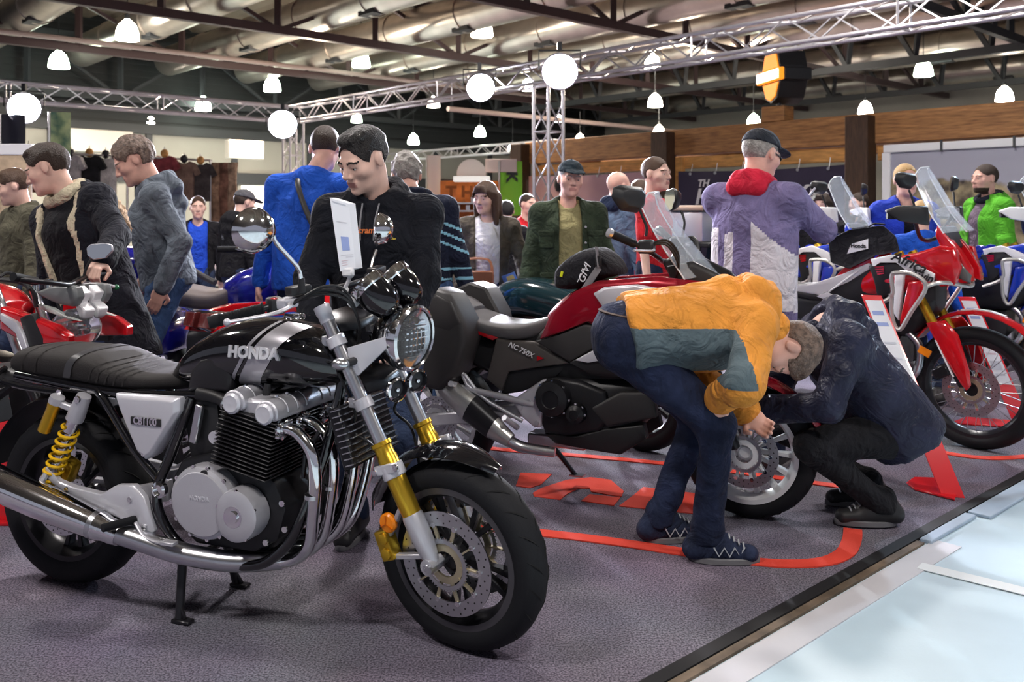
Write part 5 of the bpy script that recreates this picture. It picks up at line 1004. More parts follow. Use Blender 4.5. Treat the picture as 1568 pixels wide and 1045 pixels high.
# red price stands
M_REDP = mat('red acrylic', (.8, .02, .03), .18, coat=.5)
def price_stand(foot, top, w, base, lab):
    o = empty('price_stand', (0, 0, 0), 0, lab, 'price stand'); foot = Vector(foot); top = Vector(top); d = (top - foot); sd = Vector((1, -.35, 0)).normalized() * w / 2; nrm = sd.cross(d).normalized(); nrm = nrm if nrm.y < 0 else -nrm
    b = MB(); b.prism([foot - sd, foot + sd, top + sd, top - sd], -nrm * .008); b.build('board', M_REDP, o, bevel=.002)
    b = MB(); b.prism([p + Vector((0, 0, .012)) for p in base], (0, 0, -.01)); b.build('base_plate', M_REDP, o, bevel=.002)
    a0, a1 = .33, .97; c0_, c1_ = foot + d * a0 + nrm * .003, foot + d * a1 + nrm * .003; b = MB(); b.prism([c0_ - sd * .8, c0_ + sd * .8, c1_ + sd * .8, c1_ - sd * .8], -nrm * .002); b.build('price_sheet', M_PAPER, o)
    for t, hh, m in ((.9, .012, 'print blue'), (.84, .01, 'print blue'), (.74, .006, 'print grey'), (.66, .006, 'print grey'), (.56, .006, 'print rose'), (.47, .03, 'print grey'), (.4, .006, 'print grey')):
        c = foot + d * t + nrm * .0042; b = MB(); b.prism([c - sd * .6 - d.normalized() * hh, c + sd * .5 - d.normalized() * hh, c + sd * .5 + d.normalized() * hh, c - sd * .6 + d.normalized() * hh], -nrm * .001); b.build('print', MATS[m], o)
    return o
price_stand(G(1460, 762), W(1334, 452, 4.75), .1, [G(1388, 742), G(1400, 752), G(1462, 768), G(1470, 752), G(1432, 735), G(1400, 734)], 'red price stand with white sheet behind the crouching man')
price_stand(G(1568, 655), W(1480, 455, 5.75), .1, [G(1455, 650), G(1545, 656), G(1568, 648), G(1480, 641)], 'red price stand seen through the spoked front wheel')
# ------------------------------------------------------------------ partly hidden motorcycles behind the roadster
RF = Frame((-3.36, 4.55), (-1.97, 4.05)); T = RF.at
rb = empty('motorcycle', RF.o, RF.rz, 'red streetfighter motorcycle with white headlamp mask held by the man in parka', 'motorcycle')
w_ = RF.wb
wheel('front_wheel', rb, Matrix.Translation((w_, 0, .3)), .3, .12, .216, M_BLACKM, 10, disc=[(-.075, .15, .11, M_ALU)], grooves=False)
wheel('rear_wheel', rb, Matrix.Translation((0, 0, .3)), .3, .16, .216, M_BLACKM, 10, grooves=False)
for sg in (-1, 1):
    f = Vector((w_ - .02, sg * .1, .3)); b = MB(); b.cyl(f - fd * .8, f - fd * .35, .021); lg = b.build('fork_leg', M_STEEL, rb); b = MB(); b.cyl(f - fd * .36, f, .028, .02); b.build('fork_slider', M_BLACKM, lg)
body_loft('fuel_tank', [(.55, .08, .86, .76, 0, 0), (.68, .14, .97, .76, 0, 0), (.85, .17, 1.02, .78, 0, 0), (1.0, .165, 1.0, .8, 0, 0), (1.12, .1, .93, .82, 0, 0)], M_RED, rb, e=2.6)
body_loft('seat', [(-.1, .1, .88, .8, 0, 0), (.1, .14, .86, .77, 0, 0), (.35, .14, .81, .73, 0, 0), (.6, .1, .84, .74, 0, 0)], M_SEAT, rb, e=3)
body_loft('engine', [(.5, .12, .6, .3, 0, 0), (.7, .15, .7, .26, 0, 0), (1.0, .15, .68, .28, 0, 0), (1.12, .11, .6, .4, 0, 0)], M_ENGB, rb, e=4)
panel(RF, rb, 'tank_shroud', [(0, 470), (20, 476), (50, 486), (85, 500), (104, 515), (104, 530), (60, 530), (30, 520), (0, 505)], -.19, M_RED, .04, .15, .012)
panel(RF, rb, 'shroud_trim', [(0, 480), (25, 493), (35, 512), (44, 540), (36, 540), (24, 510), (0, 490)], -.215, M_SILVER, .02, .1, .004)
panel(RF, rb, 'tank_black_panel', [(30, 486), (50, 480), (68, 520), (66, 540), (45, 540)], -.2, M_BLACK, .03, .1, .004)  # plain black panel beside the shroud trim
panel(RF, rb, 'flyscreen', [(55, 448), (75, 440), (95, 437), (116, 440), (120, 455), (112, 470), (90, 466), (66, 456)], -.1, mat('grey matte screen', (.16, .17, .175), .35), .04, .2, .012)
panel(RF, rb, 'headlamp_mask', [(116, 438), (128, 450), (122, 464), (134, 476), (130, 488), (124, 492), (117, 470)], -.06, M_WHITE, .05, .2, .01)
panel(RF, rb, 'headlamp_trim', [(57, 466), (80, 472), (100, 484), (122, 492), (105, 490), (85, 482), (62, 474)], -.11, mat('pale grey trim', (.5, .54, .52), .4), .02, .1, .003)
b = MB(); b.ball(T(116, 503, -.03), (.1, .12, .09), 18); hl_ = b.build('headlamp', M_GLASS, rb)
for k in range(6):
    b = MB(); b.box(T(100 + 5 * k, 498 + 5 * (k % 3), -.06), (.03, .05, .02)); b.build('lamp_reflector', M_CHROME, hl_)
b = MB(); b.tube(spline([T(28, 428, -.4), T(75, 433, -.25), T(105, 436, -.1), T(118, 430, .06), T(135, 423, .18), T(152, 418, .28)], 5), .012, 10); b.build('handlebar', M_BLACKM, rb)
for p, q in (((20, 424, -.42), (55, 431, -.3)), ((135, 423, .18), (158, 417, .31))):
    b = MB(); b.cyl(T(*p), T(*q), .018, n=12); b.build('grip', M_RUBBER, rb)
b = MB(); b.tube(spline([T(128, 434, .16), T(140, 434, .2), T(160, 436, .26), T(178, 440, .32)], 4), .008, 8); lv = b.build('lever', M_ALU, rb); b = MB(); b.ball(T(178, 440, .32), .014, 10); b.build('lever_end', mat('green lever end', (.02, .2, .08), .4), lv)
b = MB(); b.tube(spline([T(45, 444, -.2), T(30, 425, -.2), T(12, 418, -.22), T(0, 424, -.25)], 5), .008, 8); b.build('cable', M_BLACK, rb)
b = MB(); b.tube(spline([T(0, 428, -.2), T(30, 432, -.16), T(50, 445, -.12), T(56, 470, -.1)], 5), .011, 8); b.build('cable', M_BLACK, rb)
mirror(rb, T(128, 426, .14), [T(131, 414, .14), T(138, 400, .15), T(145, 393, .16)], T(154, 386, .17), .06, (.35, -.95, .1), M_ALU, False)
for x, z in ((55, 438), (75, 434)):
    b = MB(); b.lathe([(0, -.02), (.018, -.02), (.018, .02), (0, .02)], T(x, z, -.05), (0, 0, 1), 14); b.build('bar_clamp', M_CHROME, rb)
# big blue tourer
GF = Frame((-2.5, 6.02), (-.87, 5.97)); T = GF.at
gw = empty('motorcycle', GF.o, GF.rz, 'deep blue touring motorcycle with rear trunk behind the grey hoodie', 'motorcycle')
wheel('front_wheel', gw, Matrix.Translation((GF.wb, 0, .32)), .32, .13, .23, M_RIM, 10, grooves=False)
wheel('rear_wheel', gw, Matrix.Translation((0, 0, .32)), .32, .18, .22, M_RIM, 10, grooves=False)
M_GBLUE = mat('deep blue paint', (.012, .012, .22), .15, coat=1)
def gpan(nm, pts, y, m, th, ins=.15, bl=.02): return panel(GF, gw, nm, pts, y, m, th, ins, bl, True, .015)
tk_ = body_loft('rear_trunk', [(-.42, .2, 1.08, .82, 0, 0), (-.36, .27, 1.12, .8, 0, 0), (-.1, .28, 1.13, .78, 0, 0), (.1, .26, 1.12, .79, 0, 0), (.16, .2, 1.08, .82, 0, 0)], M_GBLUE, gw, e=4)
body_loft('saddle_bag', [(-.45, .3, .74, .4, 0, 0), (-.38, .36, .78, .36, 0, 0), (-.1, .36, .76, .36, 0, 0), (.2, .34, .7, .4, 0, 0), (.3, .28, .64, .44, 0, 0)], M_GBLUE, gw, e=4)
b = MB(); b.box((-.43, -.28, .68), (.05, .22, .05)); b.build('tail_lamp', M_RED, gw, bevel=.01)
body_loft('seat', [(-.05, .2, .98, .78, 0, 0), (.1, .22, .92, .76, 0, 0), (.35, .21, .86, .72, 0, 0), (.55, .18, .84, .7, 0, 0), (.72, .12, .92, .74, 0, 0)], mat('brown grey seat', (.16, .13, .12), .5, bump=.2, bscale=300), gw, e=3)
body_loft('fuel_tank', [(.6, .12, .9, .7, 0, 0), (.75, .2, .98, .68, 0, 0), (1.0, .24, 1.02, .66, 0, 0), (1.25, .25, 1.06, .6, 0, 0), (1.5, .28, 1.1, .5, 0, 0), (1.75, .2, 1.0, .5, 0, 0)], M_GBLUE, gw, e=3)
body_loft('engine', [(.4, .22, .6, .3, 0, 0), (.7, .3, .66, .26, 0, 0), (1.1, .32, .66, .26, 0, 0), (1.35, .25, .6, .3, 0, 0)], M_ENGB, gw, e=4)
b = MB(); b.box((.88, -.05, 1.0), (.2, .15, .008), Matrix.Rotation(R(-10), 3, 'Y')); b.build('info_sheet', M_PAPER, gw)
b = MB(); b.tube(spline([(.72, -.42, 1.12), (.92, -.36, 1.12), (1.05, -.15, 1.1), (1.05, .15, 1.1), (.92, .36, 1.12), (.72, .42, 1.12)], 5), .014, 10); b.build('handlebar', M_CHROME, gw)
for sg in (-1, 1):
    b = MB(); b.cyl((.68, sg * .43, 1.12), (.85, sg * .385, 1.12), .02, n=12); b.build('grip', M_RUBBER, gw)
    b = MB(); b.tube(spline([(.1, sg * .28, 1.02), (.18, sg * .3, .98), (.32, sg * .28, .9), (.42, sg * .24, .86)], 4), .022, 10); b.build('arm_rest', M_DGREY, gw)
    mirror(gw, Vector((1.0, sg * .3, 1.1)), [Vector((.98, sg * .33, 1.16))], Vector((.95, sg * .36, 1.22)), .06, (-1, -sg * .3, 0), M_ALU, False)
    b = MB(); b.tube(spline([(-.3, sg * .33, .62), (-.1, sg * .36, .7), (.15, sg * .34, .72), (.3, sg * .3, .7)], 5), .012, 8); b.build('bag_rail', M_CHROME, gw)
screen(GF, gw, [Vector((1.3, 0, 1.3)), Vector((1.36, 0, 1.2)), Vector((1.45, 0, 1.08))], .22, .28)
# red bike tail between tank and tourer
QF = Frame((-1.42, 4.25), (-.78, 5.08)); T = QF.at
rq = empty('motorcycle', QF.o, QF.rz, 'red sports motorcycle whose tail shows above the black tank', 'motorcycle')
wheel('front_wheel', rq, Matrix.Translation((QF.wb, 0, .3)), .3, .12, .216, M_BLACKM, 10, grooves=False)
wheel('rear_wheel', rq, Matrix.Translation((0, 0, .3)), .3, .16, .216, M_BLACKM, 10, grooves=False)
panel(QF, rq, 'tail_fairing', [(330, 512), (345, 492), (365, 480), (400, 470), (500, 462), (520, 475), (470, 500), (400, 502), (360, 515)], -.13, M_RED, .05, .15, .01)
panel(QF, rq, 'tail_lamp', [(317, 504), (322, 482), (350, 478), (346, 492), (332, 510)], -.1, mat('dark tail lens', (.12, .02, .02), .1, coat=1), .08, .15, .005)
body_loft('seat', [(-.05, .09, .89, .8, 0, 0), (.15, .12, .86, .77, 0, 0), (.4, .13, .81, .73, 0, 0), (.6, .09, .82, .74, 0, 0)], M_SEAT, rq, e=3)
body_loft('fuel_tank', [(.55, .08, .84, .74, 0, 0), (.68, .14, .93, .74, 0, 0), (.85, .17, .96, .75, 0, 0), (1.0, .15, .93, .77, 0, 0), (1.1, .1, .88, .8, 0, 0)], M_RED, rq, e=2.6)
body_loft('engine', [(.5, .12, .6, .3, 0, 0), (.7, .15, .7, .26, 0, 0), (1.0, .15, .68, .28, 0, 0), (1.12, .11, .6, .4, 0, 0)], M_ENGB, rq, e=4)
b = MB(); b.tube(spline([(.95, -.3, .9), (1.08, -.12, .93), (1.08, .12, .93), (.95, .3, .9)], 5), .012, 8); b.build('handlebar', M_BLACKM, rq)
for sg in (-1, 1):
    f = Vector((QF.wb - .02, sg * .1, .3)); b = MB(); b.cyl(f - fd * .65, f, .022); b.build('fork_leg', M_BLACKM, rq)
# dark green motorcycle beyond, beside the man in the waxed jacket
DF = Frame((-.33, 5.88), (.74, 5.08)); T = DF.at
dk = empty('motorcycle', DF.o, DF.rz, 'dark teal motorcycle half hidden behind the dark red one', 'motorcycle')
wheel('front_wheel', dk, Matrix.Translation((DF.wb, 0, .3)), .3, .12, .216, M_BLACKM, 10, grooves=False); wheel('rear_wheel', dk, Matrix.Translation((0, 0, .3)), .3, .16, .216, M_BLACKM, 10, grooves=False)
M_TEAL = mat('dark teal paint', (.01, .035, .045), .15, coat=1)
body_loft('fuel_tank', [(.3, .08, .84, .7, 0, 0), (.4, .14, .92, .7, 0, 0), (.6, .17, .95, .71, 0, 0), (.85, .14, .9, .68, 0, 0), (1.08, .08, .8, .68, 0, 0)], M_TEAL, dk, e=2.6); body_loft('tail', [(-.2, .06, .82, .75, 0, 0), (.0, .12, .84, .7, 0, 0), (.35, .12, .78, .66, 0, 0)], M_TEAL, dk, e=3); body_loft('engine', [(.2, .12, .6, .3, 0, 0), (.4, .15, .7, .26, 0, 0), (.8, .15, .68, .28, 0, 0)], M_ENGB, dk, e=4)
b = MB(); b.tube(spline([(.95, -.3, .8), (1.08, -.12, .78), (1.08, .12, .78), (.95, .3, .8)], 5), .012, 8); b.build('handlebar', M_BLACKM, dk)
for sg in (-1, 1):
    f = Vector((DF.wb - .02, sg * .1, .3)); b = MB(); b.cyl(f - fd * .5, f, .022); b.build('fork_leg', M_BLACKM, dk)
# aluminium top box standing on the rack of a bike hidden by the purple jacket
cb_ = Vector((1.535, 7.64, 1.25)); bx = empty('aluminium_case', (cb_.x, cb_.y, cb_.z - .15), R(-40), 'aluminium luggage case with rounded tan lid beside the purple jacket', 'case')
b = MB(); b.box((0, 0, .13), (.36, .3, .26)); b.build('case_body', M_ALU, bx, bevel=.02, seg=2)
b = MB(); b.box((0, 0, .285), (.37, .31, .05)); b.build('case_lid', mat('tan case lid', (.5, .38, .3), .4, .3), bx, bevel=.02, seg=2)
b = MB(); b.box((0, 0, .262), (.375, .315, .012)); b.build('case_seal', M_BLACK, bx)
b = MB(); b.box((0, 0, -.02), (.5, .34, .04)); b.build('carrier_plate', M_BLACK, bx, bevel=.01)
for sx in (-1, 1):
    for sy in (-1, 1):
        b = MB(); b.bar((sx * .12, sy * .1, -.03), (sx * .1, sy * .09, -.172), .03); b.build('stand_leg', M_BLACKM, bx)
# red board at the left edge
o = empty('price_stand', G(6, 800), 0, 'red price stand board at the left picture edge behind the rear wheel', 'price stand')
b = MB(); b.box((-.02, 0, .27), (.12, .012, .54), Matrix.Rotation(R(-4), 3, 'Y')); b.build('board', M_REDP, o, bevel=.002); b = MB(); b.box((-.1, .05, .006), (.3, .2, .012)); b.build('base_plate', M_REDP, o, bevel=.002)
# ------------------------------------------------------------------ people
SKIN = [mat('skin fair', (.74, .47, .38), .5, var=.12, vscale=14), mat('skin ruddy', (.72, .41, .33), .5, var=.14, vscale=14), mat('skin tan', (.50, .28, .19), .5, var=.12, vscale=14)]
M_LIP = mat('lips', (.5, .23, .2), .45); M_EYEW = mat('eye white', (.75, .73, .7), .2); M_IRIS = mat('iris', (.03, .025, .02), .15)
HAIR = {'black': mat('black hair', (.012, .01, .01), .5, bump=.9, bscale=160), 'brown': mat('brown hair', (.07, .035, .018), .5, bump=.9, bscale=160), 'dbrown': mat('dark brown hair', (.035, .02, .013), .5, bump=.9, bscale=160), 'grey': mat('grey hair', (.30, .28, .26), .55, bump=1, bscale=110, var=.4, vscale=40), 'blond': mat('blond hair', (.5, .3, .1), .5, bump=.9, bscale=140), 'gbrown': mat('greying brown hair', (.16, .11, .085), .5, bump=1, bscale=110, var=.5, vscale=50)}
def rot3(yaw, pitch, roll=0.): return (Matrix.Rotation(R(yaw), 3, 'Z') @ Matrix.Rotation(R(pitch), 3, 'X') @ Matrix.Rotation(R(roll), 3, 'Y'))
def ik(a, c, l1, l2, pole):
    a = Vector(a); c = Vector(c); d = c - a; L = d.length
    if L > (l1 + l2) * .999: c = a + d * ((l1 + l2) * .999 / L); d = c - a; L = d.length
    x = (l1 * l1 - l2 * l2 + L * L) / (2 * L); h = math.sqrt(max(l1 * l1 - x * x, 0)); u = d / L; p = Vector(pole) - u * Vector(pole).dot(u); p.normalize()
    return a + u * x + p * h, c
def wrinkle(amp, seed, sc=1.):
    rng = np.random.RandomState(seed); K = [(rng.normal(size=3) * (22 if i < 4 else 42) * sc, rng.uniform(0, 6.3), 1 if i < 4 else .5) for i in range(8)]
    def f(X, Y, Z):
        w = np.sin(9 * X + 7 * Z) * .8 + np.sin(8 * Y - 6 * Z + seed); s = 0
        for k, ph, a in K: s = s + a * np.abs(np.sin((k[0] * X + k[1] * Y + k[2] * Z * .6) * .5 + ph + w))
        return (amp * (s / 4 - .8)).astype(np.float32)
    return f
def person(label, loc, face, H=1.75, build=1., lean=0., side=0., hyaw=0., hpitch=0., hroll=0., hl=None, hr=None, pl=(-.3, -1, -.2), pr=(.3, -1, -.2), fl=None, fr=None, kl=None, kr=None, pelvis=None, skin=0, hair='brown', style='short', top=None, top_m=None, hem=.84, open_=None, shirt=None, legs=None, shoe=None, cap=None, collar='low', collar_m=None, grip=(None, None), fine=.0065, step=.013, eyes=True, head_off=(0, 0, 0), tw=0., sleeve=True, twist=0., wr=.009, extra=None, longhair=False, seed=1, hip_h=None, jw=1., colour_fn=None, handdir=(None, None), flat_foot=True, fyaw=(0, 0), name='person', crouch=False, beard=False, scarf=None):
    s = H / 1.75; root = empty(name, (loc[0], loc[1], loc[2] if len(loc) > 2 else 0), R(face - 90), label, 'person')
    Pv = Vector(pelvis or (0, 0, .93 * s)); Tm = Matrix.Rotation(R(-lean), 3, 'X') @ Matrix.Rotation(R(side), 3, 'Y') @ Matrix.Rotation(R(twist), 3, 'Z')
    def tp(x, y, z): return Pv + Tm @ (Vector((x, y, z)) * s)   # a point given in torso axes, from the pelvis
    ch = tp(0, .0, .36); nb = tp(0, -.015, .535); sl = tp(-.18 * jw, -.01, .45); sr = tp(.18 * jw, -.01, .45)
    Hm = Tm @ rot3(hyaw, hpitch, hroll) if not crouch else rot3(hyaw, hpitch, hroll)
    hc = nb + Tm @ Vector((0, .02, .047)) * s + Hm @ Vector((0, .02, .115)) * s + Vector(head_off)
    sh_ = s * 1.07
    def hp(x, y, z): return hc + Hm @ (Vector((x, y, z)) * sh_)
    l1, l2 = .29 * s, .265 * s
    wl = Vector(hl) if hl is not None else tp(-.29 * jw, .06, -.1); wr_ = Vector(hr) if hr is not None else tp(.29 * jw, .06, -.1)
    el, wl = ik(sl, wl, l1, l2, pl); er, wr_ = ik(sr, wr_, l1, l2, pr)
    hipl, hipr = Pv + Matrix.Rotation(R(twist * .3), 3, 'Z') @ Vector((-.095 * s, 0, -.03 * s)), Pv + Matrix.Rotation(R(twist * .3), 3, 'Z') @ Vector((.095 * s, 0, -.03 * s))
    al = Vector(fl) if fl is not None else Vector((-.12 * s, -.02, .085)); ar = Vector(fr) if fr is not None else Vector((.12 * s, -.02, .085))
    knl, al = ik(hipl, al, .44 * s, .43 * s, kl or (-.1, 1, .1)); knr, ar = ik(hipr, ar, .44 * s, .43 * s, kr or (.1, 1, .1))
    b_ = build
    # --- body: one continuous figure
    B = Solid()
    B.cap(tp(0, 0, -.02), tp(0, 0, .3), .085 * s * b_, .09 * s * b_, .04, Tm @ Vector((1, 0, 0)), 1.25); B.cap(sl, sr, .05 * s, .05 * s, .05); B.cap(tp(0, 0, .3), tp(0, -.01, .5), .085 * s, .055 * s, .05)
    for sh, e, w in ((sl, el, wl), (sr, er, wr_)): B.cap(sh, e, .042 * s, .034 * s, .03); B.cap(e, w, .035 * s, .026 * s, .02)
    for h, k, a in ((hipl, knl, al), (hipr, knr, ar)): B.cap(h, k, .068 * s * b_, .045 * s, .05); B.cap(k, a, .045 * s, .033 * s, .03)
    for a, yw in ((al, fyaw[0]), (ar, fyaw[1])): q = Matrix.Rotation(R(yw), 3, 'Z') @ Vector((0, .12, -.045)); B.cap(a, a + q * s, .026, .02, .02)
    B.cap(tp(0, -.02, .5), hp(0, -.025, -.06), .055 * s, .054 * s, .03)
    E = lambda c, r, k, op='u': B.ell(hp(*c), tuple(x * sh_ for x in r), k * s, Hm, op)
    E((0, -.012, .03), (.076, .097, .087), .03); E((0, .03, -.03), (.06, .064, .083), .035); E((0, .048, -.083), (.043, .04, .03), .03)
    for q in (-1, 1): E((q * .046, .055, -.022), (.022, .026, .02), .03)
    B.cap(hp(-.04, .083, .02), hp(.04, .083, .02), .011 * s, None, .018 * s)
    for q in (-1, 1): B.ell(hp(q * .032, .104, .001), .017 * s, .012 * s, None, 's')
    B.cap(hp(0, .09, .012), hp(0, .111, -.026), .008 * s, .0125 * s, .012 * s)
    for q in (-1, 1): B.ell(hp(q * .013, .1, -.032), .009 * s, .008 * s)
    B.cap(hp(-.02, .09, -.058), hp(.02, .09, -.058), .0085 * s, None, .01 * s); B.cap(hp(-.017, .089, -.071), hp(.017, .089, -.071), .009 * s, None, .01 * s)
    B.cap(hp(-.024, .101, -.0645), hp(.024, .101, -.0645), .004 * s, None, .004 * s, op='s')
    E((0, .083, -.098), (.02, .018, .016), .02)
    for q in (-1, 1):
        B.ell(hp(q * .078, -.008, -.006), (.009 * s, .019 * s, .031 * s), .008 * s, Hm)
        if eyes: B.ell(hp(q * .032, .0835, .0075), (.0155 * s, .011 * s, .007 * s), .005 * s, Hm)
    # hands: palm, four fingers of different lengths, a thumb from the side
    fb = []
    for i, (e, w) in enumerate(((el, wl), (er, wr_))):
        d = (w - e).normalized(); q = -1 if i == 0 else 1
        if handdir[i] is not None: d = Vector(handdir[i]).normalized()
        pn = grip[i][1] if grip[i] else None                       # direction the palm faces
        pn = Vector(pn) if pn is not None else Vector((-q, .15, 0)); pn = (pn - d * pn.dot(d)).normalized(); sd = d.cross(pn) * (1 if i == 0 else -1)   # sd points to the thumb side
        curl = grip[i][0] if grip[i] else 28
        pc = w + d * .045 * s; B.ell(w + d * .045 * s, (.041 * s, .052 * s, .017 * s), .015, Matrix((sd, d, pn)).transposed())
        for k, (o, L) in enumerate(((.028, .078), (.0095, .088), (-.009, .082), (-.027, .064))):
            base = w + (sd * o + d * .088) * s; a1 = R(curl * (.75 + .08 * k)); a2 = a1 + R(curl * 1.1); v1 = d * math.cos(a1) + pn * math.sin(a1); v2 = d * math.cos(a2) + pn * math.sin(a2); m_ = base + v1 * L * .5 * s
            B.cap(base, m_, .0095 * s, .0088 * s, .006); B.cap(m_, m_ + v2 * L * .5 * s, .0088 * s, .0072 * s, .004)
        tb_ = w + (sd * .03 + d * .03) * s; t1 = tb_ + (sd * .03 + d * .028 + pn * (.012 + curl * .0002)) * s; B.cap(tb_, t1, .0125 * s, .0105 * s, .012); B.cap(t1, t1 + (d * .026 + pn * (.008 + curl * .0003) - sd * curl * .0002) * s, .0105 * s, .0085 * s, .004)
        fb.append((np.array(w + d * .08) - .12 * s, np.array(w + d * .08) + .12 * s))
    hv = np.array(hc); fz = [(hv - .14 * s, hv + .14 * s)] + fb
    vf = B.mesh(step, fz, fine); vs, fs = vf
    C = (vs[fs].mean(1) - hv) @ np.array(Hm) / sh_; mi = np.zeros(len(fs), int)
    mi[(np.abs(C[:, 0]) < .024) & (C[:, 1] > .08) & (np.abs(C[:, 2] + .0645) < .0105)] = 1
    br = (np.abs(np.abs(C[:, 0]) - .032) < .02) & (C[:, 1] > .06) & (np.abs(C[:, 2] - .026 + np.abs(np.abs(C[:, 0]) - .03) * .25) < .0042); mi[br] = 2
    if beard: mi[(C[:, 2] < -.074) & (C[:, 1] > .0) & (C[:, 2] > -.125) & (mi != 1) & (np.abs(C[:, 2] + .0645) + .4 * np.maximum(0, .085 - C[:, 1]) > .011)] = 2
    solid_obj('body', vf, [SKIN[skin], M_LIP, HAIR.get(hair, HAIR['dbrown'])], root, mi)
    if eyes:
        for q in (-1, 1):
            c = hp(q * .032, .0772, -.001); b = MB(); b.ball(c, .0125 * s, 12); b.cur = 1; b.ball(c + Hm @ Vector((0, .0075, -.001)) * s, .0062 * s, 8); b.build('eye', [M_EYEW, M_IRIS], root)
    # --- hair
    Hs = Solid(); eh = lambda c, r, k=.02: Hs.ell(hp(*c), tuple(x * sh_ for x in r), k * s, Hm)
    Hinv = np.array(Hm); 
    def hl_(X, Y, Z): return (np.stack([X - hv[0], Y - hv[1], Z - hv[2]], -1) @ Hinv) / sh_
    if style in ('short', 'curly', 'crop'):
        t = {'short': .009, 'curly': .02, 'crop': .004}[style]; eh((0, -.014, .032), (.076 + t * .6, .097 + t * .9, .088 + t)); 
        if style == 'short': eh((0, .035, .1), (.05, .045, .02), .03)
        def cut(X, Y, Z):
            L = hl_(X, Y, Z); a = (.62 * (L[..., 1] - .08) - .78 * (L[..., 2] - .058 - .02 * np.cos(L[..., 0] * 40))); b = np.maximum(a, -(L[..., 2] + .075)); ear = .035 - np.sqrt((L[..., 1] - .0) ** 2 + (L[..., 2] + .005) ** 2); ear = np.where(np.abs(L[..., 0]) > .05, ear, -1)
            return np.maximum(b, ear) * s
        Hs.fun(cut, op='i'); nz = wrinkle(.009 if style == 'short' else .018, seed + 5, 3.2) if style != 'crop' else None
        solid_obj('hair', Hs.mesh(fine, noise=nz), HAIR[hair], root)
    elif style == 'long':
        eh((0, -.012, .034), (.09, .108, .1)); 
        for q in (-1, 1): Hs.cap(hp(q * .075, .0, .02), hp(q * .085, .01, -.19), .035 * s, .022 * s, .03); Hs.cap(hp(q * .07, -.05, .0), hp(q * .08, -.06, -.2), .04 * s, .025 * s, .03); Hs.cap(hp(q * .02, .085, .085), hp(q * .055, .092, .02), .022 * s, .012 * s, .02)
        Hs.cap(hp(-.03, -.07, -.0), hp(-.03, -.08, -.2), .045 * s, .03 * s, .03); Hs.cap(hp(.03, -.07, -.0), hp(.03, -.08, -.2), .045 * s, .03 * s, .03)
        Hs.fun(lambda X, Y, Z: (lambda L: np.where((L[..., 1] > .03) & (np.abs(L[..., 0]) < .052) & (L[..., 2] < .045), .05, -1.))(hl_(X, Y, Z)), op='i')
        solid_obj('hair', Hs.mesh(fine, noise=wrinkle(.006, seed, 2.2)), HAIR[hair], root)
    if cap is not None:
        K = Solid(); K.ell(hp(0, -.01, .045), (.087 * sh_, .108 * sh_, .085 * sh_), .01, Hm); K.fun(lambda X, Y, Z: (lambda L: (.045 + .08 * (L[..., 1] > 9) - L[..., 2]) * s)(hl_(X, Y, Z)), op='i')
        K.ell(hp(0, .12, .052), (.068 * sh_, .07 * sh_, .009 * sh_), .012, Hm @ Matrix.Rotation(R(-10), 3, 'X')); solid_obj('cap', K.mesh(fine), cap, root)
        b = MB(); b.ball(hp(0, -.01, .13), .008 * s, 8); b.build('cap_button', cap, root)
    # --- trousers
    lm = legs or cloth('dark jeans', (.03, .045, .09)); Q = Solid()
    Q.ell(Pv + Vector((0, 0, -.02 * s)), (.165 * s * b_, .125 * s * b_, .12 * s), .05, Tm if not crouch else None)
    for h, k, a in ((hipl, knl, al), (hipr, knr, ar)):
        Q.cap(h, k, .098 * s * b_, .068 * s, .05); e = a + (k - a).normalized() * .0; Q.cap(k, e, .066 * s, .056 * s, .03); Q.cap(e + Vector((0, 0, .03)), e + Vector((0, 0, -.0)), .058 * s, .062 * s, .02)
    Q.cap(tp(0, 0, .0), tp(0, 0, .08), .12 * s * b_, None, .03, Tm @ Vector((1, 0, 0)), 1.25)
    gz = -.0 if len(loc) < 3 else 0
    Q.fun(lambda X, Y, Z: .066 - Z, op='i'); solid_obj('trousers', Q.mesh(step, noise=wrinkle(wr, seed + 9)), lm, root)
    # --- shoes
    for i, (a, k, yw) in enumerate(((al, knl, fyaw[0]), (ar, knr, fyaw[1]))):
        fw = Matrix.Rotation(R(yw), 3, 'Z') @ Vector((0, 1, 0)); sdv = Vector((fw.y, -fw.x, 0)); z0 = a.z - .085; toe_up = 0
        Z_ = Solid(); h0 = Vector((a.x, a.y, z0)); Z_.cap(h0 - fw * .05 + Vector((0, 0, .048)), h0 + fw * .165 + Vector((0, 0, .034)), .044, .034, .03, sdv, 1.15); Z_.cap(h0 - fw * .02 + Vector((0, 0, .09)), h0 + fw * .06 + Vector((0, 0, .075)), .046, .04, .03); Z_.fun(lambda X, Y, Z, z=z0 + .014: z - Z, op='i')
        sm = shoe or mat('black shoe', (.02, .02, .022), .5); so = solid_obj('shoe', Z_.mesh(.008), sm, root)
        b = MB(); ol = [h0 + fw * (math.cos(t) * (.165 if math.cos(t) > 0 else .105) + .04) + sdv * math.sin(t) * .05 for t in np.linspace(0, 2 * math.pi, 20, endpoint=False)]; b.prism([p + Vector((0, 0, .026)) for p in ol], (0, 0, -.026)); b.build('sole', mat('shoe sole', (.16, .16, .17), .7), so, bevel=.004)
        if i == 1 or H > 0:
            b = MB()
            for j in range(4): c = h0 + fw * (.085 + .018 * j) + Vector((0, 0, .104 - .011 * j)); b.tube([c - sdv * .025 + Vector((0, 0, -.006)), c + Vector((0, 0, .004)), c + sdv * .025 + Vector((0, 0, -.006))], .0035, 5)
            b.build('laces', mat('lace grey', (.4, .42, .45), .7), so)
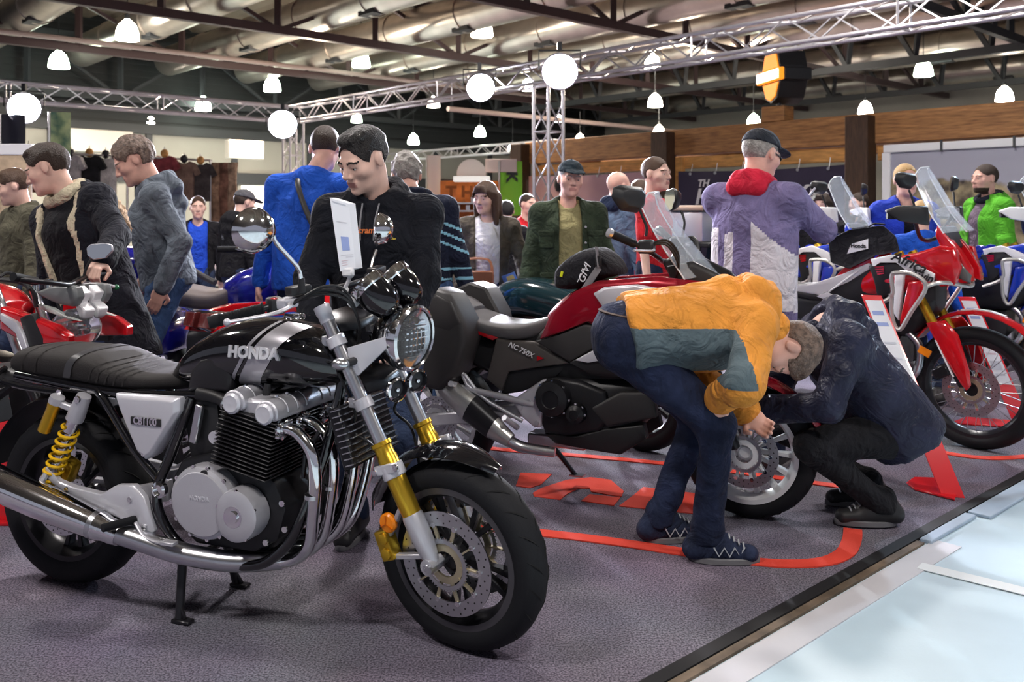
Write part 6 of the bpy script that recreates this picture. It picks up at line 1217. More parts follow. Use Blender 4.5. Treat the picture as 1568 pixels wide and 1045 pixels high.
    # --- shirt under an open jacket, jacket
    def torso(S_, g, hem_, arms=True, belly=0.):
        S_.cap(tp(0, .005 + belly, hem_ - .93 + .05), tp(0, .01, .33), (.13 + g) * s * b_, (.125 + g) * s * b_, .05, Tm @ Vector((1, 0, 0)), 1.28 * jw); S_.cap(sl, sr, (.058 + g) * s, None, .06); S_.cap(sl, tp(0, -.02, .5), (.05 + g) * s, (.05 + g) * s, .05); S_.cap(sr, tp(0, -.02, .5), (.05 + g) * s, (.05 + g) * s, .05); S_.cap(tp(0, -.0, .33), tp(0, -.02, .5), (.12 + g) * s, (.062 + g) * s, .06, Tm @ Vector((1, 0, 0)), 1.1)
        if arms:
            for sh, e, w in ((sl, el, wl), (sr, er, wr_)):
                if arms == 'short': S_.cap(sh, sh.lerp(e, .72), (.058 + g) * s, (.056 + g) * s, .04)
                else: S_.cap(sh, e, (.055 + g) * s, (.048 + g) * s, .04); S_.cap(e, e.lerp(w, .97), (.05 + g) * s, (.039 + g) * s, .025)
        Ti = np.array(Tm); pv = np.array(Pv); hz = (hem_ - .93) * s
        S_.fun(lambda X, Y, Z: hz - (np.stack([X - pv[0], Y - pv[1], Z - pv[2]], -1) @ Ti)[..., 2] if True else 0, op='i')
    Ti = np.array(Tm); pv = np.array(Pv)
    def tl(X, Y, Z): return (np.stack([X - pv[0], Y - pv[1], Z - pv[2]], -1) @ Ti) / s
    hole = lambda S_: S_.cap(tp(0, .01, .52), tp(0, .02, .62), .058 * s, .075 * s, .01, op='s')
    if shirt is not None:
        X_ = Solid(); torso(X_, .0, .86, arms=False); hole(X_); solid_obj('shirt', X_.mesh(step, noise=wrinkle(.003, seed + 2)), shirt, root)
    if top_m is not None:
        J = Solid(); g = {'hoodie': .014, 'jacket': .02, 'shirt': .004, 'tee': .002, 'sweater': .01}[top]; torso(J, g, hem, 'short' if top == 'tee' else True)
        for e, w in ((el, wl), (er, wr_)):
            if top != 'tee': c = e.lerp(w, .9); J.cap(c, e.lerp(w, .985), (.045 + g) * s, (.038 + g) * s, .01)
        if collar == 'hood':
            for t in np.linspace(R(-150), R(150), 9)[:-1]:
                t2 = t + R(300) / 8; f_ = lambda a: tp(.095 * math.sin(a), -.02 - .085 * math.cos(a), .53 + .035 * math.cos(a)); J.cap(f_(t), f_(t2), .032 * s, None, .03)
            J.cap(tp(-.07, -.12, .5), tp(.07, -.12, .5), .055 * s, None, .04); J.cap(tp(-.04, -.14, .4), tp(.04, -.14, .4), .045 * s, None, .05)
        elif collar == 'stand':
            for t in np.linspace(R(-150), R(150), 9)[:-1]:
                t2 = t + R(300) / 8; f_ = lambda a: tp(.082 * math.sin(a), -.012 - .078 * math.cos(a), .535 + .02 * math.cos(a)); J.cap(f_(t), f_(t2), .028 * s, None, .015)
        hole(J)
        if open_:
            w0, w1 = open_
            J.fun(lambda X, Y, Z: (lambda L: np.where(L[..., 1] > .0, np.maximum(np.abs(L[..., 0]) - (w1 + (w0 - w1) * np.clip((L[..., 2] + .1) / .6, 0, 1)), -.2), .2) * s)(tl(X, Y, Z)), op='s')
        vf = J.mesh(step if step < .011 else .011, noise=wrinkle(wr, seed)); mi = None; ms = [top_m]
        if colour_fn: L = ((vf[0][vf[1]].mean(1) - pv) @ Ti) / s; mi, ms = colour_fn(L, vf[0][vf[1]].mean(1))
        solid_obj({'hoodie': 'hoodie', 'jacket': 'jacket', 'shirt': 'shirt', 'tee': 't_shirt', 'sweater': 'sweater'}[top], vf, ms, root, mi)
    if collar_m is not None:
        K = Solid()
        for t in np.linspace(R(-165), R(165), 11)[:-1]:
            t2 = t + R(33); f_ = lambda a: tp(.085 * math.sin(a), -.015 - .08 * math.cos(a), .54 + .03 * math.cos(a)); K.cap(f_(t), f_(t2), .036 * s, None, .02)
        K.cap(tp(-.06, -.1, .51), tp(.06, -.1, .51), .05 * s, None, .04); hole(K); solid_obj('hood', K.mesh(.009, noise=wrinkle(.006, 3)), collar_m, root)
    if scarf is not None:
        K = Solid(); a = tp(0, -.015, .46); c = hp(0, -.03, -.055); K.cap(a, a.lerp(c, .82), .085 * s, .074 * s, .02); solid_obj('collar', K.mesh(.009, noise=wrinkle(.008, 3)), scarf, root)
    return dict(root=root, tp=tp, hp=hp, Tm=Tm, Hm=Hm, wl=wl, wr=wr_, el=el, er=er, s=s, Pv=Pv, hc=hc, sl=sl, sr=sr)
def toloc(r, p): # world point to a person's own axes
    o = r if isinstance(r, tuple) else r; a = R(o[2] - 90); d = Vector(p) - Vector((o[0], o[1], 0)); return Vector((d.x * math.cos(a) + d.y * math.sin(a), -d.x * math.sin(a) + d.y * math.cos(a), d.z))
def spot(px, Y): return ((px - CX) / F * Y, Y)
def wrap_text(p, body, size, cx, cz, m, r, name='print_lettering', shear=.2, back=False, bold=.001):
    o = text(name, body, size, m, p['root'], Matrix.Identity(4), 0, bold, shear); me = o.data; s = p['s']
    for v in me.vertices:
        x = cx - v.co.x if not back else cx + v.co.x; z = cz + v.co.y; w = r * 1.28; y = .01 + r * math.sqrt(max(.05, 1 - (x / w) ** 2)); q = p['tp'](x, -y if back else y, z); v.co = q
    return o
JEANS = cloth('blue jeans', (.05, .1, .22), .35, fold=.45); DJEANS = cloth('dark navy jeans', (.016, .023, .055), .4, fold=.45); BLKT = cloth('black trousers', (.012, .012, .015))
# 1 man in black hoodie
p = person('dark haired man in black hoodie looking down at the black motorcycle', spot(583, 3.72), -97, 1.715, 1.05, lean=7, hyaw=-32, hpitch=-22, hair='black', style='short', top='hoodie', top_m=cloth('black sweat fabric', (.009, .010, .015), .3), collar='hood', hem=.84, step=.011, fine=.005, jw=1.12, seed=4, hl=(-.17, .30, .88), hr=(.2, .28, .88), pl=(-1, -.5, -.3), pr=(1, -.5, -.3))
wrap_text(p, 'Scramblin', .034, -.015, .40, mat('orange print', (.75, .2, .05), .6), .158); wrap_text(p, 'ngle..', .027, -.085, .37, mat('yellow print', (.7, .5, .05), .6), .158)
b = MB(); b.tube([p['tp'](.085, .155, .42), p['tp'](.09, .158, .39), p['tp'](.082, .16, .34)], .004, 5); b.tube([p['tp'](.075, .158, .41), p['tp'](.07, .16, .37), p['tp'](.075, .16, .33)], .003, 5); b.build('print_figure', MATS['orange print'], p['root'])
for q in (-1, 1):
    b = MB(); b.tube(spline([p['tp'](q * .035, .09, .5), p['tp'](q * .03, .15, .43), p['tp'](q * .028, .168, .36)], 4), .0035, 6); b.build('drawstring', mat('grey cord', (.2, .2, .22), .7), p['root'])
# 2 man in parka
def lin(L, Pw):
    w = .07 + .06 * np.clip((L[:, 2] + .1) / .6, 0, 1); m = (L[:, 1] > .05) & (np.abs(L[:, 0]) < w + .035) & (L[:, 2] > -.02)
    return m.astype(int), [cloth('dark navy parka', (.012, .013, .02), .3), cloth('cream fleece', (.62, .55, .40), .2, 1, 90)]
pos = (*spot(150, 4.78), -112)
p = person('man in dark parka with fur hood holding the red motorcycle handlebar', pos[:2], pos[2], 1.76, 1.16, lean=8, side=17, hyaw=-58, hpitch=-6, hair='dbrown', style='short', top='jacket', top_m=cloth('dark navy parka', (.012, .013, .02), .3), collar='hood', collar_m=cloth('cream fleece', (.62, .55, .40), .2, 1, 90), open_=(.13, .07), shirt=cloth('black tee', (.008, .008, .011), .2), hem=.5, step=.012, fine=.0055, jw=1.1, seed=11, hl=toloc(pos, W(156, 400, 4.32)), handdir=(toloc(pos, W(138, 418, 4.2)) - toloc(pos, W(156, 400, 4.32)), None), grip=((62, (0, .3, -1)), None), legs=DJEANS, wr=.012, pl=(-1, -.2, -.9), colour_fn=lin)
K = Solid(); tp = p['tp']
for t in np.linspace(0, 1, 7)[:-1]:
    f_ = lambda a: tp(-.15 + .02 * math.sin(a * 3), -.07 - .09 * math.sin(a * 2.8), .50 - .3 * a); K.cap(f_(t), f_(t + 1 / 6), .036 + .018 * math.sin(t * 3), None, .03)
solid_obj('fur_trim', K.mesh(.009, noise=wrinkle(.03, 8, 3.5)), mat('tan fur', (.55, .40, .27), .9, bump=1, bscale=120, var=.35, vscale=30), p['root'])
# 3 man in grey hoodie
person('tall man in grey zip hoodie and blue jeans looking down to the left', spot(258, 5.42), 200, 1.83, 1.1, lean=10, hyaw=0, hpitch=-22, hair='gbrown', style='curly', top='hoodie', top_m=cloth('blue grey sweat fabric', (.13, .155, .19), .25), collar='hood', hem=.86, legs=JEANS, skin=1, step=.012, fine=.006, seed=21, hl=(-.27, .03, .92), hr=(.26, .12, .95), pl=(-.2, -1, .0), wr=.013)
# 4 youth at the left edge
person('young man in olive jacket at the far left behind the parka', spot(34, 6.3), -128, 1.66, .95, hyaw=-25, hpitch=-18, hair='brown', style='short', top='jacket', top_m=cloth('olive jacket', (.085, .08, .055), .3), collar='stand', seed=31, hem=.8)
# 5 far man with grey cap
person('man in black hooded jacket and grey cap far behind the round mirror', spot(360, 8.2), 55, 1.56, 1.0, lean=6, hpitch=-8, hyaw=-10, hair='dbrown', style='crop', cap=cloth('grey cap', (.10, .10, .11), .2), top='jacket', top_m=cloth('black padded jacket', (.013, .013, .016), .3), collar='hood', seed=41, eyes=False)
# 6 blue sweater
p = person('man in bright blue sweater seen from behind with a black strap', spot(476, 5.5), 84, 1.91, 1.16, lean=4, hpitch=-14, hyaw=14, hair='dbrown', style='crop', top='sweater', top_m=cloth('bright blue knit', (.015, .09, .52), .15), collar='low', hem=.8, step=.012, seed=51, jw=1.1, head_off=(.06, .02, -.01), legs=DJEANS, eyes=False, skin=1)
b = MB(); tp = p['tp']; b.tube(spline([tp(-.06, .02, .53), tp(-.05, -.11, .48), tp(.0, -.165, .36), tp(.08, -.18, .2), tp(.17, -.13, .05), tp(.2, .0, -.02)], 5), .016, 6, flat=.35); b.build('shoulder_strap', M_BLACK, p['root'])
# 7 striped cardigan
def strp(L, Pw):
    a = np.abs(L[:, 2] - .34 + .5 * np.abs(L[:, 0] - .1)) ; m = ((a < .008) | (np.abs(a - .06) < .008) | (np.abs(L[:, 2] - .09) < .007) | (np.abs(L[:, 2] - .03) < .007) | (np.abs(L[:, 2] + .1) < .007))
    return m.astype(int), [cloth('navy knit', (.012, .016, .035), .2), mat('pale blue stripe', (.25, .55, .7), .8)]
person('grey haired man in navy sweater with pale blue stripes', spot(643, 5.25), 80, 1.73, 1.12, lean=5, side=-4, hpitch=-12, hyaw=22, hair='grey', style='curly', top='sweater', top_m=MATS['black sweat fabric'], colour_fn=strp, collar='stand', hem=.78, step=.009, seed=61, legs=JEANS, eyes=False, skin=1, head_off=(-.05, .0, -.02))
# 8 woman
pos = (*spot(747, 6.5), -90)
p = person('woman with brown hair in olive parka and white top with a brown bag', pos[:2], pos[2], 1.57, .92, hyaw=-28, hpitch=-8, hair='brown', style='long', top='jacket', top_m=cloth('olive brown parka', (.09, .078, .062), .3), collar='stand', open_=(.10, .09), shirt=cloth('white top', (.78, .78, .82), .08), hem=.55, fine=.0065, seed=71, hl=(-.27, .14, .86), hr=(.24, .0, .8), grip=((45, (.6, .4, 0)), None), wr=.007)
tp = p['tp']
bg = empty('shoulder_bag', (pos[0], pos[1], 0), 0, 'brown leather shoulder bag hanging at the front of the woman', 'bag'); c = W(730, 436, 6.28) - Vector((pos[0], pos[1], 0))
b = MB(); b.box(c, (.24, .09, .19)); b.build('bag_body', mat('brown leather', (.25, .09, .045), .4, bump=.15, bscale=60), bg, bevel=.025, seg=3)
b = MB(); b.prism([c + Vector((x, -.05, z)) for x, z in ((-.118, .095), (.118, .095), (.112, .0), (.06, -.035), (-.06, -.035), (-.112, .0))], (0, .012, 0)); b.build('bag_flap', MATS['brown leather'], bg, bevel=.005)
b = MB(); b.lathe([(0, 0), (.012, 0), (.01, .006), (0, .007)], c + Vector((0, -.05, -.015)), (0, -1, 0), 12); b.build('clasp', M_CHROME, bg)
b = MB(); b.tube(spline([c + Vector((-.11, .01, .08)), c + Vector((-.08, .06, .17)), c + Vector((.08, .06, .17)), c + Vector((.11, .01, .08))], 5), .011, 6, flat=.4); b.build('bag_strap', MATS['brown leather'], bg)
br = empty('brochure', W(786, 440, 6.3), 0, 'blue and white brochure in the hand of the woman', 'brochure'); a_ = Matrix.Rotation(R(-22), 3, 'Y') @ Matrix.Rotation(R(-30), 3, 'Z')
b = MB(); b.box((0, 0, 0), (.11, .006, .2), a_); b.build('cover', mat('brochure blue', (.12, .25, .7), .4), br)
b = MB(); b.box(a_ @ Vector((0, -.004, -.03)), (.07, .002, .09), a_); b.build('picture', mat('brochure white', (.7, .8, .9), .4), br); b = MB(); b.box(a_ @ Vector((.01, -.004, .07)), (.06, .002, .03), a_); b.build('title', mat('brochure gold', (.6, .5, .2), .4), br)
# 9 distant man in red
p = person('distant man in red printed shirt between the woman and the waxed jacket', spot(806, 9.3), -62, 1.54, 1., hair='dbrown', style='crop', top='tee', top_m=cloth('red tee', (.55, .02, .03), .2), seed=81, hyaw=18, step=.014, fine=.009, eyes=False)
for x, z, w in ((-.05, .3, .09), (.06, .27, .1), (0, .2, .2)): b = MB(); b.ball(p['tp'](x, .135, z), (w / 2, .02, .022), 10, p['Tm']); b.build('print', mat('white print', (.8, .8, .8), .6), p['root'])
# 10 waxed jacket
p = person('smiling man with dark cap in green waxed jacket and khaki sweater', spot(870, 6.15), -86, 1.70, 1.1, hyaw=6, hpitch=-4, hroll=-4, hair='grey', style='crop', cap=cloth('dark teal cap', (.018, .03, .04), .2), top='jacket', top_m=cloth('green waxed cotton', (.035, .05, .03), .35), collar='stand', open_=(.075, .085), shirt=cloth('khaki knit', (.30, .27, .13), .12), hem=.66, legs=JEANS, skin=1, step=.012, fine=.006, seed=91, jw=1.08, wr=.008)
tp = p['tp']
for x, z in ((-.17, .27), (.17, .27), (-.16, -.02), (.16, -.02)):
    b = MB(); q = tp(x, .155 - abs(x) * .1, z); b.box(q, (.1, .02, .11), p['Tm']); pk = b.build('pocket', MATS['green waxed cotton'], p['root'], bevel=.006); b = MB(); b.box(q + Vector((0, .012, .045)), (.105, .012, .035), p['Tm']); b.build('pocket_flap', MATS['green waxed cotton'], pk, bevel=.004)
for k in range(5):
    b = MB(); b.lathe([(0, 0), (.009, 0), (.007, .004), (0, .005)], tp(-.1, .16, .36 - .11 * k), (0, 1, 0), 10); b.build('button', M_STEEL, p['root'])
# 11 bald man
person('bald man in blue grey fleece seen from behind', spot(938, 7.4), 48, 1.69, 1.02, lean=5, hyaw=-18, hair='grey', style='none', top='jacket', top_m=cloth('blue grey fleece', (.11, .17, .27), .2), collar='stand', collar_m=cloth('dark blue collar', (.015, .025, .06), .2), seed=101, legs=JEANS, skin=0, eyes=False)
# 12 red T-shirt
p = person('young man in red T-shirt looking to the right', spot(1000, 6.7), -28, 1.76, .98, hyaw=-14, hair='brown', style='crop', top='tee', top_m=MATS['red tee'], seed=111, hem=.82, fine=.006, legs=DJEANS)
person('man in red shirt mostly hidden behind the young man in red', spot(978, 8.1), 60, 1.64, 1., hair='brown', style='short', top='tee', top_m=MATS['red tee'], seed=113, step=.014, fine=.01, eyes=False)
# 13 purple jacket
def purp(L, Pw):
    x, y, z = L[:, 0], L[:, 1], L[:, 2]; w = (y < .06) & (z > -.12) & (z < .33) & (((x > .05) & (z < .33 - .9 * (x - .05)) & (x < .3)) | ((x > -.1) & (x < -.045) & (z > -.02) & (z < .27)) | ((x < -.14) & (z < .3)))
    return w.astype(int), [cloth('lilac nylon', (.20, .17, .33), .18), cloth('white nylon', (.72, .68, .74), .06)]
pos = (*spot(1152, 4.8), 52)
p = person('man in purple and white jacket with red hood and dark cap, back turned', pos[:2], pos[2], 1.80, 1.12, lean=3, hyaw=-16, hpitch=-12, hair='grey', style='crop', cap=cloth('charcoal cap', (.03, .034, .045), .2), top='jacket', top_m=MATS['black tee'], colour_fn=purp, collar='low', collar_m=cloth('red fleece', (.6, .02, .05), .15), hem=.72, step=.011, fine=.006, seed=121, jw=1.1, hr=toloc(pos, W(1222, 318, 5.05)), hl=toloc(pos, W(1210, 322, 5.25)), pr=(1, -.3, -.8), pl=(-1, -.2, -.8), skin=1, legs=DJEANS, wr=.01, grip=((50, None), (40, (-.3, 0, 1))))
ph = empty('mobile_phone', W(1238, 302, 5.1), R(-20), 'silver mobile phone held by the man in the purple jacket', 'phone'); b = MB(); b.box((0, 0, 0), (.012, .07, .13), Matrix.Rotation(R(35), 3, 'Y')); b.build('phone_body', M_SILVER, ph, bevel=.004); b = MB(); b.box((.0075 * math.cos(.6), 0, -.004), (.002, .062, .12), Matrix.Rotation(R(35), 3, 'Y')); b.build('phone_screen', M_BLACKG, ph)
for q in (-1, 1):
    b = MB(); b.ball(p['hp'](q * .033, .094, .002), (.024, .008, .017), 10, p['Hm']); b.bar(p['hp'](q * .058, .09, .006), p['hp'](q * .082, -.005, .006), .006); b.build('sunglasses', M_BLACKG, p['root'])
# 14 bent man in orange
def oran(L, Pw):
    x, y, z = L[:, 0], L[:, 1], L[:, 2]; g = (np.abs(x) > .05) & (y > -.03 + .12 * (z - .15)) & (y < .30) & (z < .36) & (z > -.05) & (Pw[:, 2] > .74)
    return g.astype(int), [cloth('orange nylon', (.74, .30, .05), .15), cloth('slate nylon', (.10, .14, .16), .2)]
pos = (.654, 3.57, 0)
p = person('bent over man in orange and slate jacket and dark jeans', pos[:2], pos[2], 1.82, 1.14, pelvis=(0, -.20, .865), lean=83, hpitch=-42, hair='gbrown', style='short', top='jacket', top_m=MATS['black tee'], colour_fn=oran, collar='hood', head_off=(0, -.05, -.03), hem=.93, step=.009, fine=.006, seed=131, fr=(.1, .10, .085), fl=(-.11, -.05, .085), hr=(.17, .13, .645), hl=(-.02, .28, .55), pr=(1, -.1, -.1), pl=(-.6, -.6, .3), legs=DJEANS, shoe=cloth('navy trainer', (.02, .028, .06), .5), wr=.02, jw=1.12, skin=1, grip=((30, None), (35, (-.2, 0, -1))), fyaw=(8, -6), scarf=cloth('orange nylon', (.74, .30, .05), .15), handdir=(None, (0, .05, -1)), kr=(.1, 1, 0), kl=(-.1, 1, 0))
b = MB(); b.tube([p['Pv'] + Vector((.15 * math.sin(t), -.128 * math.cos(t) * 1.0 + .03, .075 + .02 * math.cos(t))) for t in np.linspace(-2.4, 2.4, 16)], .014, 6, flat=.5); b.build('belt', mat('brown belt', (.08, .05, .04), .6), p['root'])
for sh in [o for o in p['root'].children if o.name.startswith('shoe')]:
    c = sum((v.co for v in sh.data.vertices), Vector()) / len(sh.data.vertices); xs = max(v.co.x for v in sh.data.vertices)
    b = MB(); b.tube([Vector((xs + .001 - .003 * abs(k - 2.5), c.y - .02 + .02 * k, .036 if k % 2 else .07)) for k in range(7)], .0035, 5); b.build('side_stripe', mat('grey shoe stripe', (.45, .48, .52), .6), sh)
# 15 crouching man
pos = (1.54, 3.98, 178)
p = person('crouching man in navy quilted jacket beside the silver front wheel', pos[:2], pos[2], 1.78, 1.16, pelvis=(0, -.16, .43), lean=37, hyaw=0, hpitch=-95, head_off=(0, -.03, -.12), crouch=True, hair='dbrown', style='short', top='jacket', top_m=cloth('navy quilted nylon', (.022, .025, .05), .3, .5, 30, .4, .6), collar='hood', hem=.83, step=.011, fine=.007, seed=141, fl=(-.12, -.06, .09), fr=(.14, -.1, .09), kl=(-.25, 1, .75), kr=(.3, 1, .75), hl=(-.14, .44, .5), hr=(.1, .5, .5), pl=(-.8, -.3, -.6), pr=(.8, -.3, -.6), legs=BLKT, wr=.014, jw=1.12, eyes=False, scarf=cloth('navy quilted nylon', (.022, .025, .05), .3, .5, 30, .4, .6))
# 16-22 people farther back
person('man in black shirt beside the dark timber post', spot(1318, 8.8), 205, 1.54, 1., hair='dbrown', style='crop', top='tee', top_m=MATS['black tee'], seed=151, hyaw=-10, step=.014, fine=.009, eyes=False)
person('dark haired woman beyond the phone of the man in purple', spot(1258, 8.0), -120, 1.52, .9, hair='dbrown', style='long', top='jacket', top_m=MATS['black padded jacket'], seed=161, step=.014, fine=.01, eyes=False)
person('blond man in royal blue jacket in front of the large poster', spot(1385, 6.9), -92, 1.72, 1.1, hair='blond', style='crop', top='jacket', top_m=cloth('royal blue nylon', (.02, .05, .42), .2), open_=(.06, .06), shirt=MATS['black tee'], collar='stand', seed=171, fine=.007, skin=1)
person('blond child in blue top behind the red motorcycle bars', spot(1412, 6.35), 70, 1.43, .9, hair='blond', style='short', top='sweater', top_m=MATS['bright blue knit'], seed=181, step=.014, fine=.009, eyes=False)
person('bearded man in bright green jacket in front of the poster', spot(1512, 7.9), 192, 1.77, 1.08, hair='dbrown', style='crop', top='jacket', top_m=cloth('bright green nylon', (.10, .42, .03), .15), open_=(.07, .06), shirt=cloth('grey violet tee', (.16, .12, .17), .2), collar='hood', collar_m=cloth('black hood lining', (.015, .018, .03), .2), seed=191, fine=.007, skin=1, beard=True)
person('person in dark jacket with bright blue front among the clothes', spot(303, 8.7), -70, 1.5, .95, hair='brown', style='short', top='jacket', top_m=MATS['black padded jacket'], open_=(.1, .1), shirt=cloth('vivid blue cloth', (.02, .08, .6), .2), seed=201, step=.014, fine=.01, eyes=False, hem=.6)
person('visitor in pale blue shirt in front of the orange shelves', spot(688, 9.2), 80, 1.42, .9, hair='brown', style='crop', top='tee', top_m=cloth('pale blue shirt', (.25, .3, .5), .2), seed=211, step=.014, fine=.01, eyes=False)
person('dark haired visitor just behind the shoulder of the woman', spot(776, 8.6), 100, 1.46, .9, hair='black', style='short', top='jacket', top_m=MATS['black padded jacket'], seed=221, step=.014, fine=.01, eyes=False)
# ------------------------------------------------------------------ timber stand on the right
tf = empty('timber_frame', UVZ(12.5, 6), 0, 'timber frame with heavy beams and dark posts around the stand', 'timber frame'); TI = Matrix.Translation(-UVZ(12.5, 6))
def tbox(par, name, u0, u1, v0, v1, z0, z1, m, inv=None, bev=.01):
    b = MB(inv if inv is not None else TI); b.prism([UVZ(u0, v0, z0), UVZ(u1, v0, z0), UVZ(u1, v1, z0), UVZ(u0, v1, z0)], (0, 0, z1 - z0)); return b.build(name, m, par, bevel=bev, smooth=False)
PV = (-1.2, 2.5, 6.17, 9.74, 13.4)
for a, c in zip(PV[:-1], PV[1:]):
    tbox(tf, 'beam', 12.52, 12.82, a - .02, c - .03, 2.34, 2.78, M_WOOD); tbox(tf, 'rail', 12.58, 12.66, a + .17, c - .17, 2.1, 2.3, M_WOODL); tbox(tf, 'back_beam', 14.6, 14.9, a, c - .03, 2.34, 2.74, M_WOOD)
for v in PV[1:]: tbox(tf, 'post', 12.28, 12.56, v - .17, v + .17, 0, 2.74, M_WOODD)
for v in (9.5, 13.1): tbox(tf, 'side_post', 12.5, 12.6, v - .1, v + .05, 0, 2.3, M_WOODL)
tbox(tf, 'cap_block', 12.5, 12.8, 7.45, 7.85, 2.78, 3.02, M_WOOD)
for v in PV[1:]: tbox(tf, 'tie_beam', 12.83, 14.6, v - .12, v + .12, 2.4, 2.7, M_WOOD)
# light box on the cap block
lb = empty('light_box_sign', UVZ(12.6, 7.65, 3.02), 0, 'orange and black shield shaped light box with white bar', 'sign'); inv = Matrix.Translation(-UVZ(12.6, 7.65, 3.02))
def shp(pts, u0, u1, name, m, z0=3.02):
    b = MB(inv); b.prism([UVZ(u0, 7.65 - x, z0 + z) for x, z in pts], U * (u1 - u0)); return b.build(name, m, lb, bevel=.012, smooth=False)
SHI = [(-.3, .62), (-.22, .86), (.22, .86), (.3, .62), (.32, .4), (.2, .12), (0, .04), (-.2, .12), (-.32, .4)]
shp(SHI, 12.52, 12.98, 'box_body', M_BLACK); lb.rotation_euler = (0, 0, R(-32)); M_OR = mat('orange lit panel', (1, .32, .02), emit=.9)
shp([(-.26, .62), (-.19, .82), (.19, .82), (.26, .62), (.27, .58), (-.27, .58)], 12.5, 12.52, 'upper_panel', M_OR); shp([(-.27, .36), (.27, .36), (.16, .14), (0, .08), (-.16, .14)], 12.5, 12.52, 'lower_panel', M_OR)
shp([(-.4, .38), (.4, .38), (.4, .57), (-.4, .57)], 12.46, 12.54, 'bar_frame', M_OR); shp([(-.4, .38), (.4, .38), (.4, .57), (-.4, .57)], 12.545, 13.0, 'bar_body', M_BLACK); shp([(-.37, .4), (.37, .4), (.37, .55), (-.37, .55)], 12.44, 12.46, 'bar_panel', mat('white lit panel', (1, .95, .9), emit=2.2)); b = MB(inv); b.tube([UVZ(12.65, 7.65, 2.98), UVZ(12.65, 7.65, 3.12)], .04, 10); b.build('pole', M_BLACKM, lb)
# banners
def banner(v0, v1, z0, z1, u, m, lab, name='banner'):
    o = empty(name, UVZ(u, (v0 + v1) / 2, z0), 0, lab, 'banner'); inv = Matrix.Translation(-UVZ(u, (v0 + v1) / 2, z0)); b = MB(inv); n = 14
    b.loft([[UVZ(u + .015 * math.sin(i * 1.7), v0 + (v1 - v0) * i / n, z) for z in (z0, (z0 + z1) / 2, z1 - .03 * math.sin(math.pi * i / n))] for i in range(n + 1)], closed=False); b.build('sheet', m, o)
    for i in range(6):
        b = MB(inv); v = v0 + (v1 - v0) * (i + .5) / 6; b.lathe([(0, -.004), (.025, -.004), (.025, .004), (0, .004)], UVZ(u - .02, v, z1 - .05), U, 10); b.build('eyelet', M_STEEL, o); b = MB(inv); b.tube([UVZ(u, v, z1 - .05), UVZ(u + .05, v, z1 + .12)], .006, 5); b.build('tie', M_WHITE, o)
    return o, inv
o, inv = banner(6.42, 9.42, .3, 2.05, 12.44, mat('aubergine banner', (.03, .022, .05), .4, var=.2, vscale=1), 'dark aubergine banner with white slanted lettering behind the purple jacket')
tm = mat('banner lettering', (.7, .68, .7), .5)
def bt(body, size, v, z, sh=.25): text('lettering', body, size, tm, o, inv @ frameM(UVZ(12.405, v, z), -V, (0, 0, 1)), .002, size * .03, sh)
bt('BIKES', .36, 7.1, 1.62); bt('H', .36, 8.93, 1.6); bt('TH', .17, 8.9, 1.83)
o, inv = banner(9.95, 13.15, .2, 2.08, 12.44, mat('mauve banner', (.36, .22, .36), .5, var=.5, vscale=.9, col2=(.55, .32, .33)), 'pinkish mauve picture banner behind the bald man')
b = MB(inv); b.tube([UVZ(12.41, 12.3, 1.9), UVZ(12.41, 11.9, 1.3)], .04, 6); b.ball(UVZ(12.41, 12.3, 1.9), (.08, .08, .16), 10); b.build('printed_mirror', M_BLACK, o)
tbox(tf, 'red_panel', 12.47, 12.5, 6.34, 6.44, .3, 2.2, mat('red white print', (.7, .2, .18), .5, var=.5, vscale=4, col2=(.8, .75, .7)))
# large poster in a white frame
def _poster(nt, b, tc):
    sx = nt.nodes.new('ShaderNodeSeparateXYZ'); n = nt.nodes.new('ShaderNodeTexNoise'); n.inputs['Scale'].default_value = 1.1; n.inputs['Detail'].default_value = 6; n2 = nt.nodes.new('ShaderNodeTexNoise'); n2.inputs['Scale'].default_value = 5; n2.inputs['Detail'].default_value = 6
    ad = nt.nodes.new('ShaderNodeMath'); ad.operation = 'MULTIPLY_ADD'; ad.inputs[1].default_value = 1.5; rp = nt.nodes.new('ShaderNodeValToRGB'); rk = nt.nodes.new('ShaderNodeValToRGB'); mx = nt.nodes.new('ShaderNodeMix'); mx.data_type = 'RGBA'
    for x in (n, n2): nt.links.new(tc.outputs['Object'], x.inputs[0])
    nt.links.new(tc.outputs['Object'], sx.inputs[0]); nt.links.new(n.outputs[0], ad.inputs[0]); nt.links.new(sx.outputs[2], ad.inputs[2])
    rp.color_ramp.elements[0].position = 0; rp.color_ramp.elements[1].position = 1; e = rp.color_ramp.elements; e[0].color = (0, 0, 0, 1); e[1].color = (1, 1, 1, 1)
    mr = nt.nodes.new('ShaderNodeMapRange'); mr.inputs[1].default_value = 2.5; mr.inputs[2].default_value = 2.58; nt.links.new(ad.outputs[0], mr.inputs[0])
    rk.color_ramp.elements[0].color = (.03, .02, .02, 1); rk.color_ramp.elements[1].color = (.42, .34, .2, 1); rk.color_ramp.elements[0].position = .38; rk.color_ramp.elements[1].position = .66; nt.links.new(n2.outputs[0], rk.inputs[0])
    mx.inputs[7].default_value = (.36, .36, .44, 1); nt.links.new(mr.outputs[0], mx.inputs[0]); nt.links.new(rk.outputs[0], mx.inputs[6]); nt.links.new(mx.outputs[2], b.inputs['Base Color']); b.inputs['Roughness'].default_value = .5
o = empty('poster_wall', UVZ(12.42, 2, 0), 0, 'large framed poster of rocks and grey sky with white frame', 'poster'); inv = Matrix.Translation(-UVZ(12.42, 2, 0))
tbox(o, 'print', 12.42, 12.45, -2, 5.72, .1, 2.2, coordmat('rocky landscape print', _poster), inv, 0)
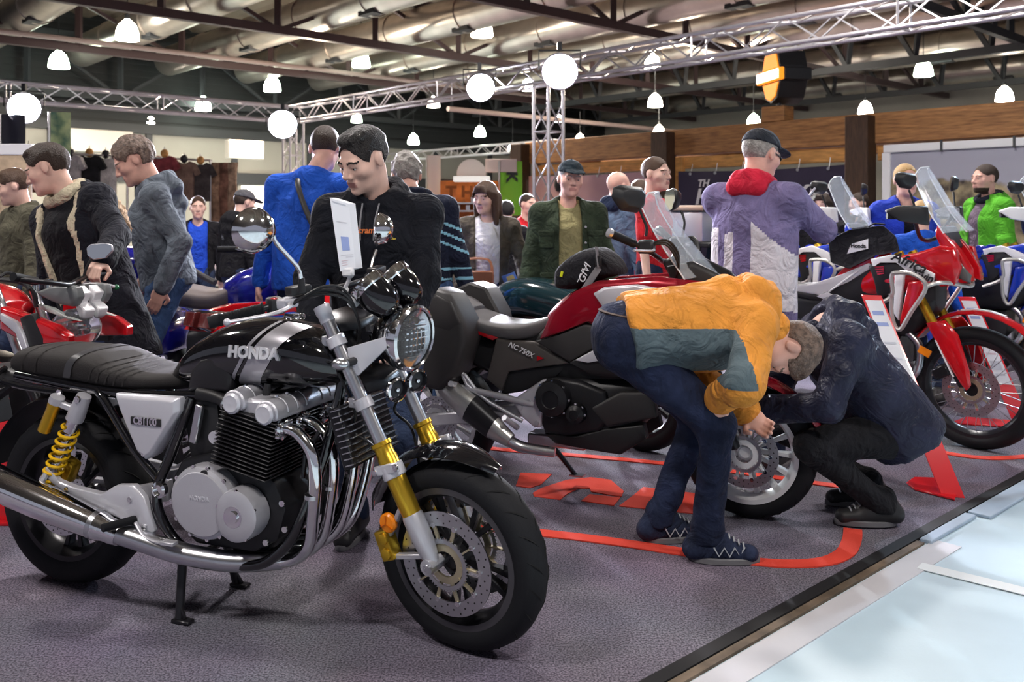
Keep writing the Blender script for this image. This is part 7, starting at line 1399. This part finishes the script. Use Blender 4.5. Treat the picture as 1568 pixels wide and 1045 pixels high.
tbox(o, 'frame_top', 12.38, 12.46, -2, 5.82, 2.19, 2.3, M_WHITE, inv, .008); tbox(o, 'frame_side', 12.38, 12.46, 5.72, 5.84, .1, 2.19, M_WHITE, inv, .008)
for k in range(9): tbox(o, 'frame_joint', 12.365, 12.38, 5.0 - .9 * k, 5.03 - .9 * k, 2.17, 2.32, M_GIRDG, inv, 0)
# printed rider on the poster
b = MB(inv); c = UVZ(12.41, 3.35, 1.95)
for (x, z), r in (((0, 0), .22), ((.1, -.45), .35), ((.15, -.9), .4)): b.lathe([(0, 0), (r, 0), (r, .005), (0, .005)], c + V * -x + Vector((0, 0, z)), -U, 20)
b.build('printed_rider', mat('rider print', (.05, .045, .05), .5), o)
# ------------------------------------------------------------------ clothes stall on the left
M_POLE = mat('chromed rail', (.6, .58, .56), .3, .8)
o = empty('clothes_rail', G(60, 460), 0, 'long chrome clothes rail with hanging shirts behind the men', 'clothes rail'); L0 = G(60, 460)
def cr(px, py, Y): return W(px, py, Y) - L0
b = MB(); b.tube([cr(-40, 230, 14.6), cr(120, 236, 15.2), cr(325, 246, 16.2)], .02, 8); b.build('top_rail', M_POLE, o)
for px in (0, 195, 322):
    Y = 14.7 + px * .0045; p = cr(px, 238 + px * .02, Y); b = MB(); b.tube([p, Vector((p.x, p.y, -L0.z))], .022, 8); b.build('upright', M_POLE, o)
    b = MB(); b.box(Vector((p.x, p.y, .02)), (.5, .5, .03)); b.build('foot', M_GIRDG, o, bevel=.01)
TEE = [(-.1, .34), (-.2, .3), (-.29, .12), (-.2, .07), (-.17, .14), (-.17, -.36), (.17, -.36), (.17, .14), (.2, .07), (.29, .12), (.2, .3), (.1, .34), (.05, .3), (-.05, .3)]
tcol = [('pale grey', (.45, .42, .42)), ('black', (.02, .02, .022)), ('off white', (.6, .56, .53)), ('maroon', (.25, .05, .06)), ('brown patterned', (.2, .13, .1)), ('charcoal', (.06, .05, .05)), ('dark blue', (.04, .05, .1)), ('red brown', (.3, .12, .09))]
for k, (px, py, ci, dy) in enumerate(((108, 268, 0, 0), (137, 268, 1, .0), (162, 270, 2, 0), (252, 268, 3, 0), (282, 276, 4, 0), (307, 278, 5, 0), (12, 262, 6, 0), (44, 262, 7, 0), (222, 272, 1, .2), (75, 266, 5, .3))):
    Y = 14.7 + px * .0045 + dy; c = W(px, py, Y); nm, col = tcol[ci]; t = empty('hanging_shirt', c, R(-8 + 11 * (k % 3)), '%s shirt hanging on the rail, %s' % (nm, ['left of the black vest', 'between two pale shirts', 'behind the grey haired man', 'right of the grey haired man', 'second right of the grey haired man', 'third right of the grey haired man', 'at the far left edge', 'beside the far left edge', 'directly behind the grey hoodie', 'above the parka man'][k]), 'shirt', 'shirts on the clothes rail')
    b = MB(); b.prism([(x, -.05, z) for x, z in TEE], (0, .1, 0)); b.build('shirt_body', cloth(nm + ' cotton', col, .3), t, bevel=.03, seg=2)
    b = MB(); b.ball((0, 0, .38), (.07, .07, .08), 10); b.build('bust_top', [M_BLACK, M_WOODL][k % 2], t); top_ = W(px, 238 + px * .03, Y).z - c.z
    b = MB(); b.tube([(0, 0, .44), (0, 0, max(top_, .5))], .01, 6); b.build('hanger', M_POLE, t)
for k, (px, c_) in enumerate(((330, (.28, .17, .11)), (343, (.2, .1, .07)), (356, (.33, .22, .15)))):
    c = W(px, 300, 16.2); b = MB(); rr = []
    for z in np.linspace(.6, -.7, 8): rr.append([c + Vector((.09 * math.cos(t) * (1 + .2 * math.sin(z * 9 + k)), .05 * math.sin(t) * (1 + .3 * math.cos(3 * t + z * 5)), z)) for t in np.linspace(0, 2 * math.pi, 12, endpoint=False)])
    b.loft(rr); b.build('hanging_scarf', cloth('scarf %d' % k, c_, .5, 1, 25), None, label=['light brown scarf hanging at the end of the rail', 'dark brown scarf between two others at the rail end', 'tan scarf hanging beside the man in grey cap'][k], cat='scarf', group='scarves at the rail end')
def flag(px, y0, y1, Y, w, m, lab, nm='flag_banner'):
    c = W(px, y1, Y); h = (y1 - y0) / F * Y; o = empty(nm, Vector((c.x, c.y, 0)), R(15), lab, 'flag'); b = MB(); b.tube([(-w / 2, 0, 0), (-w / 2, 0, c.z + h)], .02, 8); b.build('pole', M_POLE, o)
    b = MB(); b.loft([[Vector((-w / 2 + w * i / 5, .03 * math.sin(i), c.z)), Vector((-w / 2 + w * i / 5, .03 * math.sin(i + 1), c.z + h))] for i in range(6)], closed=False); b.build('cloth', m, o); return o, c.z, h
flag(20, 175, 250, 13.5, .35, mat('dark flag', (.015, .015, .03), .6), 'dark flag banner below the left spotlight')
flag(92, 172, 240, 13.5, .3, mat('teal flag', (.02, .12, .1), .6, var=.6, vscale=5, col2=(.5, .6, .3)), 'teal flag banner with pale print above the parka man')
o, z, h = flag(782, 247, 330, 17, .45, mat('lime flag', (.25, .65, .03), .5), 'lime green flag with dark lettering beside the timber post')
text('flag_lettering', 'K', .3, M_BLACK, o, frameM((0, -.05, z + h - .3), (0, 0, -1), (1, 0, 0)), .002, .01)
flag(664, 238, 300, 18, .28, mat('white flag print', (.75, .73, .72), .5), 'white roll banner behind the striped sweater')
# tan display board at the left edge
o = empty('display_board', G(-10, 470), 0, 'tan patterned display board at the far left edge', 'display board'); c = W(5, 310, 9.5) - G(-10, 470)
b = MB(); b.box(c, (.6, .05, 1.0)); b.build('board', mat('tan board', (.5, .38, .26), .7, var=.3, vscale=8), o, bevel=.01); b = MB(); b.box(c + Vector((0, 0, .56)), (.64, .07, .12)); b.build('header', M_WHITE, o, bevel=.01)
for sx in (-.25, .25): b = MB(); b.bar(c + Vector((sx, 0, -.5)), Vector((c.x + sx, c.y, 0)), .04); b.build('leg', M_POLE, o)
# orange shop shelves far back in the middle
S0 = G(720, 440); o = empty('shop_shelf', S0, 0, 'orange shop shelf unit with white boxes behind the woman', 'shelf'); sq = lambda px, py, Y=16.5: W(px, py, Y) - S0
def sbox(nm, x0, x1, y0, y1, m, d=.3, off=0.): a = sq(x0, y1); c = sq(x1, y0); b = MB(); b.box(((a.x + c.x) / 2, a.y + d / 2 + off, (a.z + c.z) / 2), (c.x - a.x, d, c.z - a.z)); return b.build(nm, m, o, bevel=.008)
sbox('back_panel', 672, 762, 276, 395, mat('orange panel', (.8, .2, .02), .5, var=.3, vscale=4), .06, .3); sbox('header', 694, 750, 270, 278, mat('lit white header', (.95, .92, .85), emit=.6), .35)
for y in (310, 322, 345, 370): sbox('shelf_board', 672, 762, y, y + 2.5, M_WHITE)
text('panel_lettering', 'T HESE', .32, mat('dark orange lettering', (.3, .07, .0), .6), o, frameM(sq(722, 295) + Vector((0, .29, 0)), (1, 0, 0), (0, 0, 1)), .002, .012)
for k in range(11): 
    b = MB(); q = sq(678 + 7.6 * k, 306 + 12 * (k % 2)); b.box(q + Vector((0, .15, 0)), (.07, .15, .09)); b.build('carton', [M_WHITE, MATS['orange panel'], M_PAPER][k % 3], None, bevel=.005, label='%s carton, %s from the left on the orange shop shelf' % (['white', 'orange', 'paper white'][k % 3], ['first', 'second', 'third', 'fourth', 'fifth', 'sixth', 'seventh', 'eighth', 'ninth', 'tenth', 'eleventh'][k]), cat='carton', group='cartons on the orange shelf').location = S0
b = MB(); b.lathe([(0, -.02), (.28, -.02), (.28, .02), (0, .02)], W(722, 266, 17) , (0, -1, 0), 28); b.build('round_sign', mat('pale round sign', (.65, .6, .58), .5), None, label='pale round sign above the orange shelf', cat='sign')
b = MB(); a = W(747, 262, 17); b.box(a + Vector((.25, 0, .1)), (.6, .1, .25)); b.build('hanging_sign', mat('pinkish white sign', (.8, .65, .6), .5), None, bevel=.01, label='pinkish white sign beside the lime green flag', cat='sign')
